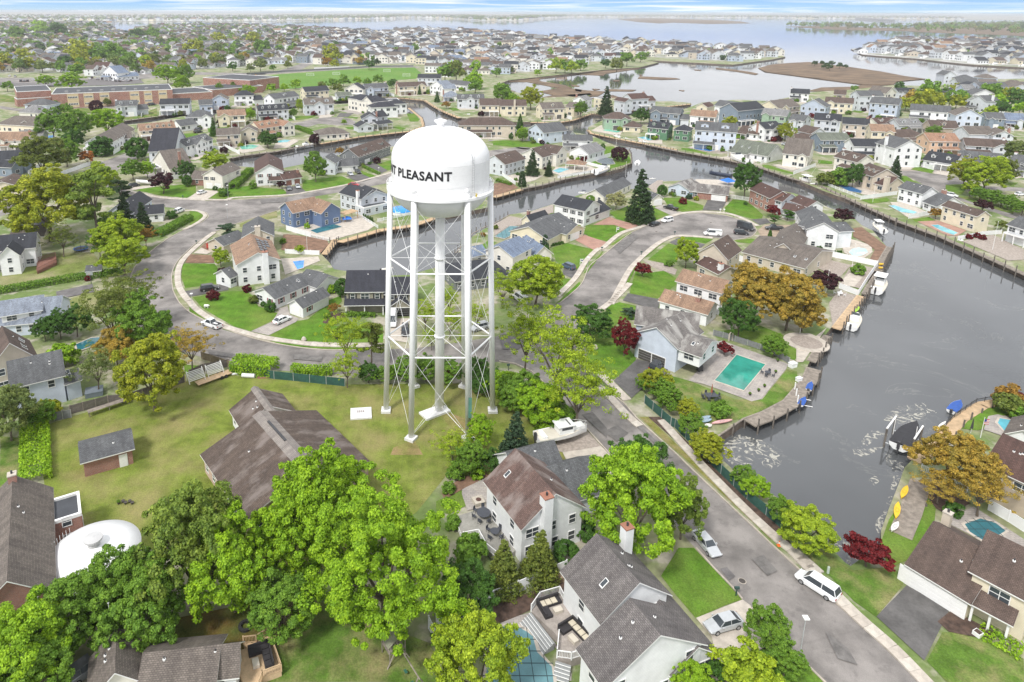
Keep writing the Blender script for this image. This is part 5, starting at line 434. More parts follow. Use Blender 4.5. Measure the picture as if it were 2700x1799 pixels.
('postbox',105.01,240.34,0,1,'white post with box right at the head of the cul-de-sac'),
('signpost',59.61,216.85,0,1,'white for-sale style yard sign on the lawn of the white house'),
('signpost',41.36,186.34,0,1,'white hanging yard sign beside the clipped hedge'),
('rock',-29.67,138.54,0,1,'upright pale boulder on the lawn by the sidewalk'),
('pig',-57,155.77,0,1,'white mailbox shaped like an animal on the front lawn'),
('rock',34.39,135.22,0,1,'round pale boulder on the corner lawn'),
('pad',-13.83,110.07,0,1,'square white concrete pad with a dark stencilled hatch beside the tower'),
('rack',-47.31,120.57,.708,1,'left white slatted frame leaning on the flat trailer'),
('rack',-44.42,123.12,.723,1,'right white slatted frame standing on the flat trailer'),
('trailer',-46.21,120.13,.738,1,'flat timber trailer carrying two white frames',7),('pipe',-39.04,122.92,-.103,1,'large white pipe section lying in the grass',2.6,.42),('pipe',-41.3,123.61,.297,1,'thinner white pipe lying behind the large one',3.6,.22),('lumber',-35.84,122.25,.128,1,'small stack of reddish planks by the bright hedge',2.4),('table',-60.32,111.34,.691,1,'long weathered wooden bench table at the board fence',7),('pots',-47.2,86.49,0,1,'group of small flower pots on the grass'),
('post',-36.26,61.67,0,1,'slim white flagpole above the grey-brown roof',7.5),('dump',-68.81,200.81,1.094,1,'red skip with yellow marks on the muddy drive'),
('tramp',-108.86,196.91,0,1,'round black trampoline with blue rim under the trees'),
('tent',-31.75,227.99,0,1,'blue covered play frame under the pale pergola',3.2,1.8,'blue'),
('pergola',-31.42,229.93,.869,1,'pale timber pergola on the blue house terrace',6,3),('tent',123.56,282.09,0,1,'bright blue peaked tent roof behind the weathered-roof ranch',5,3,'blue'),
('dome',-13.31,238.89,0,1,'bright blue domed pool cover by the white deck',4.2),('lift',80.57,103.66,.748,1,'white and steel boat lift with posts and guide poles'),
('lift2',69.76,116.19,0,1,'small double lift with two white posts off the old curved dock'),
('picnic',52,115.7,0,1,'dark slatted outdoor dining table with a closed rust-red parasol'),
('tset',66.72,124.2,0,1,'round dark patio table with chairs at the end of the green pool',.6,4,'dark'),
('grill',53.58,125.83,0,1,'black barbecue beside the pale blue house'),
('cube',73.55,127.74,0,1,'white storage chest at the head of the curved dock',1.5,1,1,'white'),
('cube',71.97,122.14,0,1,'white dock box on the curved dock',1.1,.7,.8,'white'),
('arch',65.49,139.25,0,1,'pale carved stone garden arch by the green pool'),
('cube',-65.43,116.47,0,1,'dark grey covered hot tub on the brick patio',3,2.4,1,'slate'),
('pot',71.44,129.76,0,1,'planter pot nearest the pool fence'),
('pot',68.78,125.07,0,1,'planter pot by the round table'),
('pot',64,119.65,0,1,'planter pot on the pool wall, middle'),
('pot',59.84,116.7,0,1,'planter pot at the lower end of the pool'),
('pot',62.13,118.06,0,1,'small white statue by the lower pool end'),
('fire',6.22,86.94,0,1,'square pale stone fire pit table on the patio',1.5),('playset',-4.23,61.08,-.719,1,'weathered wooden swing set beneath the huge oak'),
('tyre',-22.67,65.67,0,1,'dark tyre fire ring on the shaded lawn'),
('goal',-169.85,704.86,-1.183,1.35,'white football goal at the left end of the field, angled'),
('goal',-145.49,782.22,.04,1.37,'faint white football goal at the far left of the field'),
('goal',-118.25,797.64,.038,1.37,'small white football goal in the middle of the field'),
('goal',-62.42,838.22,.041,1.38,'white football goal on the far right of the field'),
('goal',-36.02,779.4,.039,1.36,'white football goal nearest the right corner of the field'),
('tent',-203.12,766.19,0,1.37,'small orange tent beside the field',3,2,'orange'),
('hoop',-92.69,170.51,0,1,'basketball hoop beside the dark court'),
('post',154.24,323.36,0,1,'tall white pole beside the dense dark tree on the right bank',9),('post',96.78,364.88,0,1.1,'white pole at the peninsula tip',6),('post',83.46,295.33,0,1,'thin white pole in the canal behind the tall spruce',7),('post',169.84,284.65,0,1,'white pole by the dark kidney pool',7),('post',168.76,255.2,0,1,'white pole on the bright lawn strip of the right bank',7),('post',172.03,200.3,0,1,'tall white pole on the sand terrace at right',9),('post',119.46,184.92,0,1,'white pole on the gravel terrace',7),('post',100.57,164.52,0,1,'white pole beside the dark purple tree',7),('post',447.46,611.02,0,1.36,'tall white pole among the bay-side houses',9),('post',82.67,142.57,0,1,'tall white pole by the round stone terrace',9),('post',-40.05,198.11,0,1,'white pole in the excavated canal-side yard',7),('tset',104.29,164.62,0,1,'white table with four white chairs on the stone terrace',.7,4,'white'),
('tset',180.9,255.36,0,1,'white dining set beside the long light blue pool',.8,4,'white'),
('tset',183.71,247.79,0,1,'white dining set at the garage end of the long pool',.8,4,'white'),
('flag',93.91,103.63,0,1,'small striped flag on a white pole in the flower bed at right'),
('umbrella',93.17,104.89,0,1,'closed dark parasol beside the flag at right'),
('round_patio',81.95,138.34,0,1,'round pale stone terrace with a ring of paving beside the jetty'),
('bins',13.13,71.73,0,1,'black barbecue under a cover by the white fence'),
('cube',14.52,72.35,.482,1,'brown storage shed box by the white fence',2.2,1.2,1.3,'tan'),
('cube',16.55,72.97,.238,1,'low brown storage chest beside the house corner',1.6,1,.8,'tan'),
('gardenbox',63.68,64.85,0,1,'white planter box on the mulch bed'),
('bin',63.43,68.78,0,1,'black wheeled bin beside the wide garage door'),
('bridge',4756.12,7717.7,-1.997,3,'long low pale bridge crossing the bay in the haze')],
'deckA':{'p':[(2.53,83.04),(7.99,85.49),(9.45,81.17),(11.4,77.49),(8.43,74.98),(6.67,77.02),(5.79,79.55),(3.66,78.99)],
'z':.9},
'deckB':{'p':[(12.74,68.88),(15.32,69.75),(15.74,68.04),(17.8,63.42),(16.38,61.94),(16.21,61.1),(15.06,60.74),(13.49,60.97),(14.14,63.53),(11.43,67.06)],
'z':1.1},
'deckC':{'p':[(-23.21,61.56),(-21.52,62.29),(-22.09,62.84),(-20.64,63.03),(-19.46,63.98),(-16.99,59.49),(-18.88,58.64),(-18.94,57.65),(-20.5,57.65)],
'z':.8},
'deckD':{'p':[(-115.85,185.52),(-112.84,190.09),(-109.59,184.7),(-111.1,177.46)],
'z':.9},
'pts':{'tabA':(6.71,83.06),
'tabB':(8.01,79.48),
'sofaB':(13.85,68.03),
'sofaC':(16.58,64.04),
'sofaE':(-18.99,61.04),
'stair':[(11.43,67.06),(13.59,62.9)],
'stair2':[(13.34,60.74),(14.95,60.16)],
'cov':(14.01,62.78)},
'manholes':[(33.9,100.09,'round manhole cover in the road above the big round tree'),
(39.42,72.75,'small manhole cover beside the dark road patch'),
(19.4,141.55,'manhole cover at the junction, upper'),
(19.15,132.67,'manhole cover at the junction, lower'),
(73.13,217.35,'pale manhole cover on the bend before the cul-de-sac'),
(95.37,227.82,'drain cover in the middle of the cul-de-sac'),
(-75.32,177.22,'drain cover in the left bend'),
(-48.5,134.74,'manhole cover in the road by the white pickup')],
'foam':[[712,1024,730,1034,746,1029,772,1032,745,1016,720,1005,709,1010],[735,1040,764,1068,781,1080,806,1079,800,1063,772,1054,745,1035],[763,1013,773,1008,779,990,764,968,718,921,682,878,661,858,648,830,636,830,642,850,668,870,705,912,748,968,753,995],[692,946,712,958,713,946,692,930],[564,823,591,812,577,797,561,806],[557,783,594,794,569,765,557,766],[496,1036,536,1067,570,1050,582,1002,569,982,550,972,533,986,490,981,486,1001],[870,1155,946,1174,938,1137,853,1098,822,1112]],
'groups':['hedge trees behind the tower','trees between the tower legs','dark trees behind the pergola','hedge trees behind the roadside screen','roadside hedge trees on the right','red shrubs along the white fence','arborvitae row by the round pool','shrubs before the cream ranch porch','clipped shrubs right of the tank','arborvitae row by the blue house','trees along the far marsh edge','trees between the playing field and the marsh','trees below the playing field','trees beyond the playing field','small trees on the mansion street','trees beyond the school','grove trees on the bay side','trees on the marsh island'],
'kinds':['airy','cone','dome','far','lace','maple','oak','pine','shrub','spruce'],
'tints':['blue','cream','crimson','deep','fard','green','lime','ochre','olive','orange','pale','pine','plum','red','rust','spruce','yel','ylime'],
'names':['ga','rhall','tbrick','white','rgrey','brick','gb','rtaupe','flat','rdark','offwhite','pblue','rbrown','beige','rlblue','shed','cream','slate','hip','lgrey','rtan','blue','rlight','rblack','olive','dgrey','rblue','rweather','rmaroon','rstreak','rbg','tan','bgrey','rgreen','rorange','sage','green','peach']}
# ------------------------------------------------------------------ materials
MATS={}
def newmat(name):
 m=bpy.data.materials.new(name);m.use_nodes=True;MATS[name]=m
 nt=m.node_tree;return m,nt.nodes,nt.links,nt.nodes['Principled BSDF']
def noise_col(N,L,vec,c1,c2,scale,detail=4,lo=.35,hi=.65):
 n=N.new('ShaderNodeTexNoise');n.inputs['Scale'].default_value=scale;n.inputs['Detail'].default_value=detail;n.inputs['Roughness'].default_value=.6
 if vec is not None:L.new(vec,n.inputs['Vector'])
 r=N.new('ShaderNodeValToRGB');e=r.color_ramp.elements
 e[0].position=lo;e[0].color=(*c1,1);e[1].position=hi;e[1].color=(*c2,1);L.new(n.outputs[0],r.inputs[0])
 return r.outputs[0],n.outputs[0]
def mixc(N,L,f,a,b,mode='MIX'):
 m=N.new('ShaderNodeMix');m.data_type='RGBA';m.blend_type=mode
 if isinstance(f,float):m.inputs[0].default_value=f
 else:L.new(f,m.inputs[0])
 for s,v in ((6,a),(7,b)):
  if isinstance(v,tuple):m.inputs[s].default_value=(*v,1)
  else:L.new(v,m.inputs[s])
 return m.outputs[2]
def sh(c,k):return tuple(min(1,x*k)for x in c)
def bump(N,L,b,h,strength=.3,dist=.02):
 bp=N.new('ShaderNodeBump');bp.inputs['Strength'].default_value=strength;bp.inputs['Distance'].default_value=dist
 L.new(h,bp.inputs['Height']);L.new(bp.outputs[0],b.inputs['Normal'])
def M(name,c=None,rough=.7,var=.18,scale=.6,metal=0.,bmp=0.,spec=None):
 """plain surface with broad and fine colour variation"""
 if name in MATS:return MATS[name]
 m,N,L,b=newmat(name)
 tc=N.new('ShaderNodeTexCoord');o=tc.outputs['Object']
 a,_=noise_col(N,L,o,sh(c,1-var),sh(c,1+var*.6),scale)
 f,h=noise_col(N,L,o,(.82,.82,.82),(1,1,1),scale*9,3)
 L.new(mixc(N,L,min(1.,var*3),a,f,'MULTIPLY'),b.inputs['Base Color'])
 b.inputs['Roughness'].default_value=rough;b.inputs['Metallic'].default_value=metal
 if spec is not None:b.inputs['Specular IOR Level'].default_value=spec
 if bmp:bump(N,L,b,h,bmp,.03)
 return m
def siding(name,c,pitch=.2):
 if name in MATS:return MATS[name]
 m,N,L,b=newmat(name)
 uv=N.new('ShaderNodeTexCoord');w=N.new('ShaderNodeTexWave');w.wave_type='BANDS';w.bands_direction='Y';w.wave_profile='SAW'
 w.inputs['Scale'].default_value=1/pitch/3.14159*.5*2*1.0;L.new(uv.outputs['UV'],w.inputs['Vector'])
 a,_=noise_col(N,L,uv.outputs['Object'],sh(c,.88),sh(c,1.04),.5)
 r=N.new('ShaderNodeValToRGB');e=r.color_ramp.elements;e[0].position=0;e[0].color=(.68,.7,.73,1);e[1].position=.22;e[1].color=(1,1,1,1);L.new(w.outputs[0],r.inputs[0])
 L.new(mixc(N,L,.8,a,r.outputs[0],'MULTIPLY'),b.inputs['Base Color']);b.inputs['Roughness'].default_value=.6
 bump(N,L,b,w.outputs[0],.25,.02)
 return m
def bricky(name,c,c2,mortar,bw=.42,bh=.14,mort=.016,rough=.85,stain=None,streak=True):
 """brick / shingle courses in metres on the face's own plane"""
 if name in MATS:return MATS[name]
 m,N,L,b=newmat(name)
 tc=N.new('ShaderNodeTexCoord');br=N.new('ShaderNodeTexBrick')
 br.inputs['Scale'].default_value=1;br.inputs['Brick Width'].default_value=bw;br.inputs['Row Height'].default_value=bh;br.inputs['Mortar Size'].default_value=mort
 br.inputs['Color1'].default_value=(*c,1);br.inputs['Color2'].default_value=(*c2,1);br.inputs['Mortar'].default_value=(*mortar,1);br.inputs['Bias'].default_value=0
 L.new(tc.outputs['UV'],br.inputs['Vector'])
 out=br.outputs[0]
 f,h=noise_col(N,L,tc.outputs['Object'],(.72,.72,.74),(1.0,1.0,1.0),.35,5,.38,.6)
 out=mixc(N,L,.75,out,f,'MULTIPLY')
 if streak:
  mp=N.new('ShaderNodeMapping');mp.inputs['Scale'].default_value=(1.1,.10,1);L.new(tc.outputs['UV'],mp.inputs[0])
  s,_=noise_col(N,L,mp.outputs[0],(.62,.61,.61),(1.12,1.12,1.12),1.0,4,.36,.6)
  out=mixc(N,L,.6,out,s,'MULTIPLY')
 if stain:
  mp2=N.new('ShaderNodeMapping');mp2.inputs['Scale'].default_value=(.35,.16,1);L.new(tc.outputs['UV'],mp2.inputs[0]);s,fac=noise_col(N,L,mp2.outputs[0],(0,0,0),(.8,.8,.8),1,7,.5,.62)
  out=mixc(N,L,s,out,stain)
 L.new(out,b.inputs['Base Color']);b.inputs['Roughness'].default_value=rough
 bump(N,L,b,br.outputs[1],-.3,.02)
 return m
def grass(name,c,dry,amt=.5,sc=.09):
 if name in MATS:return MATS[name]
 m,N,L,b=newmat(name)
 tc=N.new('ShaderNodeTexCoord');o=tc.outputs['Object']
 a,_=noise_col(N,L,o,sh(c,.72),sh(c,1.2),.35,5)
 d,_=noise_col(N,L,o,(0,0,0),(amt,amt,amt),sc,7,.42,.66)
 f,h=noise_col(N,L,o,(.55,.55,.55),(1.25,1.25,1.2),5,4,.3,.7)
 out=mixc(N,L,d,a,dry);out=mixc(N,L,.65,out,f,'MULTIPLY')
 w=N.new('ShaderNodeTexWave');w.inputs['Scale'].default_value=.28;w.inputs['Distortion'].default_value=2.5;w.inputs['Detail Scale'].default_value=.3;L.new(o,w.inputs[0])
 r=N.new('ShaderNodeValToRGB');e=r.color_ramp.elements;e[0].color=(.94,.95,.94,1);e[1].color=(1.03,1.02,1,1);L.new(w.outputs[0],r.inputs[0])
 out=mixc(N,L,.5,out,r.outputs[0],'MULTIPLY')
 L.new(out,b.inputs['Base Color']);b.inputs['Roughness'].default_value=.95;b.inputs['Specular IOR Level'].default_value=.1
 bump(N,L,b,h,.6,.08)
 return m
WALLC=dict(white=(.80,.81,.82),offwhite=(.76,.73,.66),lgrey=(.60,.63,.67),bgrey=(.46,.52,.62),cream=(.72,.65,.50),beige=(.58,.51,.42),tan=(.50,.42,.33),
             blue=(.13,.19,.32),slate=(.22,.27,.33),dgrey=(.17,.18,.19),green=(.10,.22,.13),sage=(.30,.42,.30),yellow=(.70,.62,.38),peach=(.66,.45,.32),pblue=(.58,.64,.74),olive=(.30,.28,.22))
ROOFC=dict(rgrey=(.125,.13,.135),rlight=(.25,.25,.25),rdark=(.04,.044,.054),rblack=(.04,.042,.055),rbrown=(.12,.085,.07),rmaroon=(.105,.06,.05),rtan=(.33,.215,.145),rorange=(.37,.215,.14),
             rblue=(.19,.24,.33),rgreen=(.17,.19,.15),rtaupe=(.17,.145,.125),rweather=(.19,.175,.165),rlblue=(.25,.285,.34),rhall=(.115,.085,.068),rstreak=(.15,.095,.08),rbg=(.165,.15,.145),rred=(.40,.12,.08))
def wallm(k):
 if k == 'brick':return bricky('red_brick',(.36,.12,.07),(.26,.085,.055),(.45,.40,.36),.22,.075,.010,.9,streak=False)
 if k == 'tbrick':return bricky('tan_brick',(.50,.33,.24),(.42,.27,.19),(.55,.5,.45),.22,.075,.010,.9,streak=False)
 return siding('siding_'+k,WALLC[k])
def roofm(k):
 c=ROOFC[k]
 st={'rweather':(.34,.33,.31),'rhall':(.19,.16,.145),'rstreak':(.24,.2,.185)}.get(k)
 return bricky('shingle_'+k,sh(c,1.2),sh(c,.8),sh(c,.42),.33,.19,.02,.9,stain=st)
def leafmat():
 m,N,L,b=newmat('foliage')
 oi=N.new('ShaderNodeObjectInfo');g=N.new('ShaderNodeNewGeometry');tc=N.new('ShaderNodeTexCoord')
 r=N.new('ShaderNodeValToRGB');e=r.color_ramp.elements;e[0].color=(.55,.62,.5,1);e[1].color=(1.35,1.3,1.0,1);L.new(g.outputs['Random Per Island'],r.inputs[0])
 a=mixc(N,L,1.,oi.outputs['Color'],r.outputs[0],'MULTIPLY')
 f,_=noise_col(N,L,tc.outputs['Object'],(.7,.78,.75),(1.2,1.12,.95),.45,3,.35,.65)
 a=mixc(N,L,.8,a,f,'MULTIPLY')
 L.new(a,b.inputs['Base Color']);b.inputs['Roughness'].default_value=.6;b.inputs['Specular IOR Level'].default_value=.25
 t=N.new('ShaderNodeBsdfTranslucent');L.new(a,t.inputs[0])
 ms=N.new('ShaderNodeMixShader');ms.inputs[0].default_value=.27
 out=N['Material Output'];L.new(b.outputs[0],ms.inputs[1]);L.new(t.outputs[0],ms.inputs[2]);L.new(ms.outputs[0],out.inputs[0])
 return m
def watermat():
 m,N,L,b=newmat('canal_water')
 tc=N.new('ShaderNodeTexCoord')
 mp=N.new('ShaderNodeMapping');mp.inputs['Rotation'].default_value=(0,0,.6);mp.inputs['Scale'].default_value=(1,2.4,1);L.new(tc.outputs['Object'],mp.inputs[0])
 n1=N.new('ShaderNodeTexNoise');n1.inputs['Scale'].default_value=.9;n1.inputs['Detail'].default_value=4;L.new(mp.outputs[0],n1.inputs[0])
 n2=N.new('ShaderNodeTexNoise');n2.inputs['Scale'].default_value=.035;n2.inputs['Detail'].default_value=4;n2.inputs['Distortion'].default_value=1.6;L.new(tc.outputs['Object'],n2.inputs[0])
 r=N.new('ShaderNodeValToRGB');e=r.color_ramp.elements;e[0].position=.42;e[0].color=(.015,.015,.015,1);e[1].position=.62;e[1].color=(.09,.09,.09,1);L.new(n2.outputs[0],r.inputs[0])
 L.new(r.outputs[0],b.inputs['Roughness'])
 c,_=noise_col(N,L,tc.outputs['Object'],(.06,.064,.068),(.10,.105,.11),.02,3)
 w1=N.new('ShaderNodeTexNoise');w1.inputs['Scale'].default_value=.035;w1.inputs['Detail'].default_value=7;w1.inputs['Distortion'].default_value=3.5;w1.inputs['Roughness'].default_value=.6;L.new(tc.outputs['Object'],w1.inputs[0])
 rw=N.new('ShaderNodeValToRGB');e=rw.color_ramp.elements;e[0].position=.585;e[0].color=(0,0,0,1);e[1].position=.6;e[1].color=(0,0,0,1);x=e.new(.592);x.color=(.16,.16,.16,1);L.new(w1.outputs[0],rw.inputs[0])
 c=mixc(N,L,rw.outputs[0],c,(.45,.44,.36))
 L.new(c,b.inputs['Base Color']);b.inputs['IOR'].default_value=1.5;b.inputs['Specular IOR Level'].default_value=.8
 bump(N,L,b,n1.outputs[0],.13,.05)
 return m
def landmat(name,c1,c2,c3,s=.02):
 m,N,L,b=newmat(name)
 tc=N.new('ShaderNodeTexCoord');o=tc.outputs['Object']
 a,_=noise_col(N,L,o,c1,c2,s,6,.42,.58)
 d,_=noise_col(N,L,o,(0,0,0),(.8,.8,.8),s*3.3,6,.5,.62)
 f,h=noise_col(N,L,o,(.7,.7,.7),(1.1,1.1,1.1),.9,5)
 out=mixc(N,L,d,a,c3);out=mixc(N,L,.7,out,f,'MULTIPLY')
 L.new(out,b.inputs['Base Color']);b.inputs['Roughness'].default_value=.95
 return m
def roadmat(name='asphalt',c=(.215,.198,.186)):
 if name in MATS:return MATS[name]
 m,N,L,b=newmat(name)
 tc=N.new('ShaderNodeTexCoord');o=tc.outputs['Object']
 a,_=noise_col(N,L,o,sh(c,.6),sh(c,1.3),.12,7,.36,.6);a2,_=noise_col(N,L,o,(.6,.6,.6),(1,1,1),.55,4,.34,.44);a=mixc(N,L,.55,a,a2,'MULTIPLY')
 f,h=noise_col(N,L,o,(.8,.8,.8),(1.08,1.08,1.08),14,3)
 out=mixc(N,L,.7,a,f,'MULTIPLY')
 d=N.new('ShaderNodeTexNoise');d.inputs['Scale'].default_value=.5;d.inputs['Detail'].default_value=2;L.new(o,d.inputs[0])
 va=N.new('ShaderNodeMix');va.data_type='RGBA';va.inputs[0].default_value=.3;L.new(o,va.inputs[6]);L.new(d.outputs[1],va.inputs[7])
 v=N.new('ShaderNodeTexVoronoi');v.feature='DISTANCE_TO_EDGE';v.inputs['Scale'].default_value=.09;L.new(va.outputs[2],v.inputs[0])
 r=N.new('ShaderNodeValToRGB');e=r.color_ramp.elements;e[0].position=0;e[0].color=(.62,.62,.62,1);e[1].position=.012;e[1].color=(1,1,1,1);L.new(v.outputs[0],r.inputs[0])
 out=mixc(N,L,.28,out,r.outputs[0],'MULTIPLY')
 L.new(out,b.inputs['Base Color']);b.inputs['Roughness'].default_value=.85;bump(N,L,b,h,.2,.01)
 return m
def glassy(name,c,rough=.06):
 if name in MATS:return MATS[name]
 m,N,L,b=newmat(name);b.inputs['Base Color'].default_value=(*c,1);b.inputs['Roughness'].default_value=rough;b.inputs['IOR'].default_value=1.5
 return m
def paint(name,c,metal=0.):
 if name in MATS:return MATS[name]
 m,N,L,b=newmat(name)
 tc=N.new('ShaderNodeTexCoord');a,_=noise_col(N,L,tc.outputs['Object'],sh(c,.93),sh(c,1.02),1.5)
 L.new(a,b.inputs['Base Color']);b.inputs['Roughness'].default_value=.3;b.inputs['Metallic'].default_value=metal;b.inputs['Coat Weight'].default_value=.5;b.inputs['Coat Roughness'].default_value=.1
 return m
LEAF=leafmat();WATER=watermat();ROAD=roadmat()
BARK=M('bark',(.16,.13,.10),.95,.35,3,bmp=.5)
TRIM=M('white_trim',(.80,.80,.79),.5,.06)
GLASS=glassy('window_glass',(.05,.06,.07),.08)
CONC=M('concrete_paving',(.50,.45,.39),.9,.18,.8,bmp=.15)
CURB=M('kerb_concrete',(.44,.39,.33),.9,.2,.7)
WOOD=M('weathered_wood',(.30,.26,.22),.9,.3,1.2,bmp=.3)
NWOOD=M('new_lumber',(.58,.42,.26),.85,.2,1.0)
PILE=M('pile_wood',(.17,.15,.13),.9,.4,1.0)
RUBBER=M('tyre_rubber',(.025,.025,.025),.8,.2)
STEEL=M('white_tank_paint',(.81,.814,.818),.5,.045,.35)
DKMETAL=M('dark_metal',(.05,.05,.055),.5,.2)
def foammat():
 m,N,L,b=newmat('water_foam');tc=N.new('ShaderNodeTexCoord');n=N.new('ShaderNodeTexNoise');n.inputs['Scale'].default_value=.55;n.inputs['Detail'].default_value=7;n.inputs['Distortion'].default_value=2.6;L.new(tc.outputs['Object'],n.inputs[0])
 r=N.new('ShaderNodeValToRGB');e=r.color_ramp.elements;e[0].position=.5;e[0].color=(0,0,0,1);e[1].position=.62;e[1].color=(.55,.55,.55,1);L.new(n.outputs[0],r.inputs[0]);L.new(r.outputs[0],b.inputs['Alpha']);b.inputs['Base Color'].default_value=(.62,.60,.52,1);b.inputs['Roughness'].default_value=.8;return m
FOAM=foammat()
VINYL=M('white_vinyl',(.82,.83,.84),.45,.05)
# ------------------------------------------------------------------ mesh helpers
class MB:
 def __init__(s):s.v=[];s.f=[];s.m=[]
 def face(s,pts,m=0):
  n=len(s.v);s.v+=[tuple(p)for p in pts];s.f.append(tuple(range(n,n+len(pts))));s.m.append(m)
 def add(s,vs,fs,m=0):
  n=len(s.v);s.v+=[tuple(p)for p in vs]
  for f in fs:s.f.append(tuple(n+i for i in f));s.m.append(m)
 def box(s,x0,y0,z0,x1,y1,z1,T=None,m=0):
  vs=[(x0,y0,z0),(x1,y0,z0),(x1,y1,z0),(x0,y1,z0),(x0,y0,z1),(x1,y0,z1),(x1,y1,z1),(x0,y1,z1)]
  if T:vs=[T(p)for p in vs]
  s.add(vs,[(0,3,2,1),(4,5,6,7),(0,1,5,4),(1,2,6,5),(2,3,7,6),(3,0,4,7)],m)
 def tube(s,a,b,r0,r1=None,n=8,m=0,cap=True):
  r1=r0 if r1 is None else r1
  a=Vector(a);b=Vector(b);d=(b-a).normalized()
  u=d.cross(Vector((0,0,1))if abs(d.z)<.9 else Vector((1,0,0))).normalized();w=d.cross(u)
  vs=[]
  for p,r in ((a,r0),(b,r1)):
   for i in range(n):
    t=2*math.pi*i/n;vs.append(p+(u*math.cos(t)+w*math.sin(t))*r)
  fs=[(i,(i+1)% n,n+(i+1)% n,n+i)for i in range(n)]
  if cap:fs+=[tuple(range(n-1,-1,-1)),tuple(range(n,2*n))]
  s.add(vs,fs,m)
 def lathe(s,prof,n=32,c=(0,0),m=0):
  vs=[(c[0]+r*math.cos(2*math.pi*i/n),c[1]+r*math.sin(2*math.pi*i/n),z)for r,z in prof for i in range(n)]
  fs=[(j*n+i,j*n+(i+1)% n,(j+1)*n+(i+1)% n,(j+1)*n+i)for j in range(len(prof)-1)for i in range(n)]
  s.add(vs,fs,m)
 def mesh(s,name,mats,smooth=False,uv=True):
  me=bpy.data.meshes.new(name);me.from_pydata(s.v,[],s.f)
  for m in mats:me.materials.append(m)
  if len(mats)>1:me.polygons.foreach_set('material_index',s.m)
  if smooth:me.polygons.foreach_set('use_smooth',[True]*len(s.f))
  if uv:
   lay=me.uv_layers.new(name='UVMap');k=0
   buf=np.empty(len(me.loops)*2,'f')
   for f in s.f:
    a,b,c=(Vector(s.v[i])for i in f[:3]);n=(b-a).cross(c-a)
    n=n.normalized()if n.length>1e-9 else Vector((0,0,1))
    u=Vector((1,0,0))if abs(n.z)>.985 else Vector((0,0,1)).cross(n).normalized()
    v=n.cross(u)
    for i in f:
     p=Vector(s.v[i]);buf[k]=p.dot(u);buf[k+1]=p.dot(v);k+=2
   lay.data.foreach_set('uv',buf)
  me.update();return me
def link(name,me,parent=None,loc=(0,0,0),rz=0.,color=None):
 o=bpy.data.objects.new(name,me);col.objects.link(o)
 o.location=loc;o.rotation_euler=(0,0,rz)
 if parent is not None:o.parent=parent
 if color:o.color=(*color,1)
 return o
def obj(name,mb,mats,parent=None,smooth=False,**k):
 if not isinstance(mats,(list,tuple)):mats=[mats]
 return link(name,mb.mesh(name,mats,smooth),parent,**k)
def thing(name,label,cat,loc=(0,0,0),rz=0.,group=None):
 o=bpy.data.objects.new(name,None);col.objects.link(o);o.empty_display_size=.3
 o.location=loc;o.rotation_euler=(0,0,rz);o['label']=label;o['category']=cat
 if group:o['group']=group
 return o
def tag(o,label,cat,group=None):
 o['label']=label;o['category']=cat
 if group:o['group']=group
 return o
def struct(o,label=None):
 o['kind']='structure'
 if label:o['label']=label
 return o
def stuff(o):o['kind']='stuff';return o
def tess(poly):
 return tessellate_polygon([[Vector((x,y,0))for x,y in poly]])
def area2(poly):return sum(a[0]*b[1]-b[0]*a[1]for a,b in zip(poly,poly[1:]+poly[:1]))
def sheet(name,poly,z,mat,depth=0.,label=None,sidemat=None,parent=None,bulge=0):
 if area2(poly)<0:poly=poly[::-1]
 mb=MB()
 vs=[(x,y,z)for x,y in poly];fs=[]
 for t in tess(poly):
  a,b,c=(poly[i]for i in t)
  fs.append(t if (b[0]-a[0])*(c[1]-a[1])-(b[1]-a[1])*(c[0]-a[0])>0 else t[::-1])
 mb.add(vs,fs,0)
 if depth:
  n=len(poly)
  for i in range(n):
   (ax,ay),(bx,by)=poly[i],poly[(i+1)% n]
   mb.face([(ax,ay,z-depth),(bx,by,z-depth),(bx,by,z),(ax,ay,z)],1 if sidemat else 0)
 o=obj(name,mb,[mat]+([sidemat]if sidemat else []),parent)
 if not parent:struct(o,label)
 return o
def smooth_line(pts,step):
 """Catmull-Rom resample"""
 P=[Vector(p)for p in pts];out=[]
 for i in range(len(P)-1):
  p0=P[max(0,i-1)];p1=P[i];p2=P[i+1];p3=P[min(len(P)-1,i+2)]
  n=max(1,int((p2-p1).length/step))
  for j in range(n):
   t=j/n
   out.append(.5*((2*p1)+(p2-p0)*t+(2*p0-5*p1+4*p2-p3)*t*t+(3*p1-p0-3*p2+p3)*t**3))
 out.append(P[-1]);return out
def stations(pts,step):
 """evenly spaced (pos, dir) along polyline"""
 P=[Vector(p)for p in pts];out=[];rest=0
 for a,b in zip(P,P[1:]):
  L_=(b-a).length
  if L_<1e-6:continue
  d=(b-a)/L_;s=rest
  while s<L_:out.append((a+d*s,d));s+=step
  rest=s-L_
 return out
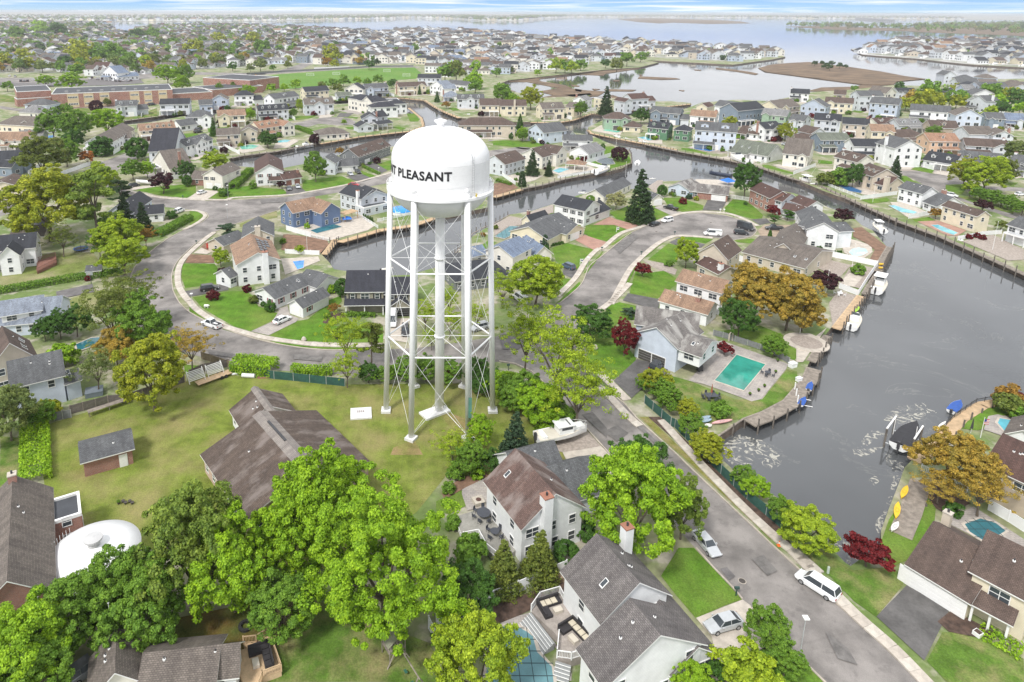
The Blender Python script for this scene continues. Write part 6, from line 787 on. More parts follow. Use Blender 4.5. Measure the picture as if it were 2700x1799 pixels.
def ribbon(name,pts,w,z,mat,h=0.,label=None,side=0.,parent=None,st=True):
 P=[Vector(p)for p in pts];mb=MB();Lf=[];Rt=[]
 for i,p in enumerate(P):
  d=(P[min(i+1,len(P)-1)]-P[max(i-1,0)]).normalized();n=Vector((-d.y,d.x))
  Lf.append(p+n*(side+w/2));Rt.append(p+n*(side-w/2))
 for i in range(len(P)-1):
  a,b,c,d=Rt[i],Rt[i+1],Lf[i+1],Lf[i]
  mb.face([(*a,z),(*b,z),(*c,z),(*d,z)])
  if h:
   mb.face([(*a,z-h),(*b,z-h),(*b,z),(*a,z)]);mb.face([(*c,z-h),(*d,z-h),(*d,z),(*c,z)])
 if h:
  a,d=Rt[0],Lf[0];mb.face([(*d,z-h),(*a,z-h),(*a,z),(*d,z)])
  a,d=Rt[-1],Lf[-1];mb.face([(*a,z-h),(*d,z-h),(*d,z),(*a,z)])
 o=obj(name,mb,mat,parent)
 if st and not parent:struct(o,label)
 return o
def inside(p,poly):
 x,y=p;c=False
 for (x1,y1),(x2,y2)in zip(poly,poly[1:]+poly[:1]):
  if (y1>y)!= (y2>y)and x<(x2-x1)*(y-y1)/(y2-y1)+x1:c=not c
 return c
# ------------------------------------------------------------------ trees
rng=np.random.default_rng(7)
def leaf_mesh(name,centers,radii,per,size,flat=.75,up=.35,ccen=None):
 """quads on the outer sides of many small leaf clumps"""
 n=len(centers);K=int(per)
 c=np.repeat(centers,K,0);r=np.repeat(radii,K)
 d=rng.normal(size=(n*K,3));d /= np.linalg.norm(d,axis=1)[:,None]
 cc=centers.mean(0)if ccen is None else np.array(ccen)
 o=c-cc;o /= np.linalg.norm(o,axis=1)[:,None]+1e-6
 d=d+o*.45;d[:,2]+=up*.5;d /= np.linalg.norm(d,axis=1)[:,None]
 p=c+d*(r*rng.uniform(.55,1.08,n*K))[:,None]*np.array([1,1,flat])
 nn=d+rng.normal(size=d.shape)*.55;nn[:,2]+=up;nn /= np.linalg.norm(nn,axis=1)[:,None]
 a=np.cross(nn,rng.normal(size=nn.shape));a /= np.linalg.norm(a,axis=1)[:,None];b=np.cross(nn,a)
 s=(size*rng.uniform(.6,1.35,n*K))[:,None]*.5
 v=np.stack([p-a*s-b*s*.6,p+a*s-b*s*.7,p+a*s*.8+b*s*.7,p-a*s*.7+b*s*.6],1).reshape(-1,3)
 N_=n*K
 me=bpy.data.meshes.new(name);me.vertices.add(N_*4);me.vertices.foreach_set('co',v.astype('f').ravel())
 me.loops.add(N_*4);me.loops.foreach_set('vertex_index',np.arange(N_*4,dtype='i'))
 me.polygons.add(N_);me.polygons.foreach_set('loop_start',np.arange(0,N_*4,4,dtype='i'))
 me.update(calc_edges=True);me.materials.append(LEAF);return me
def ell_pts(n,rx,rz,zc,shell=.72,lump=.25,seed=0,low=-.55,thin=0.):
 g=np.random.default_rng(seed);out=[]
 while len(out)<n:
  d=g.normal(size=3);d /= np.linalg.norm(d)
  if d[2]<low:continue
  k=1+lump*noise.noise(Vector(d*1.9)+Vector((seed*3.1,0,0)))*2
  r=g.uniform(shell,1)**.6*k if g.random()>thin else g.uniform(.3,1)*k
  out.append([d[0]*rx*r,d[1]*rx*r,zc+d[2]*rz*r])
 return np.array(out)
def trunk_mesh(h,r,spread,top,seed,n=5):
 g=random.Random(seed);mb=MB()
 fork=Vector((g.uniform(-.3,.3),g.uniform(-.3,.3),h))
 mb.tube((0,0,-.3),fork*.5,r,r*.8,8,cap=False);mb.tube(fork*.5,fork,r*.8,r*.68,8,cap=False)
 for i in range(n):
  t=2*math.pi*(i+g.random()*.6)/n;e=Vector((math.cos(t)*spread*g.uniform(.5,.8),math.sin(t)*spread*g.uniform(.5,.8),h+(top-h)*g.uniform(.5,.85)))
  m_=fork.lerp(e,.5)+Vector((0,0,(top-h)*.08))
  mb.tube(fork,m_,r*.5,r*.32,6,cap=False);mb.tube(m_,e,r*.32,r*.06,5,cap=False)
  for k in range(2):
   e2=m_+(e-m_).length*.9*Vector((math.cos(t+(k-.5)*1.8),math.sin(t+(k-.5)*1.8),.7)).normalized()
   mb.tube(m_,e2,r*.2,r*.04,5,cap=False)
 return mb.mesh('trunk',[BARK],True,False)
PROTO={}
def proto(kind,v):
 """unit trees: crown radius 1 m -> scaled; returns (crown mesh, trunk mesh, base radius)"""
 key=(kind,v)
 if key in PROTO:return PROTO[key]
 s=v*17+sum(map(ord,kind))
 if kind == 'oak':       # big, dense, bright: radius 10
  c=ell_pts(520,9.,9.,11.0,.6,.46,s,-.66,.22);r=np.random.default_rng(s).uniform(.45,1.15,len(c))
  q=(leaf_mesh('crown',c,r,240,.25),trunk_mesh(5,.55,9,17,s,8),10.)
 elif kind == 'maple':   # radius 6
  c=ell_pts(290,5.3,5.3,7.2,.62,.34,s,-.62,.15);r=np.random.default_rng(s).uniform(.4,.95,len(c))
  q=(leaf_mesh('crown',c,r,150,.24),trunk_mesh(2.6,.3,5,11,s,6),6.)
 elif kind == 'airy':    # thin see-through foliage
  c=ell_pts(170,5.4,4.6,8.4,.3,.45,s,-.6,.6);r=np.random.default_rng(s).uniform(.4,1.1,len(c))
  q=(leaf_mesh('crown',c,r,66,.2,.4),trunk_mesh(3.5,.26,5.6,12,s,8),6.)
 elif kind == 'spruce':
  g=np.random.default_rng(s);c=[];r=[]
  for z in np.linspace(1.2,13.4,30):
   w=3.6*(1-z/14.2)+.25
   for i in range(max(4,int(w*6))):
    t=g.uniform(0,6.28);k=g.uniform(.45,1.05);c.append([math.cos(t)*w*k,math.sin(t)*w*k,z-k*w*.16]);r.append(.28+.5*w*.28)
  mb=MB();mb.tube((0,0,-.3),(0,0,12.5),.25,.05,8)
  q=(leaf_mesh('crown',np.array(c),np.array(r),36,.30,.45,0.),mb.mesh('trunk',[BARK],True,False),3.8)
 elif kind == 'pine':    # layered dark evergreen, flat boughs
  g=np.random.default_rng(s);c=[];r=[]
  for k in range(26):
   z=g.uniform(4.5,13);t=g.uniform(0,6.28);L_=(4.6 if z<9.5 else 3.2)*g.uniform(.5,1)
   for j in np.linspace(.25,1,6):c.append([math.cos(t)*L_*j,math.sin(t)*L_*j,z+g.uniform(-.2,.3)]);r.append(.85)
  q=(leaf_mesh('crown',np.array(c),np.array(r),80,.32,.4),trunk_mesh(6,.3,3,13,s,5),5.2)
 elif kind == 'cone':    # small clipped arborvitae
  g=np.random.default_rng(s);c=[];r=[]
  for z in np.linspace(.25,2.7,14):
   w=.62*(1-z/3.15)**.7+.05
   for i in range(9):t=g.uniform(0,6.28);c.append([math.cos(t)*w,math.sin(t)*w,z]);r.append(.2)
  q=(leaf_mesh('crown',np.array(c),np.array(r),26,.16,1.),None,.8)
 elif kind == 'lace':    # japanese maple, broad and low: radius 3
  c=ell_pts(90,2.5,1.9,2.7,.5,.4,s,-.35,.3);r=np.random.default_rng(s).uniform(.35,.75,len(c))
  q=(leaf_mesh('crown',c,r,95,.26,.5),trunk_mesh(1.,.16,2.5,3.6,s,6),3.)
 elif kind == 'shrub':   # radius 1
  c=ell_pts(60,.85,.8,.75,.6,.25,s,-.7);r=np.random.default_rng(s).uniform(.18,.34,len(c))
  q=(leaf_mesh('crown',c,r,60,.15),None,1.05)
 elif kind == 'dome':    # clipped round shrub tree radius 3
  c=ell_pts(150,2.75,2.5,3.1,.9,.06,s,-.75);r=np.full(len(c),.5)
  mb=MB();mb.tube((0,0,-.2),(0,0,2),.18,.14,7)
  q=(leaf_mesh('crown',c,r,60,.28,1.),mb.mesh('trunk',[BARK],True,False),3.1)
 else:                   # 'far': cheap crown radius 5
  c=ell_pts(46,4.3,3.9,5.6,.6,.35,s,-.6,.2);r=np.random.default_rng(s).uniform(.9,1.8,len(c))
  mb=MB();mb.tube((0,0,-.3),(0,0,5),.3,.15,6)
  q=(leaf_mesh('crown',c,r,26,.95),mb.mesh('trunk',[BARK],True,False),5.)
 PROTO[key]=q;return q
LEAFC=dict(lime=(.27,.45,.03),green=(.165,.30,.045),deep=(.075,.17,.035),spruce=(.05,.095,.045),pine=(.20,.285,.06),yel=(.33,.37,.035),ochre=(.42,.30,.07),rust=(.33,.19,.045),
             ylime=(.32,.43,.035),olive=(.18,.225,.055),red=(.12,.012,.02),plum=(.055,.016,.028),pale=(.19,.245,.09),blue=(.06,.11,.075),cream=(.42,.42,.26),crimson=(.17,.015,.025),far=(.16,.25,.07),farb=(.22,.21,.10),fard=(.075,.13,.06),orange=(.38,.14,.03))
TN=dict(oak='oak_tree',maple='leafy_tree',airy='thin_leaved_tree',spruce='spruce_tree',pine='evergreen_tree',cone='arborvitae',lace='ornamental_tree',shrub='shrub',dome='clipped_tree',far='far_tree')
TNUM=[0]
def tree(kind,x,y,r,hz,colr,label,z=0.,group=None):
 TNUM[0]+=1;nv={'oak':3,'maple':4,'airy':3,'far':6,'shrub':4}.get(kind,2)
 cm,tm,br=proto(kind,TNUM[0]% nv)
 t=thing(TN[kind],label,'shrub' if kind == 'shrub' else ('hedge plant' if kind == 'cone' else 'tree'),(x,y,z),(TNUM[0]*2.39996)% 6.28,group)
 s=r/br;t.scale=(s,s,s*hz)
 if hasattr(colr,'__len__')and not isinstance(colr,str):c=colr
 else:c=LEAFC[colr]
 if tm is None:link('foliage',cm,t,color=c)
 else:link('crown',cm,t,color=c);link('trunk',tm,t)
 return t
def hedge(pts,w,h,colr,label,name='hedge',cat='hedge'):
 mb=MB();st=stations(pts,.55);c=[];r=[]
 g=random.Random(len(pts)+int(w*10))
 for p,d in st:
  n=Vector((-d.y,d.x))
  for z in np.arange(.35,h+.01,.5):
   for sx in np.linspace(-1,1,max(3,int(w/.55))):
    if abs(sx)<.99 and z<h-.5:continue
    q=p+n*(sx*(w/2-.25)+g.uniform(-.1,.1));c.append([q.x,q.y,z+g.uniform(-.12,.12)-(.12 if abs(sx)>.99 else 0)]);r.append(.42)
 me=leaf_mesh(name,np.array(c),np.array(r),20,.26,1.,.3)
 return tag(link(name,me,color=LEAFC[colr]),label,cat)
# ------------------------------------------------------------------ houses
_WIN={}
def win_mesh(w,h,cols,rows):
 k=(w,h,cols,rows)
 if k in _WIN:return _WIN[k]
 f=MB();t=.09
 f.box(-w/2-t,-.07,-t,w/2+t,0,0);f.box(-w/2-t,-.07,h,w/2+t,0,h+t)
 f.box(-w/2-t,-.07,0,-w/2,0,h);f.box(w/2,-.07,0,w/2+t,0,h)
 for i in range(1,cols):x=-w/2+w*i/cols;f.box(x-.035,-.06,0,x+.035,0,h)
 for i in range(1,rows):z=h*i/rows;f.box(-w/2,-.058,z-.035,w/2,0,z+.035)
 p=MB();p.face([(-w/2,-.025,0),(w/2,-.025,0),(w/2,-.025,h),(-w/2,-.025,h)])
 _WIN[k]=(f.mesh('window',[TRIM],uv=False),p.mesh('pane',[GLASS],uv=False));return _WIN[k]
def wingT(w):
 c,s=math.cos(w['a']),math.sin(w['a'])
 return lambda p:(w['x']+p[0]*c-p[1]*s,w['y']+p[0]*s+p[1]*c,p[2])
def wing_shell(w,T,wm,rm,fm,o=.45,base=0.):
 """walls into wm, roof planes into rm, white fascia into fm"""
 L_,W_,h,r=w['L'],w['W'],w['h'],w['r'];k=w['k'];kind=w['t']
 def q(m,*pts):m.face([T(p)for p in pts])
 C4=[(0,0),(L_,0),(L_,W_),(0,W_)]
 for i in range(4):
  (ax,ay),(bx,by)=C4[i],C4[(i+1)% 4];q(wm,(ax,ay,base),(bx,by,base),(bx,by,h),(ax,ay,h))
 o *= min(k,1.2);th=.16*k
 if kind == 'flat':
  q(rm,(.3,.3,h),(L_-.3,.3,h),(L_-.3,W_-.3,h),(.3,W_-.3,h))
  for b in ((-.05,-.05,L_+.05,.3),(-.05,W_-.3,L_+.05,W_+.05),(-.05,.3,.3,W_-.3),(L_-.3,.3,L_+.05,W_-.3)):fm.box(b[0],b[1],h-.12,b[2],b[3],h+.35,T)
  return
 if kind == 'shed':   # high at the back
  s=r/W_
  q(rm,(-o,-o,h-s*o+th),(L_+o,-o,h-s*o+th),(L_+o,W_+o,h+r+s*o+th),(-o,W_+o,h+r+s*o+th))
  q(fm,(-o,-o,h-s*o),(L_+o,-o,h-s*o),(L_+o,-o,h-s*o+th),(-o,-o,h-s*o+th))
  for x,sg in ((-o,1),(L_+o,-1)):
   q(fm,(x,-o,h-s*o),(x,-o,h-s*o+th),(x,W_+o,h+r+s*o+th),(x,W_+o,h+r+s*o))
  q(wm,(0,0,h),(0,W_,h),(0,W_,h+r));q(wm,(L_,0,h),(L_,W_,h+r),(L_,W_,h));q(wm,(0,W_,h),(L_,W_,h),(L_,W_,h+r),(0,W_,h+r))
  return
 if kind == 'gb':     # ridge runs away (along y): swap
  Q=lambda p:T((p[1],W_-p[0],p[2]))if False else T((L_-p[1],p[0],p[2]));A,B=W_,L_
 else:Q=T;A,B=L_,W_
 def q2(m,*pts):m.face([Q(p)for p in pts])
 s=r/(B/2);z0=h-s*o
 if kind == 'hip':
  i=min(B/2,A/2);zr=h+r*(i/(B/2))+th;e=-o
  c=[(e,e,z0+th),(A+o,e,z0+th),(A+o,B+o,z0+th),(e,B+o,z0+th)]
  if A >= B:r1,r2=(i,B/2,zr),(A-i,B/2,zr)
  else:r1,r2=(A/2,i,zr),(A/2,B-i,zr)
  if A >= B:q2(rm,c[0],c[1],r2,r1);q2(rm,c[1],c[2],r2);q2(rm,c[2],c[3],r1,r2);q2(rm,c[3],c[0],r1)
  else:q2(rm,c[0],c[1],r1);q2(rm,c[1],c[2],r2,r1);q2(rm,c[2],c[3],r2);q2(rm,c[3],c[0],r1,r2)
  for j in range(4):
   a,b=c[j],c[(j+1)% 4];q2(fm,(a[0],a[1],a[2]-th),(b[0],b[1],b[2]-th),b,a)
  q2(fm,*[(p[0],p[1],p[2]-th)for p in c][::-1])
  return
 zr=h+r
 for y0,y1 in ((-o,B/2),(B+o,B/2)):
  pts=[(-o,y0,z0+th),(A+o,y0,z0+th),(A+o,B/2,zr+th),(-o,B/2,zr+th)]
  if y0>0:pts=[pts[1],pts[0],pts[3],pts[2]]
  q2(rm,*pts)
  q2(fm,*[(p[0],p[1],p[2]-th)for p in pts][::-1])
  f_=[(-o,y0,z0),(A+o,y0,z0),(A+o,y0,z0+th),(-o,y0,z0+th)]
  q2(fm,*(f_ if y0<0 else f_[::-1]))
  for x in (-o,A+o):   # rake boards
   dx=.06 if x>0 else-.06
   f_=[(x,y0,z0),(x,y0,z0+th),(x,B/2,zr+th),(x,B/2,zr)]
   q2(fm,*(f_ if (x<0)== (y0<0)else f_[::-1]))
 q2(wm,(0,0,h),(0,B/2,zr),(0,B,h));q2(wm,(A,0,h),(A,B,h),(A,B/2,zr))
def in_wing(p,w,m=.15):
 c,s=math.cos(w['a']),math.sin(w['a']);dx,dy=p[0]-w['x'],p[1]-w['y']
 lx,ly=dx*c+dy*s,-dx*s+dy*c
 return-m<lx<w['L']+m and-m<ly<w['W']+m and p[2]<w['h']+.6
def house(name,label,wings,cat='house',group=None,detail=2,seed=0,extras=()):
 g=random.Random(seed or int(wings[0]['x']*7+wings[0]['y']*3));w0=wings[0]
 root=thing(name,label,cat,(w0['x'],w0['y'],0),group=group)
 ox,oy=w0['x'],w0['y']
 for w in wings:
  T0=wingT(w);T=lambda p,T0=T0:(lambda q:(q[0]-ox,q[1]-oy,q[2]))(T0(p))
  wm,rm,fm=MB(),MB(),MB();k=w['k'];h=w['h'];base=w.get('base',0)
  wing_shell(w,T,wm,rm,fm,base=base)
  if not w.get('open'):obj('wall',wm,wallm(w['wc']),root)
  else:
   pm=MB();n=max(2,int(w['L']/(3.2*k)))
   wm2=MB()
   if w['t']in ('ga','gb'):wm2.f=wm.f[4:];wm2.v=wm.v;wm2.m=wm.m[4:];obj('gable',wm2,wallm(w['wc']),root)
   for i in range(n+1):
    x=w['L']*i/n
    for y in (0.1,)+((w['W']-.1,)if w['open']== 2 else ()):
     pm2=MB();pm2.box(x-.12*k,y-.12*k,base,x+.12*k,y+.12*k,h,T);obj('column',pm2,TRIM,root)
  obj('roof',rm,roofm(w['rc'])if w['t']!= 'flat' else M('flat_roofing',(.06,.065,.075),.8,.2),root);obj('fascia',fm,TRIM,root)
  if detail == 0:continue
  # windows
  storeys=[(1.0,1.35)]if h/k<4.4 else [(.95,1.35),(3.65,1.3)]
  if h/k>7.6:storeys.append((6.4,1.3))
  gs={s_:[]for s_ in 'flrb'}
  for s_,pos,gw,kindg in w.get('g',()):gs[s_].append((pos,gw))
  c_,s__=math.cos(w['a']),math.sin(w['a'])
  wmesh=MB();pmesh=MB()
  for side,ln in (('f',w['L']),('l',w['W']),('r',w['W'])):
   if w.get('open')or side in w.get('nw',''):continue
   n=max(1,int(ln/(2.9*k)))
   if side != 'f':n=max(1,int(ln/(3.8*k)))
   if ln<2.2*k:continue
   for zi,(z,wh)in enumerate(storeys):
    z *= k
    if base>z:continue
    for i in range(n):
     if g.random()<(.12 if side == 'f' else .3):continue
     u=ln*(i+.5)/n
     if zi == 0 and any(abs(u-p_)<gw/2+.6*k for p_,gw in gs[side]):continue
     lp=(u,-.01,z)if side == 'f' else ((-.01,ln-u,z)if side == 'l' else (w['L']+.01,u,z))
     wp=T0(lp)
     if any(in_wing(wp,v)for v in wings if v is not w):continue
     ra=w['a']+{'f':0,'l':-math.pi/2,'r':math.pi/2}[side]
     cs=g.choice([(1.0,1),(1.0,1),(1.9,2)])if side == 'f' else (1.0,1)
     if detail == 2:
      fme,pme=win_mesh(round(cs[0]*k,2),round(wh*k,2),cs[1],2)
      wo=link('window',fme,root,(wp[0]-ox,wp[1]-oy,z),ra);link('pane',pme,wo)
      if w.get('sh')and cs[1]== 1:
       for sg in (-1,1):
        sm=MB();x_=sg*(cs[0]/2+.32)*k;sm.box(x_-.17*k,-.06,0,x_+.17*k,0,wh*k)
        key=('shut',w['sh'],sg,cs,k)
        if key not in _WIN:_WIN[key]=sm.mesh('shutter',[M('shutter_'+w['sh'],{'black':(.03,.03,.035),'red':(.22,.02,.03),'maroon':(.16,.03,.03)}[w['sh']],.6,.1)],uv=False)
        link('shutter',_WIN[key],wo)
     else:
      ca,sa=math.cos(ra),math.sin(ra);tx,ty=wp[0]-ox,wp[1]-oy
      TT=lambda p:(tx+p[0]*ca-p[1]*sa,ty+p[0]*sa+p[1]*ca,p[2]+z)
      hw=cs[0]*k/2;hh=wh*k;t_=.1*k
      wmesh.face([TT((-hw-t_,-.03,-t_)),TT((hw+t_,-.03,-t_)),TT((hw+t_,-.03,hh+t_)),TT((-hw-t_,-.03,hh+t_))],0)
      for j in range(cs[1]):
       x0=-hw+j*2*hw/cs[1]+.04;x1=-hw+(j+1)*2*hw/cs[1]-.04
       wmesh.face([TT((x0,-.06,0)),TT((x1,-.06,0)),TT((x1,-.06,hh)),TT((x0,-.06,hh))],1)
  if wmesh.f:stuff(obj('windows',wmesh,[TRIM,GLASS],root))
  for s_,pos,gw,kg in w.get('g',()):
   m=MB();hh=2.25*k if kg[0]!= 'd' else 2.1*k;m.box(-gw/2-.12,-.07,0,gw/2+.12,0,hh+.12,m=1)
   npn=4
   for i in range(npn):
    m.box(-gw/2,-.11,hh*i/npn+.03,gw/2,-.06,hh*(i+1)/npn-.03,m=0)
   lp=(pos,0,0)if s_ == 'f' else ((0,w['W']-pos,0)if s_ == 'l' else (w['L'],pos,0));wp=T0(lp)
   ra=w['a']+{'f':0,'l':-math.pi/2,'r':math.pi/2}[s_]
   cm={'w':TRIM,'b':M('brown_door_paint',(.20,.075,.05),.6,.1),'g':M('dark_grey_door_paint',(.085,.08,.075),.6,.1),'d':M('teal_door_paint',(.03,.16,.22),.5,.1),'k':M('dark_opening',(.03,.03,.03),.9,.1)}[kg[-1]]
   obj('garage_door' if kg[0]!= 'd' else 'door',m,[cm,TRIM],root,loc=(wp[0]-ox,wp[1]-oy,base),rz=ra)
  if w.get('sky'):   # skylights on the near or right roof plane: fractions along, up
   for fx,fy,sd,*so in w['sky']:
    A,B=(w['L'],w['W'])if w['t']!= 'gb' else (w['W'],w['L'])
    y=B/2*fy if sd == 0 else B-B/2*fy
    s1=w['r']/(B/2);hw,hl=(.3*k,.45*k)if not so else (.8,.5);m=MB()
    def P_(dx,dy,dz):yy=y+dy;zz=h+(yy if sd == 0 else B-yy)*s1+.16*k+dz;X=fx*A+dx;return T((X,yy,zz))if w['t']!= 'gb' else T((w['L']-yy,X,zz))
    a=[P_(-hw,-hl,.02),P_(hw,-hl,.02),P_(hw,hl,.02),P_(-hw,hl,.02)];b=[P_(-hw,-hl,.14),P_(hw,-hl,.14),P_(hw,hl,.14),P_(-hw,hl,.14)]
    c2=[P_(-hw*.8,-hl*.85,.15),P_(hw*.8,-hl*.85,.15),P_(hw*.8,hl*.85,.15),P_(-hw*.8,hl*.85,.15)]
    for i in range(4):m.face([a[i],a[(i+1)% 4],b[(i+1)% 4],b[i]],0)
    m.face(b,0);m.face(c2,1);obj('solar_panel' if so else 'skylight',m,[DKMETAL if so else TRIM,GLASS],root)
  for (fx,fy,up,sz,kc)in w.get('ch',()):
   m=MB();x,y=fx*w['L'],fy*w['W'];s_=sz/2;zt=h+w['r']+up
   m.box(x-s_,y-s_,0,x+s_,y+s_,zt,T,0);m.box(x-s_-.06,y-s_-.06,zt,x+s_+.06,y+s_+.06,zt+.15,T,1)
   m.tube(T((x,y,zt+.1)),T((x,y,zt+.6)),.14*k,m=2)
   obj('chimney',m,[wallm('brick')if kc == 'b' else wallm('white' if kc == 'w' else 'beige'),M('chimney_cap',(.33,.15,.10),.8,.1)if kc == 'w' else CONC,DKMETAL],root)
  for (fx,sd,dw)in w.get('dm',()):    # gabled dormers on the near slope
   m,r_,f_=MB(),MB(),MB();B=w['W'];s1=w['r']/(B/2);x=fx*w['L'];y=B*.16;z=h+y*s1;dh=1.25*k
   dd={'x':0,'y':0,'a':0,'L':dw*k,'W':min(B/2-y,(dh+.5*k)/s1),'h':dh,'r':.55*k,'t':'gb','k':k*.5}
   TT=lambda p:T((x-dw*k/2+p[0],y+p[1],z+p[2]-.1));wing_shell(dd,TT,m,r_,f_)
   obj('dormer',m,wallm(w['wc']),root);obj('dormer_roof',r_,roofm(w['rc']),root);obj('fascia',f_,TRIM,root)
   wp=TT((dw*k/2,-.01,.3*k));fme,pme=win_mesh(round(.8*k,2),round(.8*k,2),1,2);wo=link('window',fme,root,wp,w['a']);link('pane',pme,wo)
  if detail == 2 and not w.get('open')and w['t']in ('ga','gb','hip'):
   for j in range(g.randint(1,3)):   # roof vents
    A,B=(w['L'],w['W'])if w['t']!= 'gb' else (w['W'],w['L'])
    fx,fy=g.uniform(.25,.8)*A,g.uniform(.25,.42)*B;z=h+fy*w['r']/(B/2)+.1
    p=(fx,fy,z)if w['t']!= 'gb' else (w['L']-fy if g.random()<.5 else fy,fx,z)
    m=MB();a=T(p);m.tube(a,(a[0],a[1],a[2]+.45),.07,m=1);m.tube(a,(a[0],a[1],a[2]+.16),.17,m=0);obj('roof_vent',m,[TRIM,DKMETAL],root)
 return root
# ------------------------------------------------------------------ vehicles
CARP=dict(  # length, width, height, body profile (x fraction from nose, z belt), roof from/to, wheelbase
 sedan=(4.75,1.8,1.45,.27,.92,.40,.76,.62,.95),suv=(4.7,1.88,1.72,.24,.98,.36,.90,.72,1.08),minivan=(5.1,1.95,1.76,.20,.99,.33,.93,.72,1.05),
 van=(5.6,2.0,2.05,.16,.995,.26,.985,.8,1.2),bigvan=(5.9,2.05,2.6,.14,.995,.25,.985,.85,1.25),pickup=(5.7,1.95,1.85,.27,.62,.36,.56,.78,1.08),jeep=(4.2,1.85,1.82,.34,.99,.38,.97,.8,1.1))
_CAR={}
def car_parts(kind):
 if kind in _CAR:return _CAR[kind]
 L_,W_,H_,a0,a1,r0,r1,hood,belt=CARP[kind];hw=W_/2;out={}
 X=lambda f:L_/2-f*L_   # nose at +x
 st=[(0.0,.42,hood-.1,.80),(.03,.30,hood,.92),(.12,.24,hood+.08,.99),(a0,.22,belt-.02,1),(.5,.22,belt,1),(.8,.22,belt,1),(.95,.26,belt-.02,.98),(1.0,.40,belt-.14,.90)]
 m=MB();ring=[]
 for f,zb,zt,wf in st:
  w=hw*wf;x=X(f);zm=zb+(zt-zb)*.55
  ring.append([(x,-w*.9,zb),(x,-w,zb+.12),(x,-w,zm),(x,-w*.95,zt-.07),(x,-w*.86,zt),(x,0,zt+.03),(x,w*.86,zt),(x,w*.95,zt-.07),(x,w,zm),(x,w,zb+.12),(x,w*.9,zb)])
 n=11;vs=[p for r_ in ring for p in r_];fs=[]
 for j in range(len(ring)-1):
  for i in range(n):a=j*n+i;b=j*n+(i+1)% n;fs.append((a,b,b+n,a+n))
 fs.append(tuple(range(n-1,-1,-1))[::-1]);fs.append(tuple((len(ring)-1)*n+i for i in range(n))[::-1])
 m.add(vs,fs)
 # roof slab and pillars are body colour, glasshouse separate
 gw,rw=hw*.86,hw*.70;zb=belt+.0;zt=H_
 m.box(X(r1),-rw,zt-.06,X(r0),rw,zt)
 for x0,x1 in ((X(a0)-.02,X(r0)),(X(a1)+.03,X(r1))):
  for sg in (-1,1):m.tube((x0,sg*gw,zb),(x1,sg*rw,zt-.04),.05,.05,4)
 xm=(X(r0)+X(r1))/2
 for xx in ([xm-.1]if kind != 'pickup' else []):
  for sg in (-1,1):m.tube((xx,sg*(gw+.01),zb),(xx,sg*(rw+.01),zt-.04),.045,.045,4)
 if kind == 'pickup':
  m.box(X(.995),-hw,belt-.1,X(.63),-hw+.1,belt+.06);m.box(X(.995),hw-.1,belt-.1,X(.63),hw,belt+.06);m.box(X(1.0),-hw+.1,belt-.1,X(.985),hw-.1,belt+.06)
 if kind in ('van','bigvan'):
  for sg in (-1,1):m.box(X(a1)+.1,sg*(gw+.0)-.03,zb-.05,xm,sg*gw+.03,zt-.25)
 for sg in (-1,1):m.box(X(a0)-.35,sg*(hw+.02)-.02,belt-.02,X(a0)-.18,sg*(hw+.16),belt+.12)
 out['body']=m
 def g4(*p):q=MB();q.face(p);return q
 out['windscreen']=g4((X(a0),-gw,zb),(X(a0),gw,zb),(X(r0),rw,zt-.05),(X(r0),-rw,zt-.05))
 out['rear_window']=g4((X(a1),gw,zb),(X(a1),-gw,zb),(X(r1),-rw,zt-.05),(X(r1),rw,zt-.05))
 out['side_window']=(g4((X(a1),-gw,zb),(X(a0),-gw,zb),(X(r0),-rw,zt-.05),(X(r1),-rw,zt-.05)),g4((X(a0),gw,zb),(X(a1),gw,zb),(X(r1),rw,zt-.05),(X(r0),rw,zt-.05)))
 if kind == 'pickup':q=MB();q.box(X(.98),-hw+.12,belt-.03,X(.635),hw-.12,belt+.02);out['bed']=q
 me={}
 me['windscreen']=out['windscreen'].mesh('windscreen',[GLASS]);me['rear_window']=out['rear_window'].mesh('rear_window',[GLASS]);me['side_window']=[q.mesh('side_window',[GLASS])for q in out['side_window']]
 if 'bed' in out:me['bed']=out['bed'].mesh('bed',[M('black_bed_liner',(.03,.03,.032),.8,.1)])
 R_=.34 if kind in ('sedan','minivan')else .38
 w=MB();w.tube((0,-.11,0),(0,.11,0),R_,n=18);me['tyre']=w.mesh('wheel',[RUBBER]);w=MB();w.tube((0,-.125,0),(0,.125,0),R_*.62,n=12);me['rim']=w.mesh('rim',[M('alloy_rim',(.45,.46,.47),.35,.1,metal=.6)]);me['R']=R_;me['wx']=(X(.19),X(.80));me['wy']=hw-.1
 q=MB();q.box(0,-.2,-.07,.06,.2,.08);me['headlight']=q.mesh('headlight',[glassy('headlight_glass',(.75,.76,.78))]);me['hl']=(X(.028),hw*.72,hood-.08)
 q=MB();q.box(-.06,-.14,-.12,0,.14,.14);me['taillight']=q.mesh('taillight',[glassy('taillight_red',(.35,.01,.01),.2)]);me['tl']=(X(.995),hw*.76,belt-.3)
 _CAR[kind]=(out['body'],me);return _CAR[kind]
CARC=dict(white=(.80,.81,.82),silver=(.52,.54,.56),black=(.018,.018,.02),grey=(.17,.18,.19),blue=(.05,.085,.14),red=(.42,.02,.025),dark=(.03,.033,.04))
_CB={}
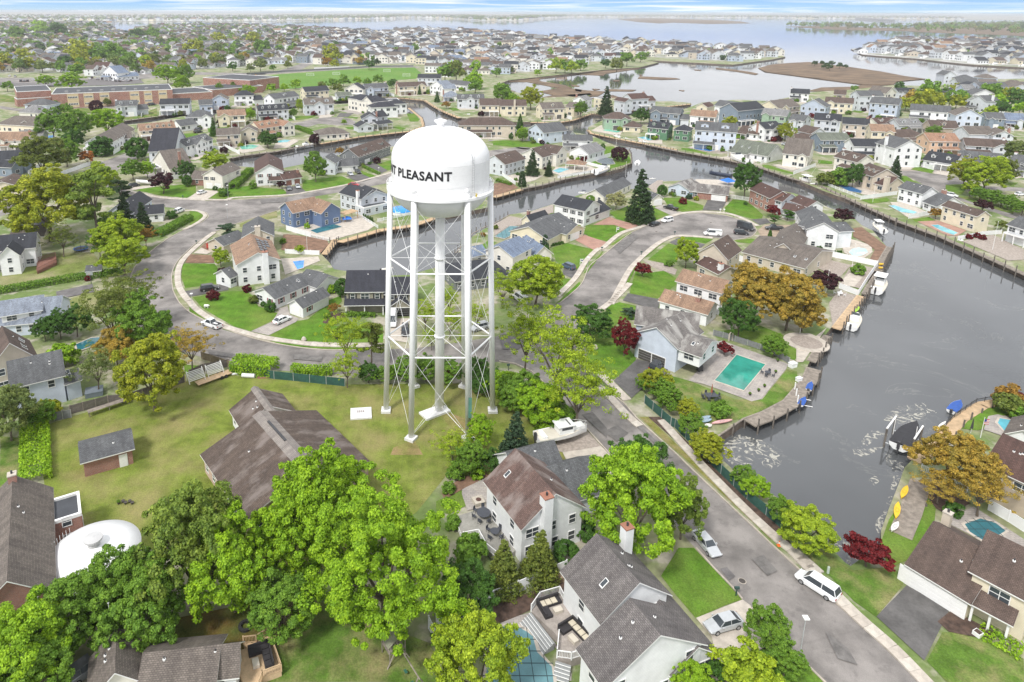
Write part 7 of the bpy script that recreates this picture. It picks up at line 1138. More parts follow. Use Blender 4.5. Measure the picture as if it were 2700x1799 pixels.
def car(kind,colr,x,y,a,label,k=1.,group=None,name=None,cat=None):
 body,me=car_parts(kind)
 if (kind,colr)not in _CB:_CB[(kind,colr)]=body.mesh('body',[paint('car_paint_'+colr,CARC[colr],.3 if colr in ('silver','grey')else 0)])
 t=thing(name or {'pickup':'pickup_truck','van':'parked_van','bigvan':'parked_van','minivan':'parked_minivan','suv':'parked_suv','jeep':'parked_suv'}.get(kind,'parked_car'),label,cat or {'pickup':'pickup truck','van':'van','bigvan':'van'}.get(kind,'car'),(x,y,.02),a,group);t.scale=(k,k,k)
 b=link('body',_CB[(kind,colr)],t)
 link('windscreen',me['windscreen'],t);link('rear_window',me['rear_window'],t)
 if kind not in ('van','bigvan')or True:
  for q in me['side_window']:link('side_window',q,t)
 if 'bed' in me:link('bed',me['bed'],t)
 for wx in me['wx']:
  for sg in (-1,1):w=link('wheel',me['tyre'],t,(wx,sg*me['wy'],me['R']));link('rim',me['rim'],w)
 for sg in (-1,1):link('headlight',me['headlight'],t,(me['hl'][0],sg*me['hl'][1],me['hl'][2]));link('taillight',me['taillight'],t,(me['tl'][0],sg*me['tl'][1],me['tl'][2]))
 return t
# ------------------------------------------------------------------ boats
def hull(L_,W_,H_,sheer=.35,both=False,inner=True):
 m=MB();n=9;ring=[]
 for i in range(n):
  f=i/(n-1)
  w=W_/2*((1-(max(0,f-.45)/.55)**2.2)if not both else (1-abs(2*f-1)**2.4));w=max(w,.02)
  if not both and f<.1:w *= .94
  x=-L_/2+f*L_;zt=H_+sheer*H_*f*f;kz=H_*(.05+.5*max(0,f-.6)**1.5)
  ring.append([(x,-w,zt),(x,-w*.93,zt*.5),(x,-w*.5,kz),(x,0,kz*.6),(x,w*.5,kz),(x,w*.93,zt*.5),(x,w,zt)])
 vs=[p for r in ring for p in r];fs=[]
 for j in range(n-1):
  for i in range(6):a=j*7+i;fs.append((a,a+1,a+8,a+7))
 fs.append((6,5,4,3,2,1,0));m.add(vs,fs,0)
 d=MB()
 for j in range(n-1):
  a,b,c,e=ring[j][0],ring[j+1][0],ring[j+1][6],ring[j][6]
  dz=-.12*H_ if not both else-.02
  d.face([(a[0],a[1],a[2]+dz),(b[0],b[1],b[2]+dz),(c[0],c[1],c[2]+dz),(e[0],e[1],e[2]+dz)])
 return m,d,ring
def boat(kind,colr,x,y,z,a,L_,label,group=None):
 t=thing('motor_boat' if kind != 'sail' else 'fishing_boat',label,'boat',(x,y,z),a,group)
 W_=L_*.33;H_=L_*.13
 m,d,ring=hull(L_,W_,H_)
 white=M('white_gelcoat',(.80,.81,.81),.3,.05);cols=dict(white=(.8,.81,.81),black=(.03,.03,.035),blue=(.03,.10,.38),navy=(.03,.04,.07),cyan=(.15,.42,.48),red=(.5,.05,.04),grey=(.3,.31,.32))
 obj('hull',m,white if kind not in ('dark',)else M('dark_gelcoat',cols['navy'],.35,.05),t)
 obj('deck',d,M('boat_deck',(.62,.58,.50),.7,.1),t)
 if kind in ('covered','dark','shrink'):
  c=MB();n=len(ring)
  for j in range(n-1):
   for sg in (0,6):
    a_,b_=ring[j][sg],ring[j+1][sg];f0,f1=j/(n-1),(j+1)/(n-1)
    p0=(a_[0],0,a_[2]+H_*.3*math.sin(min(1,f0*1.6+.25)*2.6));p1=(b_[0],0,b_[2]+H_*.3*math.sin(min(1,f1*1.6+.25)*2.6))
    k=1.03;q=[(a_[0],a_[1]*k,a_[2]-.03),(b_[0],b_[1]*k,b_[2]-.03),p1,p0];c.face(q if sg == 0 else q[::-1])
  a_,e=ring[0][0],ring[0][6];c.face([a_,(a_[0],0,a_[2]+H_*.3),e])
  obj('cover',c,M('boat_cover_'+colr,cols[colr],.75,.15,1.5),t)
 else:
  cb=MB();l,w=L_*.2,W_*.3
  cb.box(-l*.3,-w,H_*.8,l*.9,w,H_*1.75);obj('console',cb,white,t)
  ws=MB();ws.box(l*.5,-w*.9,H_*1.75,l*.62,w*.9,H_*2.2);obj('windscreen',ws,GLASS,t)
  if kind == 'cabin':
   cb=MB();cb.box(-l*.5,-w*1.15,H_,l*.9,w*1.15,H_*2.1);cb.box(-l*.7,-w*1.3,H_*2.1,l*1.0,w*1.3,H_*2.2);cb.box(l*.9,-w*.8,H_*1.1,l*2.1,w*.8,H_*1.55);obj('cabin',cb,white,t)
   for sg in (-1,1):ws=MB();ws.box(-l*.3,sg*w*1.16-.01,H_*1.6,l*.75,sg*w*1.16+.01,H_*2.);obj('side_window',ws,GLASS,t)
   ws=MB();ws.box(l*.9,-w*.95,H_*1.65,l*.92,w*.95,H_*2.03);obj('windscreen',ws,GLASS,t)
   ws=MB()
   for i in range(5):q0,q1=i/5,(i+1)/5;ws.tube((L_*(.15+.33*q0),W_*.4*(1-q0**2),H_*1.75),(L_*(.15+.33*q1),W_*.4*(1-q1**2),H_*1.85),.03,n=4);ws.tube((L_*(.15+.33*q0),-W_*.4*(1-q0**2),H_*1.75),(L_*(.15+.33*q1),-W_*.4*(1-q1**2),H_*1.85),.03,n=4)
   obj('bow_rail',ws,TRIM,t)
  if kind in ('top','sail'):
   tp=MB();tz=H_*2.7
   for sx in (-.5,.8):
    for sg in (-1,1):tp.tube((l*sx,sg*w,H_),(l*sx,sg*w,tz),.04*L_/7,n=5)
   obj('roof_post',tp,TRIM,t);tp=MB();tp.box(-l*.8,-w*1.25,tz,l*1.1,w*1.25,tz+.1);obj('canopy',tp,M('boat_canopy_'+colr,cols[colr],.6,.05),t)
  if kind == 'sail':
   tp=MB()
   for sg in (-1,1):tp.tube((0,sg*w,H_*2.7),(-l*1.2,sg*w*2.6,H_*7.5),.03,.015,5)
   obj('outrigger',tp,TRIM,t)
  bench=MB();bench.box(-L_*.42,-W_*.36,H_*.85,-L_*.34,W_*.36,H_*1.2);obj('bench',bench,white,t)
 mo=MB();mo.box(-L_/2-.45,-.2,H_*.5,-L_/2-.02,.2,H_*1.5);mo.box(-L_/2-.35,-.08,-.3,-L_/2-.15,.08,H_*.5);obj('outboard_motor',mo,DKMETAL,t)
 return t
def kayak(colr,x,y,z,a,L_,label,W_=.75,group=None,name='kayak',cat='kayak'):
 m,d,ring=hull(L_,W_,.32,.1,True)
 t=thing(name,label,cat,(x,y,z),a,group)
 mt=M(name+'_'+colr,dict(yellow=(.75,.48,.02),white=(.75,.74,.70),blue=(.30,.42,.52),pink=(.72,.42,.42),wood=(.50,.30,.10),lime=(.35,.6,.03),teal=(.05,.35,.30))[colr],.4,.08)
 obj('hull',m,mt,t);obj('deck',d,mt,t)
 c=MB();c.lathe([(.0,.30),(.26,.30),(.3,.36),(.34,.33)],12);co=obj('cockpit',c,M('cockpit_'+colr,sh(tuple(mt.node_tree.nodes['Principled BSDF'].inputs['Base Color'].default_value)[:3],.9)if False else (.55,.38,.05)if colr == 'yellow' else (.3,.3,.3),.6,.1),t);co.scale=(1.5,min(1,W_*.9),1)
 return t
# ------------------------------------------------------------------ docks, fences, pools
_PM={}
def pile_mesh(h,r=.16):
 k=round(h*2)/2,r
 if k not in _PM:m=MB();m.tube((0,0,-3.2),(0,0,k[0]),r,r*.92,8);_PM[k]=m.mesh('pile',[PILE])
 return _PM[k]
def dock(pts,w,side,label,up=.7,gap=3.2,deck=True,light=False,k=1.,rows=1,name='dock'):
 """boarded walk on the water side of the bulkhead with mooring piles"""
 p0=pts[0];t=thing(name,label,'dock' if deck else 'sea wall',(p0[0],p0[1],0));P=[Vector((p[0]-p0[0],p[1]-p0[1]))for p in pts]
 mt=NWOOD if light else WOOD
 if deck:
  ribbon('deck',P,w,.12,mt,.22,side=side*w/2,parent=t)
  bl=MB()
  for p,d in stations(P,.32*k):
   n=Vector((-d.y,d.x));a=p+n*(side*.03);b=p+n*(side*(w-.03));e=d*.125*k
   bl.add([(*(a-e),.15),(*(a+e),.15),(*(b+e),.15),(*(b-e),.15)],[(0,1,2,3)if side<0 else (3,2,1,0)])
  stuff(obj('deck_boards',bl,mt,t))
 ribbon('cap_board',P,.3,.2,mt,.2,parent=t)
 g=random.Random(int(p0[0]))
 for p,d in stations(P,gap*k):
  n=Vector((-d.y,d.x));q=p+n*(side*((w if deck else .25)+.1));link('pile',pile_mesh((up+g.uniform(-.2,.5))*k,.15*k),t,(q.x,q.y,0))
 return t
_FP={}
def fence(pts,h,kind,label,panel=2.4,k=1.):
 """panels and posts, each an object"""
 cm=dict(vinyl=VINYL,wood=M('grey_fence_boards',(.15,.13,.12),.9,.25,2),green=M('green_privacy_mesh',(.03,.10,.08),.8,.3,.8),chain=M('grey_chain_mesh',(.20,.21,.21),.7,.2,2),black=DKMETAL,lattice=M('brown_fence_boards',(.22,.18,.12),.9,.2,2),picket=VINYL)[kind]
 pm=dict(vinyl=VINYL,wood=WOOD,green=M('galvanised_post',(.40,.41,.41),.5,.1),chain=M('galvanised_post',(.40,.41,.41),.5,.1),black=DKMETAL,lattice=WOOD,picket=VINYL)[kind]
 p0=pts[0];nm={'vinyl':'vinyl_fence','wood':'board_fence','green':'screened_fence','chain':'wire_fence','black':'metal_fence','lattice':'board_fence','picket':'picket_fence'}[kind]
 t=thing(nm,label,'fence',(p0[0],p0[1],0));P=[Vector((p[0]-p0[0],p[1]-p0[1]))for p in pts]
 key=(kind,h,'post')
 if key not in _FP:m=MB();s=.07 if kind in ('vinyl','wood','lattice','picket')else .04;m.box(-s,-s,0,s,s,h+.12);_FP[key]=m.mesh('post',[pm])
 for a,b in zip(P,P[1:]):
  L_=(b-a).length;n=max(1,round(L_/(panel*k)));d=(b-a)/n;ln=round(d.length-.14,1);ang=math.atan2(d.y,d.x)
  key2=(kind,h,ln)
  if key2 not in _FP:
   m=MB()
   if kind in ('black','picket'):
    for z in (.15,h-.1):m.box(-ln/2,-.025,z-.04,ln/2,.025,z+.04)
    q=int(ln/.22)
    for i in range(q):x=-ln/2+(i+.5)*ln/q;w_=.015 if kind == 'black' else .045;m.box(x-w_,-.012,.05,x+w_,.012,h)
   elif kind in ('wood','lattice'):
    q=int(ln/.16)
    for i in range(q):x=-ln/2+i*ln/q;m.box(x+.006,-.02+.008*(i % 2),.05,x+ln/q-.006,.02+.008*(i % 2),h)
    m.box(-ln/2,.03,.3,ln/2,.08,.4);m.box(-ln/2,.03,h-.4,ln/2,.08,h-.3)
   else:
    m.box(-ln/2,-.02,.06,ln/2,.02,h-.06);m.box(-ln/2,-.045,h-.1,ln/2,.045,h);m.box(-ln/2,-.045,.03,ln/2,.045,.14)
   _FP[key2]=m.mesh('panel',[cm])
  for i in range(n):
   c=a+d*(i+.5);link('panel',_FP[key2],t,(c.x,c.y,0),ang);q=a+d*i;link('post',_FP[key],t,(q.x,q.y,0),ang)
 link('post',_FP[key],t,(P[-1].x,P[-1].y,0))
 return t
def grow(poly,d):
 cx=sum(p[0]for p in poly)/len(poly);cy=sum(p[1]for p in poly)/len(poly)
 return [(cx+(x-cx)*(1+d/max(.1,math.hypot(x-cx,y-cy))),cy+(y-cy)*(1+d/max(.1,math.hypot(x-cx,y-cy))))for x,y in poly]
POOLC=dict(teal=(.04,.27,.21),cyan=(.14,.46,.55),blue=(.02,.22,.60),dark=(.03,.14,.17),cover=(.12,.25,.28),navy=(.02,.12,.30),green=(.16,.50,.40),grey=(.17,.20,.22),pale=(.42,.66,.70))
def poolm(c_):
 n_='pool_water_'+c_
 if n_ in MATS:return MATS[n_]
 m,N,L,b=newmat(n_);tc=N.new('ShaderNodeTexCoord');a,_=noise_col(N,L,tc.outputs['Object'],sh(POOLC[c_],.62),sh(POOLC[c_],1.35),.22,5,.3,.7);L.new(a,b.inputs['Base Color']);b.inputs['Roughness'].default_value=.08;return m
def pool(poly,colr,label,z=.1,cover=False,group=None):
 cx=sum(p[0]for p in poly)/len(poly);cy=sum(p[1]for p in poly)/len(poly)
 q=[(x-cx,y-cy)for x,y in poly];t=thing('swimming_pool',label,'pool',(cx,cy,0),group=group)
 sheet('coping',grow(q,.45),z+.02,CONC,.1,parent=t)
 mt=poolm(colr)if not cover else M('pool_cover_'+colr,POOLC[colr],.8,.12,.8)
 sheet('cover' if cover else 'water',q,z+.034,mt,parent=t)
 if cover:
  xs=[p[0]for p in q];ys=[p[1]for p in q]
  for ax in (0,1):
   lo,hi=(min(xs),max(xs))if ax == 0 else (min(ys),max(ys));s=lo+1
   while s<hi:
    ts=[]
    for (x1,y1),(x2,y2)in zip(q,q[1:]+q[:1]):
     u1,v1,u2,v2=(x1,y1,x2,y2)if ax == 0 else (y1,x1,y2,x2)
     if (u1>s)!= (u2>s):ts.append(v1+(v2-v1)*(s-u1)/(u2-u1))
    ts.sort()
    for a,b in zip(ts[::2],ts[1::2]):
     m=MB();a -= .5;b+=.5
     if ax == 0:m.box(s-.04,a,z+.04,s+.04,b,z+.055+.004*ax)
     else:m.box(a,s-.04,z+.04,b,s+.04,z+.055+.004*ax)
     obj('strap',m,M('cover_strap',(.03,.06,.07),.8,.1),t)
    s+=1.5
 return t
# ------------------------------------------------------------------ water tower
def text_mesh(body,size,bold=.0):
 cu=bpy.data.curves.new('lettering','FONT');cu.body=body;cu.size=size;cu.offset=bold;cu.resolution_u=3;cu.space_character=1.08
 o=bpy.data.objects.new('tmp',cu);col.objects.link(o);dg=bpy.context.evaluated_depsgraph_get()
 me=bpy.data.meshes.new_from_object(o.evaluated_get(dg));bpy.data.objects.remove(o);return me
def water_tower(d):
 x,y=d['c'];ph=d['ph'];RF,RT,ZT=d['rf'],d['rt'],d['zt']
 t=thing('water_tower','tall white six-legged water tower with black lettering round its domed tank','water tower',(x,y,0))
 ZD,ZS,ZB=d['zdome'],d['zshoulder'],d['zbowl'];RK=d['rk'];m=MB()
 prof=[(0.01,ZB)]
 for i in range(1,11):a=i/10*math.pi/2;prof.append((RK*math.sin(a),ZT-(ZT-ZB)*math.cos(a)))
 m.lathe(prof,64);obj('bowl',m,STEEL,t,True)
 m=MB();m.lathe([(RK,ZT),(RK,ZT+(ZS-ZT)*.33)],64);m.lathe([(RK+.03,ZT+(ZS-ZT)*.33),(RK+.03,ZS)],64);obj('tank_wall',m,STEEL,t,True)
 for z in (ZT+1.9,ZT+3.7,ZS-.02):m=MB();m.lathe([(RK+.02,z),(RK+.045,z+.03),(RK+.02,z+.06)],64);obj('weld_seam',m,M('weld_seam_grey',(.7,.7,.71),.6,.1),t)
 m=MB();prof=[(RK,ZS)]+[(RK*math.cos(i/14*math.pi/2)**.96 if i<14 else .01,ZS+(ZD-ZS)*math.sin(i/14*math.pi/2)**1.0)for i in range(1,15)]
 m.lathe(prof,64);obj('dome',m,STEEL,t,True)
 m=MB();m.lathe([(.55,ZD-.3),(.55,ZD+.35),(1.05,ZD+.8),(1.05,ZD+1.05),(.01,ZD+1.35)],24);obj('roof_vent',m,STEEL,t,True)
 RB=d['rb'];m=MB();m.lathe([(RK-.1,ZT-.35),(RB,ZT-.35),(RB,ZT+.05),(RK-.05,ZT+.05)],64);obj('balcony',m,STEEL,t)
 for z in (ZT+.55,ZT+1.1):
  m=MB();m.lathe([(RB-.04,z),(RB,z),(RB,z+.05),(RB-.04,z+.05),(RB-.04,z)],64);obj('handrail',m,STEEL,t)
 pm=MB();pm.tube((0,0,0),(0,0,1.12),.03,n=6);pme=pm.mesh('railing_post',[STEEL])
 for i in range(36):a=i/36*2*math.pi;link('railing_post',pme,t,(RB*math.cos(a)-.03,RB*math.sin(a),ZT+.05))
 # legs
 F=[Vector((RF*math.cos(ph+math.pi+i*math.pi/3),RF*math.sin(ph+math.pi+i*math.pi/3),0))for i in range(6)]
 RT2=RT+.15
 T_=[Vector((RT2*math.cos(ph+math.pi+i*math.pi/3),RT2*math.sin(ph+math.pi+i*math.pi/3),ZT+.9))for i in range(6)]
 at=lambda i,z:F[i % 6].lerp(T_[i % 6],z/(ZT+.9))
 for i in range(6):
  m=MB();m.tube(F[i]+Vector((0,0,.4)),T_[i],d['rl'],d['rl'],20);m.tube(T_[i],T_[i]+Vector((0,0,.8)),d['rl'],.05,20)
  lg=obj('leg',m,STEEL,t,True)
  for p in lg.data.polygons:
   if len(p.vertices)>4:p.use_smooth=False
  m=MB();a=ph+i*math.pi/3+math.pi;ca,sa=math.cos(a),math.sin(a);TT=lambda p:(F[i].x+p[0]*ca-p[1]*sa,F[i].y+p[0]*sa+p[1]*ca,p[2])
  m.box(-.85,-.85,0,.85,.85,.5,TT);obj('footing',m,M('painted_footing',(.70,.70,.70),.7,.1,1.2),lg)
 m=MB();m.tube((0,0,.3),(0,0,ZB+.6),d['rc'],n=28);c=obj('riser_pipe',m,STEEL,t,True)
 for z in (d['z1']-.2,d['z2']-.2):m=MB();m.tube((0,0,z),(0,0,z+.3),d['rc']+.16,n=28);obj('collar',m,STEEL,t,True)
 m=MB();ca,sa=math.cos(-2.55),math.sin(-2.55);TT=lambda p:(p[0]*ca-p[1]*sa,p[0]*sa+p[1]*ca,p[2]);m.box(-1.6,-1.35,0,3.6,1.35,.4,TT);obj('base_slab',m,M('painted_footing',(.70,.70,.70),.7,.1,1.2),t)
 zs=[.5,d['z2'],d['z1'],ZT-1.0]
 for i in range(6):
  for z in zs[1:3]:m=MB();m.tube(at(i,z),at(i+1,z),.15,n=8);obj('strut',m,STEEL,t)
  for z in zs[1:3]:m=MB();m.tube(at(i,z),(0,0,z),.045,n=5);obj('tie_rod',m,STEEL,t)
  for za,zb in zip(zs,zs[1:]):
   for i0,i1 in ((i,i+1),(i+1,i)):m=MB();m.tube(at(i0,za+.2),at(i1,zb-.2),.033,n=5);obj('brace_rod',m,STEEL,t)
 # centre ties from riser foot to legs
 for i in (1,2):m=MB();m.tube(F[i]+Vector((0,0,.6)),(0,0,1.4),.05,n=5);obj('tie_rod',m,STEEL,t)
 # ladder on the tank and leg
 a=d['lad'];ca,sa=math.cos(a),math.sin(a);m=MB()
 for sg in (-1,1):
  o_=Vector((-sa,ca,0))*.22*sg;m.tube(Vector((ca*(RK+.25),sa*(RK+.25),ZT))+o_,Vector((ca*(RK+.25),sa*(RK+.25),ZS+1.4))+o_,.035,n=5)
 for k in range(int((ZS+1.4-ZT)/.4)):z=ZT+k*.4;o_=Vector((-sa,ca,0))*.22;b=Vector((ca*(RK+.25),sa*(RK+.25),z));m.tube(b-o_,b+o_,.02,n=4)
 obj('ladder',m,M('ladder_grey',(.45,.46,.47),.5,.1),t)
 m=MB()
 for k in range(40):
  e=k/40*1.35;z=ZS+(ZD-ZS)*math.sin(e)+.1;r=RK*math.cos(e)**.96+.1;e2=(k+1)/40*1.35;z2=ZS+(ZD-ZS)*math.sin(e2)+.1;r2=RK*math.cos(e2)**.96+.1
  m.tube((ca*r,sa*r,z),(ca*r2,sa*r2,z2),.04,n=4,cap=False)
 obj('dome_rail',m,M('ladder_grey',(.45,.46,.47),.5,.1),t)
 fi=2;m=MB()   # caged ladder up the front right leg
 o_=Vector((d['rl']+.1,-.25,0));m.tube(at(fi,6)+o_,at(fi,ZT-.5)+o_,.06,n=5);obj('ladder',m,M('ladder_grey',(.45,.46,.47),.5,.1),t)
 m=MB();q=at(fi,6.5);m.box(q.x+.05,q.y-d['rl']-.12,4.4,q.x+.62,q.y-d['rl']-.02,8.2);obj('plate',m,M('green_plate',(.10,.24,.19),.6,.15),t)
 m=MB();ya=d['lad']+.03;m.box(-.15,-.1,0,.15,.1,.5);obj('yellow_box',m,M('yellow_paint',(.6,.45,.05),.6,.1),t,loc=((RB-.1)*math.cos(ya),(RB-.1)*math.sin(ya),ZT+.2))
 m=MB();m.tube((0,0,0),(.5,.3,1.1),.03,n=4);m.tube((.5,.3,1.1),(1.0,.2,.3),.03,n=4);obj('antenna',m,DKMETAL,t,loc=(1.6,-1.2,ZD-.25))
 # lettering wrapped round the tank
 me=text_mesh('POINT PLEASANT',d['ts'],d['ts']*.032);co=np.empty(len(me.vertices)*3,'f');me.vertices.foreach_get('co',co);co=co.reshape(-1,3)
 right=co[:,0].max();rr=RK+.09;ang=d['ta']-(right-co[:,0])/rr
 new=np.stack([rr*np.cos(ang),rr*np.sin(ang),d['tz']+co[:,1]],1);me.vertices.foreach_set('co',new.astype('f').ravel());me.materials.clear();me.materials.append(M('black_lettering',(.012,.012,.016),.6,.05));me.update()
 link('lettering',me,t)
 return t
def dq(l):return [(l[i]/10,l[i+1]/10)for i in range(0,len(l),2)]
for k_ in ('mainland','east','north_pen','farshore'):D[k_]=dq(D[k_])
for k_ in ('marsh','fill','kerbs'):D[k_]=[dq(p)for p in D[k_]]
D['patches']=[(n,m,dq(p))for n,m,p in D['patches']];D['roads']={a:dq(b)for a,b in D['roads'].items()}
for k_ in ('pools','docks','fences','hedges','walks'):D[k_]=[(dq(t[0]),)+tuple(t[1:])for t in D[k_]]
# ------------------------------------------------------------------ ground and water
m_=MB();m_.face([(-30000,-3000,-1.6),(30000,-3000,-1.6),(30000,40000,-1.6),(-30000,40000,-1.6)]);struct(obj('water',m_,WATER),'calm grey canal and bay water')
m_=MB();m_.face([(-30000,-3000,-4),(30000,-3000,-4),(30000,40000,-4),(-30000,40000,-4)]);struct(obj('bay_bed',m_,M('bay_mud',(.05,.045,.04),.9,.2)))
SEAW=M('sea_wall_timber',(.16,.125,.10),.9,.4,.5,bmp=.3)
LAND=landmat('suburban_ground',(.13,.19,.05),(.26,.26,.15),(.42,.38,.32),.05)
FARL=landmat('far_suburban_ground',(.17,.19,.11),(.42,.41,.39),(.50,.49,.47),.02)
MARSH=M('brown_marsh_reeds',(.17,.115,.07),1.,.4,.05,bmp=1.)
sheet('ground',D['mainland'],0,LAND,2.6,'mainland ground behind timber bulkheads',SEAW)
sheet('ground',D['east'],0,LAND,2.6,'right-hand land across the lagoon',SEAW)
sheet('ground',D['north_pen'],0,FARL,2.2,'distant built-up point at the right',SEAW)
sheet('far_shore',D['farshore'],0,FARL,2,'far shore of the bay')
for i,p in enumerate(D['marsh']):sheet('marsh',p,-1.25+(.35 if i in (0,)else 0),MARSH,.6,'brown reed marsh in the bay')
sheet('neighbourhood_ground',D['fill'][0],.03,FARL)
PM_=dict(lot=grass('rough_grass',(.165,.21,.04),(.30,.25,.12),.7,.12),lawn=grass('bright_lawn',(.095,.20,.022),(.19,.23,.06),.6),drylot=grass('worn_lot_grass',(.22,.21,.07),(.33,.21,.13),.8,.25),drylawn=grass('dry_lawn',(.17,.21,.06),(.33,.29,.18),.8),yard=grass('patchy_yard',(.10,.18,.03),(.32,.26,.14),.75,.2),brownyard=grass('brown_mottled_yard',(.10,.12,.03),(.19,.09,.035),.85,.12),  # brownyard: dull green ground mottled with reddish brown
           verge=grass('worn_verge',(.20,.21,.05),(.28,.22,.13),.8,.4),field=grass('playing_field',(.12,.24,.045),(.20,.28,.08),.5,.02),mulch=M('mulch_bed',(.095,.06,.045),.95,.45,1.5,bmp=.4),soil=M('bare_brown_soil',(.22,.13,.085),.95,.35,.6,bmp=.4),soilc=M('sandy_soil',(.36,.28,.21),.95,.25,.5),conc=CONC,
           paver=bricky('grey_pavers',(.34,.31,.29),(.42,.38,.34),(.24,.22,.2),.6,.4,.02,.9,streak=False),brick=bricky('clay_pavers',(.38,.20,.15),(.44,.27,.21),(.3,.2,.16),.3,.15,.01,.9,streak=False),gravel=M('pale_gravel',(.36,.31,.27),.95,.25,2,bmp=.4),asphalt=M('dark_drive_asphalt',(.12,.115,.112),.9,.3,.4,bmp=.2),rpatch=M('road_patch_asphalt',(.165,.155,.148),.9,.3,.8),tar=M('old_dark_asphalt',(.15,.14,.14),.9,.25,.5))
struct_z=[]
for i,(n,mk,p)in enumerate(D['patches']):
 z=.03+i*.0008;sheet(n,p,z,PM_[mk]);struct_z.append((p,z))
for n,p in D['roads'].items():sheet('road' if n == 'road' else 'side_road',p,.022,ROAD)
for p in D['foam']:o=sheet('foam',dq(p),-1.585,FOAM);o['kind']='stuff';o['label']='pale scum and foam drifting on the water'
def ground_z(x,y):
 z=.03
 for p,pz in struct_z:
  if inside((x,y),p):z=pz
 return z
for p in D['kerbs']:
 s=smooth_line(p,2.5);ribbon('kerb',s,.22,.17,CURB,.2)
for mx_,my_,lb_ in D['manholes']:
 t=thing('manhole_cover',lb_,'manhole cover',(mx_,my_,ground_z(mx_,my_)));m=MB();m.tube((0,0,-.05),(0,0,.012),.42,n=18);obj('lid',m,M('cast_iron',(.07,.06,.055),.8,.2),t);m=MB();m.lathe([(.42,.008),(.5,.008),(.5,-.05)],18);obj('rim',m,CURB,t)
nslab=0;SLAB={}
for p,wd in D['walks']:
 w=thing('sidewalk','','sidewalk',(p[0][0],p[0][1],0));del w['label'],w['category'];w['kind']='structure'
 s=smooth_line([(a-p[0][0],b-p[0][1])for a,b in p],1.0)
 for k,(c,d)in enumerate(stations(s,1.5)):
  key=(wd,k % 3)
  if key not in SLAB:m=MB();e=.012*(k % 3);m.box(-.735,-wd/2,-.2,.735,wd/2,0);SLAB[key]=m.mesh('paving_slab',[M('sidewalk_concrete_%d' % (k % 3),[(.50,.45,.39),(.46,.41,.355),(.535,.49,.43)][k % 3],.9,.18,.9)])
  o=link('paving_slab',SLAB[key],w,(c.x,c.y,.215+.004*(k % 2)),math.atan2(d.y,d.x));nslab+=1
# ------------------------------------------------------------------ tower and buildings
water_tower(D['tower'])
def wing_dict(t):
 w=dict(zip(('x','y','a','L','W','h','r','t','k','rc','wc'),t[:11]))
 for q in ('t','rc','wc'):w[q]=D['names'][w[q]]
 w.update(t[11]if len(t)>11 else {});return w
HW=[];YF=[];rh=random.Random(5)
for n,lb,ws,cat,det,grp in D['houses']:
 ws=[wing_dict(w)for w in ws];HW+=ws;w=ws[0];k=w['k']
 if det == 1 and cat == 'house' and w['t']!= 'flat':   # porches, bays, decks of the middle-distance houses
  T=wingT(w);q=rh.random();u=rh.choice([.04,.3,.62]);lw=w['L']*rh.uniform(.26,.38)
  def sub(u_,v_,L_,W_,h,r,t,**o):a_=T((u_,v_,0));return dict(x=a_[0],y=a_[1],a=w['a'],L=L_,W=W_,h=h,r=r,t=t,k=k,rc=w['rc'],wc=w['wc'],**o)
  if q<.4 and w['t']!= 'gb' and w['h']/k>4:ws.append(sub(w['L']*u,-1.2*k,lw,3.5*k,w['h']*.98,lw*.3,'gb'))
  if .3<q:ws.append(sub(w['L']*rh.choice([.0,.4]),-2.3*k,w['L']*rh.uniform(.45,.6),2.3*k,2.7*k,.7*k,'shed',open=1)if rh.random()<.6 else dict(sub(w['L']*rh.choice([0,.45]),-2.6*k,w['L']*.5,2.6*k,2.6*k,0,'flat',open=1),deckrail=1))
  if rh.random()<.3 and 'dm' not in w and w['t']== 'ga':w['dm']=[(f_,0,1.5)for f_ in rh.choice([(.5,),(.25,.75),(.2,.5,.8)])]
  if 'g' not in w and rh.random()<.5:w['g']=[('f',round(w['L']*rh.uniform(.2,.8),2),2.6*k,rh.choice('wwg'))]
  if 'ch' not in w and rh.random()<.35:w['ch']=[(rh.choice([.0,.95]),.5,.7*k,.9*k,rh.choice('wb'))]
  yard=[T(p_)[:2]for p_ in ((-2*k,-6*k,0),(w['L']*rh.uniform(.5,1.1),-6.5*k,0),(w['L']*rh.uniform(.6,1.2),1,0),(-1.5*k,1,0))]
  if all(inside(p_,D['mainland'])or inside(p_,D['east'])for p_ in yard):sheet('paved_yard',[(round(a_,2),round(b_,2))for a_,b_ in yard],.015+.0001*len(HW),rh.choice([CONC,PM_['gravel'],PM_['paver'],CONC]))
  if rh.random()<.6:
   a_,b_=T((w['L']+2.2*k,-5*k,0)),T((w['L']+2.2*k,w['W']+2*k,0))
   if all((inside(p_[:2],D['mainland'])or inside(p_[:2],D['east']))and not any(inside(p_[:2],D['roads'][r_])for r_ in D['roads'])for p_ in (a_,b_)):YF.append((a_[:2],b_[:2],k,' '.join(lb.replace(',','').split()[:9])))
 house(n,lb,ws,cat,grp,det)
hall=[o for o in bpy.data.objects if o.name == 'brick_hall'][0]
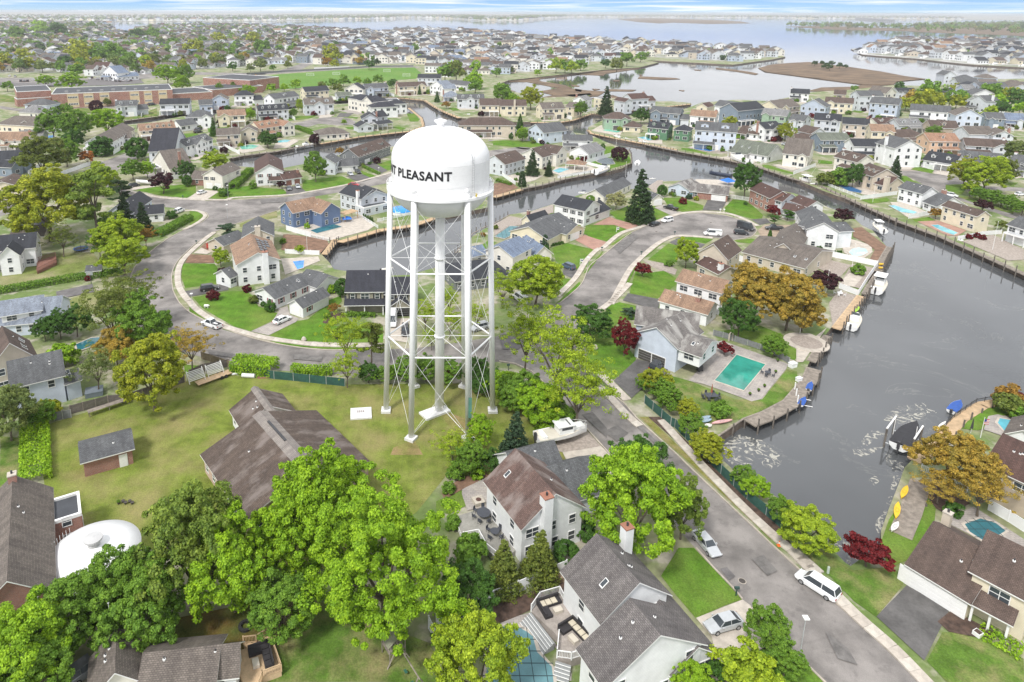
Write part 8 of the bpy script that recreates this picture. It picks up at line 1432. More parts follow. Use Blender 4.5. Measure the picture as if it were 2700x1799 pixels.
for wi in range(2):
 w=wing_dict(D['houses'][0][2][wi]);T0=wingT(w);T=lambda p:(T0(p)[0]-hall.location.x,T0(p)[1]-hall.location.y,p[2])
 B=w['W'];s_=w['r']/(B/2)
 for sg in (-1,1):
  e=1.35 if wi == 0 else .7;m=MB();P_=[(-.5 if wi == 0 else-1,B/2,w['h']+w['r']+.2),(w['L']+(.5 if wi == 0 else 3),B/2,w['h']+w['r']+.2)];Q_=[(P_[1][0],B/2+sg*e,P_[1][2]-e*s_),(P_[0][0],B/2+sg*e,P_[0][2]-e*s_)]
  f_=[T(p)for p in P_+Q_];m.face(f_ if sg>0 else f_[::-1]);obj('ridge_strip',m,bricky('pale_ridge_shingle',(.30,.27,.245),(.25,.225,.2),(.15,.13,.12),.33,.19,.02),hall)
w=wing_dict(D['houses'][0][2][0]);T0=wingT(w);m=MB();m.box(w['L']*.18,w['W']/2-.3,w['h']+w['r']+.1,w['L']*.55,w['W']/2+.05,w['h']+w['r']+.32,lambda p:(T0(p)[0]-hall.location.x,T0(p)[1]-hall.location.y,p[2]));obj('ridge_vent',m,DKMETAL,hall)
ws=[wing_dict(w)for w in D['school']];HW+=ws
sch=house('school_building','long two-storey red brick school with flat pale roofs and tan window panels',ws,'school',detail=0)
w=ws[0];k=w['k'];T0=wingT(w);T=lambda p:(T0(p)[0]-w['x'],T0(p)[1]-w['y'],p[2])
TANP=M('tan_wall_panel',(.58,.47,.30),.8,.1)
for f0,f1 in ((.12,.21),(.25,.33),(.38,.46),(.63,.71),(.75,.82),(.875,.95)):
 m=MB();m.box(w['L']*f0,-.12,.5,w['L']*f1,-.02,w['h']-.4,T);obj('wall_panel',m,TANP,sch)
 for z0,z1 in ((1.6*k,2.7*k),(5.3*k,6.4*k)):
  m=MB();m.box(w['L']*f0+.5,-.2,z0,w['L']*f1-.5,-.13,z1,T);wo=obj('window',m,TRIM,sch)
  n=6
  for i in range(n):
   a=w['L']*f0+.6+(w['L']*(f1-f0)-1.2)*i/n;b=a+(w['L']*(f1-f0)-1.2)/n-.25;m=MB();m.box(a,-.24,z0+.15,b,-.21,z1-.15,T);obj('pane',m,GLASS,wo)
for i in range(9):
 m=MB();x=w['L']*(.1+.095*i);m.box(x,6+3*(i % 3),w['h'],x+2.4,8.4+3*(i % 3),w['h']+1.3,T);obj('roof_unit',m,M('grey_roof_unit',(.3,.3,.3),.6,.1),sch)
# ------------------------------------------------------------------ far neighbourhoods
rr=random.Random(11)
def clear(x,y,m=4):
 for w in HW:
  if abs(x-w['x'])<45 and abs(y-w['y'])<45 and in_wing((x,y,0),w,m):return False
 return True
FW=['white']*7+['lgrey']*6+['offwhite']*3+['pblue','cream','cream','beige','bgrey','slate','white']
FR=['rgrey']*6+['rdark']*3+['rtaupe']*4+['rbrown']*3+['rblue','rmaroon','rlight','rlight','rtan']
def kk(x,y):return float(np.interp(math.hypot(x,y),[300,550,863,1550,4200],[1,1.32,1.38,1.75,3]))
cands=[];ftrees=[]
for fi,poly_ in enumerate(D['fill']):
 y0=min(p[1]for p in poly_);y1=max(p[1]for p in poly_);y=y0+8
 x0=min(p[0]for p in poly_);x1=max(p[0]for p in poly_);row=0
 while y<y1:
  k=kk(0,y);x=x0+rr.uniform(0,9)
  while x<x1:
   k2=kk(x,y);jx,jy=x+rr.uniform(-2,2)*k2,y+rr.uniform(-3,3)*k2+10*math.sin(x*.012)
   if inside((jx,jy),poly_)and clear(jx,jy,5):
    left=jx<-150-.1*jy and fi == 0
    if rr.random()<(.80 if left else .97):cands.append((math.hypot(jx,jy),jx,jy,k2,fi,rr.choice([0,0,0,math.pi/2])+rr.uniform(-.12,.12)-.12))
    if rr.random()<(.6 if left else .14):ftrees.append((jx+rr.uniform(5,9)*k2,jy-rr.uniform(4,9)*k2,(rr.uniform(3.4,6.)if left else rr.uniform(2.2,4.2))*k2))
   x+=rr.uniform(13.5,18)*k2
  y+=(17 if row % 2 else 25)*k;row+=1
cands.sort()
NM=dict(white='white',lgrey='grey',offwhite='off-white',pblue='pale blue',cream='cream',beige='beige',bgrey='blue-grey',slate='slate-blue',tan='tan',peach='peach');NR=dict(rgrey='grey',rdark='charcoal',rtaupe='taupe',rbrown='brown',rblue='blue-grey',rmaroon='maroon',rlight='silver',rtan='tan')
REG={0:'beyond the school and field',1:'on the distant point at right',2:'between field and marsh',3:'at the left edge below the school',4:'in the grove on the bay side'}
NIND=300-len(D['houses'])
far_b={};seenh=set()
for i,(d,x,y,k,fi,a)in enumerate(cands):
 wc,rc=rr.choice(FW),rr.choice(FR);two=rr.random()<.62;L_,W_=rr.uniform(9.5,14)*k,rr.uniform(7.5,10)*k
 t=rr.choice(['ga','ga','gb','gb','hip']);h=(5.6 if two else 3.0)*k*rr.uniform(.95,1.15);r=rr.uniform(2,3.2)*k
 w=dict(x=x,y=y,a=a if abs(a)<1 else a,L=L_,W=W_,h=h,r=r,t=t,k=k,rc=rc,wc=wc)
 wl=[w]
 if rr.random()<.5:ca,sa=math.cos(a),math.sin(a);wl.append(dict(x=x+ca*L_*.55+sa*2.5*k,y=y+sa*L_*.55-ca*2.5*k,a=a,L=L_*.5,W=W_*.7,h=h*.8,r=r*.8,t='gb',k=k,rc=rc,wc=wc))
 if i<NIND:
  lb=f"{NM[wc]} {'two-storey' if two else 'low'} house with {NR[rc]} {'hip' if t == 'hip' else 'gable'} roof {REG[fi]}"
  if lb in seenh and len(wl)>1:lb=lb.replace(' house with',' winged house with')
  seenh.add(lb);house('house',lb,wl,'house','houses '+REG[fi],1,seed=i+1)
 else:
  for w in wl:
   T=wingT(w);wm,rm,fm=(far_b.setdefault(q_,MB())for q_ in (('w',wc),('r',rc),('f','')))
   wing_shell(w,T,wm,rm,fm)
   pm=far_b.setdefault(('g',''),MB())
   for z in ((1.,3.6)if two else (1.,)):
    n=max(2,int(w['L']/(3*k)))
    for j in range(n):
     if rr.random()<.2:continue
     for sd in (0,1):
      ln=w['L']if not sd else w['W'];u=ln*(j+.5)/n;hw=.55*k
      P4=[(u-hw,-.12,z*k),(u+hw,-.12,z*k),(u+hw,-.12,(z+1.3)*k),(u-hw,-.12,(z+1.3)*k)]if not sd else [(-.12,u+hw,z*k),(-.12,u-hw,z*k),(-.12,u-hw,(z+1.3)*k),(-.12,u+hw,(z+1.3)*k)]
      pm.face([T(p)for p in P4])
# far shore: several rows of pale houses and trees
for row in range(26):
 yy=None
 base=[p for p in D['farshore'][:17]]
 for s,(pp,dd)in enumerate(stations(base,34)):
  if pp.x>6500 or pp.x<-5200 or rr.random()<.42:continue
  t_=row/26;f_=1+.012+t_*(.55 if row<14 else 1.0);x,y=pp.x*f_+rr.uniform(-25,25),pp.y*f_+rr.uniform(-25,25);k=2.1+rr.random()*.9
  if rr.random()<.40:wc,rc=rr.choice(FW),rr.choice(FR);w=dict(x=x,y=y,a=rr.uniform(-.5,.5),L=13*k,W=9*k,h=rr.uniform(4,7)*k,r=3*k,t=rr.choice(['ga','gb']),k=k,rc=rc,wc=wc);wing_shell(w,wingT(w),*(far_b.setdefault(q_,MB())for q_ in (('w',wc),('r',rc),('f',''))))
  else:ftrees.append((x,y,rr.uniform(4.5,8)*k))
hr=None
allm=MB();mats=[]
for (q_,c_),mb in far_b.items():
 mt={'w':lambda:wallm(c_),'r':lambda:roofm(c_),'f':lambda:TRIM,'g':lambda:GLASS}[q_]()
 mi=len(mats);mats.append(mt);n=len(allm.v);allm.v+=mb.v;allm.f+=[tuple(n+i for i in f)for f in mb.f];allm.m+=[mi]*len(mb.f)
o=obj('distant_houses',allm,mats);stuff(o);o['label']='hundreds of small pale houses crowding the shores in the distance'
# ------------------------------------------------------------------ trees
for e in D['trees']:
 if e[0]== 'G':
  for kd,x,y,r,hz,c_ in e[3]:tree(D['kinds'][kd],x,y,r,hz,D['tints'][c_],e[1],group=e[2])
 else:tree(D['kinds'][e[0]],e[1],e[2],e[3],e[4],D['tints'][e[5]],e[6],group=D['groups'][e[7]]if len(e)>7 else None)
ftrees.sort(key=lambda t:math.hypot(t[0],t[1]))
ntree=sum(len(e[3])if e[0]== 'G' else 1 for e in D['trees'])
FTC=['far','far','green','yel','farb','olive','fard','pale','pale','lime','ochre']
nf=0;rest=[]
for x,y,r in ftrees:
 if not clear(x,y,1):continue
 if nf<60:fc=rr.choice(FTC);tree('far',x,y,r,rr.uniform(.8,1.15),fc,{'yel':'yellow-green','farb':'brownish','olive':'olive','fard':'dark','pale':'pale green','lime':'bright green','ochre':'golden'}.get(fc,'green')+' tree among the small houses beyond the field',group='trees scattered through the far neighbourhood');nf+=1
 else:rest.append((x,y,r))
# forest on the bay island at the right
isl=D['marsh'][-1]
for i in range(420):
 for _ in range(20):
  x=rr.uniform(min(p[0]for p in isl),max(p[0]for p in isl));y=rr.uniform(min(p[1]for p in isl),max(p[1]for p in isl))
  if inside((x,y),isl)and x>620:rest.append((x,y,rr.uniform(11,17)));break
for ci,c_ in enumerate(('far','farb','fard','green')):
 pts=[t for j,t in enumerate(rest)if j % 4 == ci]
 if not pts:continue
 g=np.random.default_rng(ci);C_,R_=[],[]
 for x,y,r in pts:
  for q_ in range(7):d=g.normal(size=3);d /= np.linalg.norm(d);C_.append([x+d[0]*r*.6,y+d[1]*r*.6,r*1.05+d[2]*r*.45]);R_.append(r*.45)
 me=leaf_mesh('distant_trees',np.array(C_),np.array(R_),9,4.5,.9,.4);o=link('distant_trees',me,color=LEAFC[c_]);stuff(o);o['label']='hazy distant tree crowns between the far houses'
# foundation shrubs beside the middle-distance houses
SC_=['green','deep','lime','olive','plum','crimson','yel','green','deep'];ns=0;seenl=set();pall=[p for p,_ in struct_z]
for n,lb,ws_,cat,det,grp in D['houses']:
 if ns>235 or cat == 'gazebo' or math.hypot(ws_[0][0],ws_[0][1])<185:continue
 w=wing_dict(ws_[0]);T=wingT(w)
 for j in range(2 if det == 2 else 3):
  u=rr.uniform(-.05,1.05)*w['L'];x,y,_=T((u,-rr.uniform(1.2,3.2)*w['k'],0))
  if rr.random()<.25:x,y,_=T((w['L']+rr.uniform(1,3)*w['k'],rr.uniform(0,w['W']),0))
  if not clear(x,y,.8)or any(inside((x,y),D['roads'][q_])for q_ in D['roads']):continue
  c_=rr.choice(SC_);tall=rr.random()<.25;cn={'plum':'plum','crimson':'dark red','yel':'yellow-green','lime':'bright green','deep':'dark green'}.get(c_,c_)
  lb2=f"{cn} shrub {['at the left end', 'in the middle', 'at the right end'][min(2, max(0, int(u / w['L'] * 3)))]} of the {' '.join(lb.replace(',', '').split()[:6])}"
  while lb2.split()[-1]in ('and','with','the','of','a','in','at','on','by','left','right','beside','behind','before'):lb2=lb2.rsplit(' ',1)[0]
  if lb2 in seenl:continue
  seenl.add(lb2);ns+=1
  tree('dome' if tall and det == 2 else 'shrub',x,y,(rr.uniform(.7,1.2)if not tall else rr.uniform(1.2,1.8))*w['k'],1,c_,lb2)
for p,w_,h_,c_,lb in D['hedges']:hedge(p,w_,h_,c_,lb)
# ------------------------------------------------------------------ vehicles, boats, docks, fences, pools
for kd,c_,x,y,a,lb,k in D['cars']:
 o=car(kd,c_,x,y,a,lb,k,group='cars in the school car park' if 'school car park' in lb else None);o.location.z=ground_z(x,y)
for kd,c_,x,y,z,a,L_,lb in D['boats']:boat(kd,c_,x,y,z,a,L_,lb,group='boats along the far right shore' if 'far right shore' in lb else None)
for c_,x,y,z,a,L_,lb,w_,nm in D['kayaks']:kayak(c_,x,y,z,a,L_,lb,w_,name=nm,cat=nm)
for p,w_,sd,lb,up,gp,dk,lt,k in D['docks']:k=kk(*p[0])if kk(*p[0])>1.1 else 1;dock(p,w_*k,sd,lb,up,gp,dk,lt,k)
for p,h_,kd,lb,pn,k in D['fences']:fence(p,h_,kd,lb,pn,k)
seenf=set()
for a_,b_,k,s_ in YF:
 while s_.split()[-1]in ('and','with','the','of','a','in','at','on','by','left','right','beside','behind','before'):s_=s_.rsplit(' ',1)[0]
 if s_ in seenf or not clear((a_[0]+b_[0])/2,(a_[1]+b_[1])/2,.3):continue
 seenf.add(s_);fence([a_,b_],round(1.8*k,2),'vinyl','white yard fence beside the '+s_,2.4,k)
for p,c_,lb,cv in D['pools']:pool(p,c_,lb,.2,cv)
# ------------------------------------------------------------------ single things
COL=dict(blue=(.02,.16,.60),orange=(.7,.3,.04),white=(.78,.79,.8),dark=(.06,.065,.08),tan=(.36,.26,.18),slate=(.16,.19,.22))
def simple(name,label,cat,x,y,a=0.,z=0.):return thing(name,label,cat,(x,y,z),a)
def chair_mesh(c_):
 if ('ch',c_)in _FP:return _FP[('ch',c_)]
 s=MB();s.box(-.24,-.24,.4,.24,.24,.46);b=MB();b.box(-.24,.2,.46,.24,.25,.95);l=MB();l.box(-.02,-.02,0,.02,.02,.4)
 mt=M('furniture_'+c_,COL[c_],.6,.1);_FP[('ch',c_)]=[q_.mesh(n,[mt])for q_,n in ((s,'seat'),(b,'backrest'),(l,'leg'))];return _FP[('ch',c_)]
def chair(x,y,a,c_,label,z=0.,k=1.):
 t=simple('patio_chair',label,'chair',x,y,a,z);t['group']=label;t.scale=(k,k,k);s,b,l=chair_mesh(c_);link('seat',s,t);link('backrest',b,t)
 for sx in (-.2,.2):
  for sy in (-.2,.2):link('leg',l,t,(sx,sy,0))
def table_set(x,y,a,k,label,r,n,c_,z=0.,rect=False):
 t=simple('patio_table',label,'table',x,y,a,z);mt=M('furniture_'+c_,COL[c_],.6,.1);m=MB()
 if rect:m.box(-r*1.5,-r,.7,r*1.5,r,.75)
 else:m.tube((0,0,.7),(0,0,.75),r,n=20)
 obj('tabletop',m,mt,t);m=MB();m.tube((0,0,0),(0,0,.7),.07,n=8);obj('pedestal',m,mt,t)
 for i in range(n):
  q_=2*math.pi*(i+.3)/n;rx=r*(1.5 if rect else 1)+.45;ry=r+.45
  lx,ly=math.cos(q_)*rx,math.sin(q_)*ry;chair(x+lx*math.cos(a)-ly*math.sin(a),y+lx*math.sin(a)+ly*math.cos(a),a+q_-math.pi/2,c_,f"{c_} chair at the {' '.join(label.split()[:7])}",z)
def b1(t,part,mt,*bx):
 m=MB()
 for b in bx:m.box(*b)
 return obj(part,m,mt,t)
for it in D['items']:
 fn,x,y,a,k,lb=it[:6];ar=it[6:];gz=ground_z(x,y)if fn not in ('lift','bridge','lift2')else 0
 if fn == 'tank_res':
  t=simple('storage_tank',lb,'water tank',x,y);m=MB();m.lathe([(ar[0],0),(ar[0],ar[1])],56);obj('tank_wall',m,STEEL,t,True);m=MB();m.lathe([(ar[0]+.12,ar[1]-.05),(ar[0]+.12,ar[1]+.12),(ar[0]*.5,ar[1]+.85),(.01,ar[1]+1.1)],56);obj('roof',m,STEEL,t,True)
  m=MB();m.lathe([(.75,ar[1]+.9),(.75,ar[1]+1.5),(1.15,ar[1]+1.9),(1.15,ar[1]+2.1),(.01,ar[1]+2.25)],24);obj('roof_vent',m,M('vent_grey',(.5,.5,.5),.6,.1),t)
  m=MB();z0=ar[1]
  for i in range(12):
   q_=2.6+i*.09;m.tube((ar[0]*math.cos(q_),ar[0]*math.sin(q_),z0),(ar[0]*math.cos(q_),ar[0]*math.sin(q_),z0+1.1),.03,n=4)
  obj('railing',m,STEEL,t)
 elif fn == 'lamp':
  t=simple('street_lamp',lb,'street lamp',x,y,a,gz);m=MB();m.tube((0,0,0),(0,0,ar[0]*k),.07,.045,8);obj('pole',m,M('lamp_grey',(.45,.46,.47),.5,.1),t);b1(t,'lamp_head',TRIM,(-.3,-.3,ar[0]*k,.3,.3,ar[0]*k+.14))
 elif fn in ('mail','postbox','util'):
  t=simple('mailbox' if fn != 'util' else 'utility_post',lb,'mailbox' if fn != 'util' else 'utility post',x,y,a,gz);c_={'mail':M('mailbox_green',(.03,.07,.065),.6,.1),'postbox':TRIM,'util':M('utility_green',(.45,.52,.46),.7,.1)}[fn]
  b1(t,'post',c_,(-.06*k,-.06*k,0,.06*k,.06*k,1.05*k));m=MB()
  if fn == 'util':m.tube((0,0,0),(0,0,.95),.17,.15,12);obj('housing',m,c_,t)
  else:m.box(-.3*k,-.12*k,1.05*k,.3*k,.12*k,1.3*k);m.tube((-.3*k,0,1.3*k),(.3*k,0,1.3*k),.12*k,n=10);obj('box',m,c_,t)
 elif fn == 'cone':
  t=simple('traffic_cone',lb,'traffic cone',x,y,a,gz);o_=M('cone_orange',(.75,.16,.03),.5,.1);b1(t,'base',o_,(-.25,-.25,0,.25,.25,.05));m=MB();m.tube((0,0,.05),(0,0,.38),.2,.11,14);m.tube((0,0,.58),(0,0,.8),.085,.03,14);obj('body',m,o_,t);m=MB();m.tube((0,0,.38),(0,0,.58),.112,.085,14);obj('band',m,TRIM,t)
 elif fn == 'signpost':
  t=simple('yard_sign',lb,'sign',x,y,.3,gz);b1(t,'post',TRIM,(-.06,-.06,0,.06,.06,1.8),(.06,-.04,1.6,1.0,.04,1.7));b1(t,'board',TRIM,(.2,-.02,.8,.95,.02,1.5));b1(t,'print',M('sign_print',(.06,.08,.2),.6,.1),(.26,-.03,1.1,.89,-.021,1.4))
 elif fn in ('rock','pig','pots','pot'):
  t=simple({'rock':'boulder','pig':'animal_mailbox','pots':'flower_pots','pot':'planter_pot'}[fn],lb,{'rock':'boulder','pig':'mailbox','pots':'pots','pot':'pot'}[fn],x,y,a,gz);m=MB()
  if fn == 'rock':m.lathe([(.01,0),(.5,.05),(.6,.35),(.42,.75),(.2,.95),(.01,1.0)],9);obj('stone',m,M('pale_boulder',(.5,.46,.4),.9,.2,2),t)
  elif fn == 'pig':m.tube((-.5,0,.55),(.5,0,.55),.32,.32,12);m.tube((.5,0,.6),(.75,0,.6),.2,.12,10);m.box(-.4,-.2,0,-.3,.2,.4);m.box(.3,-.2,0,.4,.2,.4);obj('body',m,TRIM,t)
  else:
   for i in range(5 if fn == 'pots' else 1):px,py=(i*.5,(i % 2)*.35)if fn == 'pots' else (0,0);q_=MB();q_.lathe([(.14,0),(.24,.35),(.27,.36),(.2,.3),(.01,.3)],14,(px,py));obj('pot',q_,M('dark_pot',(.07,.06,.055)if i % 2 == 0 else (.5,.4,.1),.8,.1),t)
   link('foliage',proto('shrub',0)[0],t,(0,0,.3),color=LEAFC['green']).scale=(.25,.25,.25)
 elif fn == 'pad':
  t=simple('concrete_pad',lb,'concrete pad',x,y,.12,gz);b1(t,'slab',M('painted_footing',(.70,.70,.70),.7,.1,1.2),(-1.9,-1.7,0,1.9,1.7,.3));b1(t,'hatch',M('hatch_grey',(.38,.34,.33),.8,.2),*[(-.7+i*.35,.1,.3,-.45+i*.35,.8,.33)for i in range(4)])
 elif fn == 'rack':
  t=simple('slatted_frame',lb,'frame',x,y,a,gz+.6)
  for i in range(7):b1(t,'slat',TRIM,(-1.6,-.6+i*.2,.5+i*.22,1.6,-.52+i*.2,.64+i*.22))
  for sx in (-1.6,1.5):m=MB();m.tube((sx,-.7,0),(sx,.85,2.2),.07,n=4);m.tube((sx,.85,2.2),(sx,.9,0),.06,n=4);obj('support',m,TRIM,t)
 elif fn == 'trailer':
  t=simple('flat_trailer',lb,'trailer',x,y,a,gz);b1(t,'bed',NWOOD,(-1,-.9,.5,ar[0]-1,.9,.62));
  for sx in (ar[0]-3.2,ar[0]-2.3):
   for sy in (-.95,.95):m=MB();m.tube((sx,sy-.1,.35),(sx,sy+.1,.35),.35,n=14);obj('wheel',m,RUBBER,t)
 elif fn == 'pipe':t=simple('white_pipe',lb,'pipe',x,y,a,gz);m=MB();m.tube((0,0,ar[1]),(ar[0],0,ar[1]),ar[1],n=20);obj('pipe_section',m,M('painted_footing',(.70,.70,.70),.7,.1,1.2),t)
 elif fn == 'lumber':
  t=simple('plank_stack',lb,'planks',x,y,a,gz)
  for i in range(4):b1(t,'plank',M('reddish_plank',(.30,.16,.10),.9,.2),(0,i*.3,.0,ar[0],i*.3+.24,.12))
 elif fn == 'table':
  t=simple('work_bench',lb,'bench',x,y,a,gz)
  for i in range(4):b1(t,'plank',WOOD,(-ar[0]/2,i*.3-.6,.9,ar[0]/2,i*.3-.34,.97))
  for sx in (-.48,0,.48):
   for sy in (-.55,.5):b1(t,'leg',WOOD,(ar[0]*sx,sy,0,ar[0]*sx+.1,sy+.1,.9))
 elif fn in ('post','flag'):
  t=simple('white_pole' if fn == 'post' else 'flag_pole',lb,'pole' if fn == 'post' else 'flag',x,y,a,gz);h=(ar[0]if ar else 4.)*k;m=MB();m.tube((0,0,0),(0,0,h),.06*k,.035*k,8);obj('pole',m,TRIM,t)
  if fn == 'flag':
   for i in range(7):b1(t,'stripe',M('flag_red',(.5,.04,.05),.8,.1)if i % 2 == 0 else TRIM,(.05,-.01,2.6+i*.14,.9,.01,2.74+i*.14))
   b1(t,'canton',M('flag_blue',(.03,.05,.25),.8,.1),(.05,-.02,3.1,.42,.02,3.6))
  else:m=MB();m.lathe([(.01,h),(.12*k,h+.05),(.01,h+.2*k)],8);obj('cap',m,TRIM,t)
 elif fn == 'dump':
  t=simple('waste_skip',lb,'skip',x,y,a,gz);m=MB();r_=M('skip_red',(.42,.04,.025),.6,.15)
  for b in ((-2.8,-1.2,.2,2.8,-1.1,1.6),(-2.8,1.1,.2,2.8,1.2,1.6),(-2.8,-1.1,.2,-2.7,1.1,1.6),(2.7,-1.1,.2,2.8,1.1,1.6),(-2.8,-1.1,.15,2.8,1.1,.3)):m.box(*b)
  obj('body',m,r_,t)
  for i in range(6):b1(t,'rib',r_,(-2.6+i,-1.28,.2,-2.5+i,-1.2,1.6))
  for i in range(4):b1(t,'mark',M('yellow_paint',(.6,.45,.05),.6,.1),(-2.2+i*1.1,-1.235,.8,-1.7+i*1.1,-1.205,1.2))
 elif fn == 'tramp':
  t=simple('trampoline',lb,'trampoline',x,y,a,gz);m=MB();m.tube((0,0,.78),(0,0,.8),1.7,n=24);obj('mat',m,DKMETAL,t);m=MB();m.lathe([(1.7,.8),(2.1,.82),(2.1,.74),(1.7,.74)],24);obj('rim',m,M('trampoline_blue',(.02,.12,.45),.6,.1),t)
  for i in range(6):q_=i*math.pi/3;m=MB();m.tube((2*math.cos(q_),2*math.sin(q_),0),(2*math.cos(q_),2*math.sin(q_),2.4),.04,n=5);obj('pole',m,DKMETAL,t)
 elif fn == 'tent':
  t=simple('peaked_tent',lb,'tent',x,y,.3,gz);s,h=ar[0]*k/2,ar[1]*k;m=MB();c4=[(-s,-s,h*.55),(s,-s,h*.55),(s,s,h*.55),(-s,s,h*.55)]
  for i in range(4):m.face([c4[i],c4[(i+1)% 4],(0,0,h)])
  obj('roof',m,M('tent_'+ar[2],COL[ar[2]],.7,.1),t)
  for p in c4:m=MB();m.tube((p[0],p[1],0),p,.05,n=5);obj('pole',m,TRIM,t)
 elif fn == 'dome':t=simple('pool_dome',lb,'pool cover',x,y,0,gz);m=MB();m.lathe([(ar[0]*math.cos(i*.157),.9+1.3*math.sin(i*.157))for i in range(11)],12);obj('panels',m,M('pool_dome_blue',(.03,.26,.62),.25,.1),t);m=MB();m.lathe([(ar[0],0),(ar[0],.9)],24);obj('side',m,TRIM,t)
 elif fn == 'pergola':
  t=simple('pergola',lb,'pergola',x,y,a,gz)
  for sx in (-3,3):
   for sy in (-1.5,1.5):b1(t,'post',NWOOD,(sx-.1,sy-.1,0,sx+.1,sy+.1,2.6))
  for i in range(14):b1(t,'slat',NWOOD,(-3.3+i*.48,-1.9,2.7,-3.05+i*.48,1.9,2.8))
  for sy in (-1.5,1.5):b1(t,'beam',NWOOD,(-3.3,sy-.08,2.55,3.3,sy+.08,2.7))
 elif fn == 'lift':
  t=simple('boat_lift',lb,'boat lift',x,y,a,0)
  for sx in (-2.6,2.6):
   for sy in (-2.,2.):m=MB();m.tube((sx,sy,-4),(sx,sy,1.9),.17,n=8);obj('pile',m,PILE,t)
   m=MB();m.tube((sx,-2.1,-.75),(sx,2.1,-.75),.12,n=6);obj('cradle_beam',m,M('lift_steel',(.5,.52,.53),.4,.1,metal=.5),t)
  for sy in (-2.,2.):m=MB();m.tube((-2.7,sy,2.0),(2.7,sy,2.0),.15,n=8);obj('top_beam',m,TRIM,t);m=MB();m.tube((.6,sy*.8,-.7),(.6,sy*.8,2.6),.06,n=6);obj('guide_pole',m,TRIM,t)
 elif fn == 'lift2':
  t=simple('boat_lift',lb,'boat lift',x,y,1.2,0)
  for sx in (-2.4,0,2.4):m=MB();m.tube((sx,1.2,-4),(sx,1.2,1.6),.12,n=8);obj('post',m,TRIM,t);m=MB();m.tube((sx,1.2,-.3),(sx,-1.4,-.3),.07,n=6);obj('arm',m,TRIM,t)
 elif fn == 'picnic':
  table_set(x,y,.05,k,lb,.75,8,'dark',gz,True);t=simple('parasol','closed rust-red parasol through the dark outdoor table','parasol',x,y,0,gz);m=MB();m.tube((0,0,.75),(0,0,3.1),.03,n=6);obj('pole',m,NWOOD,t);m=MB();m.tube((0,0,1.3),(0,0,3.0),.2,.05,8);obj('canopy',m,M('rust_canopy',(.33,.10,.05),.8,.15),t)
 elif fn == 'tset':table_set(x,y,.4,k,lb,ar[0],ar[1],ar[2],gz)
 elif fn in ('grill','bins','bin'):
  t=simple({'grill':'barbecue','bins':'barbecue','bin':'wheeled_bin'}[fn],lb,'bin' if fn == 'bin' else 'barbecue',x,y,.4,gz);m=MB();m.box(-.55,-.35,.1,.55,.35,.95);obj('body',m,DKMETAL,t);m=MB();m.tube((-.55,0,.95),(.55,0,.95),.33,n=12);obj('lid',m,DKMETAL,t)
  for sx in (-.45,.45):m=MB();m.tube((sx,-.4,.12),(sx,-.32,.12),.12,n=10);obj('wheel',m,RUBBER,t)
 elif fn == 'cube':
  t=simple('storage_chest',lb,'chest',x,y,a or .4,gz);m_=M('chest_'+ar[3],COL[ar[3]],.7,.1);b1(t,'box',m_,(-ar[0]/2,-ar[1]/2,0,ar[0]/2,ar[1]/2,ar[2]*.82));b1(t,'lid',m_,(-ar[0]/2-.05,-ar[1]/2-.05,ar[2]*.84,ar[0]/2+.05,ar[1]/2+.05,ar[2]))
 elif fn == 'arch':
  t=simple('garden_arch',lb,'arch',x,y,.3,gz);m_=M('pale_carved_stone',(.5,.45,.38),.9,.2,3)
  for sx in (-.55,.35):b1(t,'pillar',m_,(sx,-.15,0,sx+.2,.15,1.6))
  m=MB()
  for i in range(8):q0,q1=i*math.pi/8,(i+1)*math.pi/8;m.tube((.45*math.cos(q0),0,1.6+.45*math.sin(q0)),(.45*math.cos(q1),0,1.6+.45*math.sin(q1)),.12,n=6)
  obj('arch',m,m_,t)
 elif fn == 'fire':t=simple('fire_pit',lb,'fire pit',x,y,.35,gz);b1(t,'surround',M('pale_carved_stone',(.5,.45,.38),.9,.2,3),(-.8,-.8,0,.8,.8,.55));m=MB();m.tube((0,0,.55),(0,0,.6),.4,n=16);obj('bowl',m,M('dark_ash',(.1,.05,.04),.95,.2),t)
 elif fn == 'tyre':t=simple('fire_ring',lb,'tyre',x,y,0,gz);m=MB();m.lathe([(.5,.0),(.85,.05),(.85,.3),(.5,.33),(.5,0)],20);obj('tyre',m,RUBBER,t)
 elif fn == 'playset':
  t=simple('swing_set',lb,'swing set',x,y,a-.3,gz)
  for sx in (0,4.5):
   for sg in (-1,1):m=MB();m.tube((sx,sg*1.4,0),(sx,0,2.6),.08,n=5);obj('leg',m,WOOD,t)
  m=MB();m.tube((-.3,0,2.6),(4.8,0,2.6),.08,n=6);obj('top_beam',m,WOOD,t)
  for i in range(6):b1(t,'board',WOOD,(-2.3,-1.0+i*.34,1.4,-.2,-.72+i*.34,1.45))
  for sx in (-2.2,-.3):
   for sy in (-1.,.95):b1(t,'post',WOOD,(sx,sy,0,sx+.1,sy+.1,2.6))
  m=MB();m.face([(-2.4,-1.2,2.5),(-.1,-1.2,2.5),(-.1,0,3.3),(-2.4,0,3.3)]);m.face([(-.1,1.2,2.5),(-2.4,1.2,2.5),(-2.4,0,3.3),(-.1,0,3.3)]);obj('roof',m,M('mossy_canvas',(.28,.29,.2),.9,.3,2),t)
  for sx in (1.4,3.):b1(t,'swing_seat',M('swing_green',(.03,.12,.08),.7,.1),(sx,-.15,.5,sx+.5,.15,.54))
 elif fn == 'goal':
  t=simple('football_goal',lb,'goal',x,y,a,gz);m=MB();w2,h=3.0*k,2.2*k
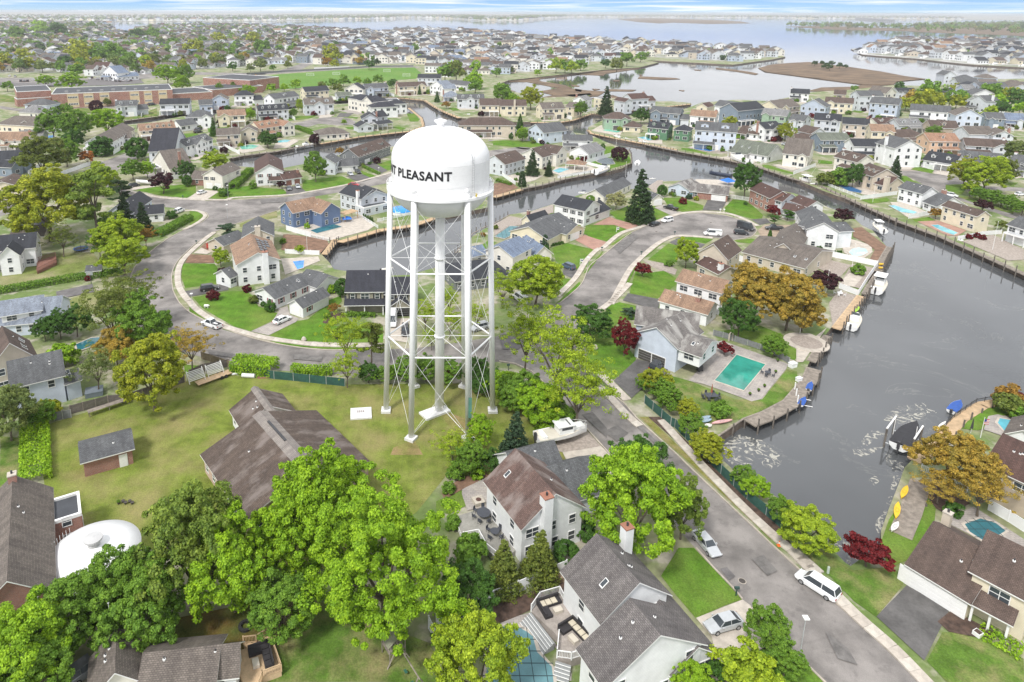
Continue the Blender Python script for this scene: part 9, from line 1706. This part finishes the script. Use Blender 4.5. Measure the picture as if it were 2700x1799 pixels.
  for p,q_ in (((-w2,0,0),(-w2,0,h)),((w2,0,0),(w2,0,h)),((-w2,0,h),(w2,0,h)),((-w2,0,h),(-w2,2*k,0)),((w2,0,h),(w2,2*k,0)),((-w2,2*k,0),(w2,2*k,0))):m.tube(p,q_,.1*k,n=5)
  obj('frame',m,TRIM,t);m=MB()
  for i in range(13):X_=-w2+i*w2/6;m.tube((X_,.05,h),(X_,2*k,.05),.02*k,n=3)
  for i in range(7):f_=i/6;m.tube((-w2,2*k*f_,h*(1-f_)),(w2,2*k*f_,h*(1-f_)),.02*k,n=3)
  obj('net',m,TRIM,t)
 elif fn == 'hoop':t=simple('basketball_hoop',lb,'basketball hoop',x,y,0,gz);m=MB();m.tube((0,0,0),(0,0,3),.08,n=6);obj('pole',m,DKMETAL,t);b1(t,'backboard',M('board_clear',(.3,.33,.33),.4,.1),(-.9,-.35,2.7,.9,-.3,3.8));m=MB();m.lathe([(.23,3.0),(.26,3.02)],12,(0,-.62));obj('hoop',m,M('cone_orange',(.75,.16,.03),.5,.1),t)
 elif fn == 'umbrella':t=simple('parasol',lb,'parasol',x,y,0,gz);m=MB();m.tube((0,0,0),(0,0,1),.03,n=6);obj('pole',m,TRIM,t);m=MB();m.tube((0,0,1),(0,0,2.9),.22,.04,8);obj('canopy',m,DKMETAL,t)
 elif fn == 'round_patio':
  t=simple('round_terrace',lb,'terrace',x,y,0,gz);m=MB();m.tube((0,0,-.1),(0,0,.09),3.2,n=36);obj('centre',m,PM_['gravel'],t);m=MB();m.lathe([(3.2,.12),(4.6,.12),(4.6,-.05)],40);obj('ring',m,CONC,t)
 elif fn == 'gardenbox':t=simple('planter_box',lb,'planter',x,y,.4,gz);b1(t,'box',TRIM,(-.4,-.4,0,.4,.4,.5));b1(t,'soil',PM_['mulch'],(-.32,-.32,.45,.32,.32,.52))
 elif fn == 'bridge':
  t=simple('road_bridge',lb,'bridge',x,y,a,0);m_=M('pale_bridge_concrete',(.5,.5,.5),.8,.1);L_=1500.;b1(t,'deck',m_,(-L_*.9,-8,14,L_,8,22))
  for i in range(26):b1(t,'pier',m_,(-L_*.9+i*110,-6,-2,-L_*.9+i*110+14,6,14))
# ------------------------------------------------------------------ decks with boards
def board_deck(d,a,label,mt,name='timber_deck'):
 p,z=d['p'],d['z'];c=p[0];t=thing(name,label,'deck',(c[0],c[1],0));q=[(x-c[0],y-c[1])for x,y in p]
 sheet('frame',q,z-.06,mt,z-.1,parent=t);ca,sa=math.cos(a),math.sin(a);loc=[(x*ca+y*sa,-x*sa+y*ca)for x,y in q];lo=min(v for _,v in loc);hi=max(v for _,v in loc);s=lo+.08;n=0;mb=MB()
 while s<hi:
  ts=sorted(u1+(u2-u1)*(s-v1)/(v2-v1)for (u1,v1),(u2,v2)in zip(loc,loc[1:]+loc[:1])if (v1>s)!= (v2>s))
  for u0,u1 in zip(ts[::2],ts[1::2]):
   TT=lambda P_:(P_[0]*ca-P_[1]*sa,P_[0]*sa+P_[1]*ca,P_[2]);m=MB();m.box(u0,s-.065,z-.05,u1,s+.065,z+.004*(n % 2),TT);obj('deck_board',m,mt,t)
  s+=.15;n+=1
 return t
def rail(t,pts,z,c0,mt=TRIM,h=1.):
 for (ax,ay),(bx,by)in zip(pts,pts[1:]):
  L_=math.hypot(bx-ax,by-ay);a=math.atan2(by-ay,bx-ax);TT=lambda P_:(ax-c0[0]+P_[0]*math.cos(a)-P_[1]*math.sin(a),ay-c0[1]+P_[0]*math.sin(a)+P_[1]*math.cos(a),P_[2])
  m=MB();m.box(0,-.05,z+h-.08,L_,.05,z+h,TT);m.box(0,-.03,z+.08,L_,.03,z+.14,TT)
  for i in range(max(1,int(L_/.16))):x=(i+.5)*L_/max(1,int(L_/.16));m.box(x-.02,-.02,z+.14,x+.02,.02,z+h-.08,TT)
  for x in (0,L_):m.box(x-.06,-.06,z-.1,x+.06,.06,z+h+.06,TT)
  obj('railing',m,mt,t)
GREYD=M('grey_deck_boards',(.30,.29,.26),.9,.22,.7)
dA,dB,dC,dD=D['deckA'],D['deckB'],D['deckC'],D['deckD']
tA=board_deck(dA,-.5,'grey board deck on two levels with dark dining sets beside the white house',GREYD);tB=board_deck(dB,.2,'worn grey deck with white railings above the covered pool',M('worn_deck_boards',(.36,.32,.29),.9,.3,.5));tC=board_deck(dC,.4,'new pale timber deck with a black sofa at the bottom left',NWOOD);tD=board_deck(dD,.3,'red-brown timber deck behind the white house at left',M('redwood_boards',(.25,.12,.09),.9,.2,1))
rail(tA,dA['p'][4:],dA['z'],dA['p'][0]);rail(tA,dA['p'][-2:]+dA['p'][:1],.1,dA['p'][0],h=.8)
rail(tB,dB['p'][-1:]+dB['p'][:3],dB['z'],dB['p'][0]);rail(tB,dB['p'][5:9],dB['z'],dB['p'][0]);rail(tC,dC['p'][2:8],dC['z'],dC['p'][0],NWOOD);rail(tD,dD['p'][:3]+dD['p'][3:],dD['z'],dD['p'][0],M('redwood_boards',(.25,.12,.09)))
pt_=D['pts']
table_set(*pt_['tabA'],.4,1,'large oval dark dining table on the grey deck',1.0,7,'dark',.95);table_set(*pt_['tabB'],.4,1,'smaller round dark table on the lower grey deck',.65,4,'dark',.95)
def sofa(x,y,z,a,label,L2,mt=None):
 t=simple('outdoor_sofa',label,'sofa',x,y,a,z);w_=M('black_wicker',(.035,.032,.035),.8,.2);b1(t,'seat',w_,(-L2,-.4,.0,L2,.4,.38));b1(t,'backrest',w_,(-L2,.4,0,L2,.6,.8));b1(t,'side_seat',w_,(-L2,-1.8,0,-L2+.8,-.4,.38));b1(t,'side_back',w_,(-L2-.2,-1.8,0,-L2,.6,.8))
 for i in range(int(L2*2/.75)):b1(t,'cushion',mt or w_,(-L2+.05+i*.75,-.38,.385,-L2+.7+i*.75,.36,.5))
 b1(t,'low_table',M('pale_tabletop',(.55,.5,.42),.6,.1),(-.2,-1.6,0,.9,-.9,.4))
CU_=M('cream_cushion',(.6,.54,.42),.9,.1)
sofa(*pt_['sofaB'],1.12,.35,'black wicker corner sofa with cream cushions at the top of the pool deck',1.4,CU_);sofa(*pt_['sofaC'],1.12,-1.0,'black wicker sofa with cream cushions against the white house wall',1.5,CU_);sofa(*pt_['sofaE'],.82,-1.15,'black corner sofa with grey low table on the new timber deck',1.5)
def stairs(label,p,q,n,z):
 d=Vector((q[0]-p[0],q[1]-p[1]));L_=d.length;a=math.atan2(d.y,d.x);t=thing('deck_stairs',label,'stairs',(p[0],p[1],0),a)
 for i in range(n):b1(t,'step',M('step_grey',(.28,.29,.29),.8,.15),(0,-.32*(i+1),0,L_,-.32*i,z-(i+1)*z/(n+1)));b1(t,'nosing',TRIM,(0,-.32*(i+1)-.02,z-(i+1)*z/(n+1)-.04,L_,-.32*(i+1)+.03,z-(i+1)*z/(n+1)+.02))
stairs('wide grey stairs with white edges from the deck to the covered pool',*pt_['stair'],5,1.1);stairs('short flight of white-edged steps at the lower end of the pool deck',*pt_['stair2'],5,1.1)
# ------------------------------------------------------------------ haze
m=MB();m.box(-9000,-400,-5.5,12000,16000,75);hz=obj('haze',m,[]);hm=bpy.data.materials.new('haze_air');hm.use_nodes=True;hm.node_tree.nodes.clear();hz.data.materials.append(hm)
vo=hm.node_tree.nodes.new('ShaderNodeVolumePrincipled');vo.inputs['Color'].default_value=(.95,.97,1,1);vo.inputs['Density'].default_value=.00009;vo.inputs['Anisotropy'].default_value=.2
oo=hm.node_tree.nodes.new('ShaderNodeOutputMaterial');hm.node_tree.links.new(vo.outputs[0],oo.inputs['Volume']);stuff(hz)
scene.cycles.volume_bounces=0;scene.cycles.max_bounces=6;scene.cycles.transparent_max_bounces=4
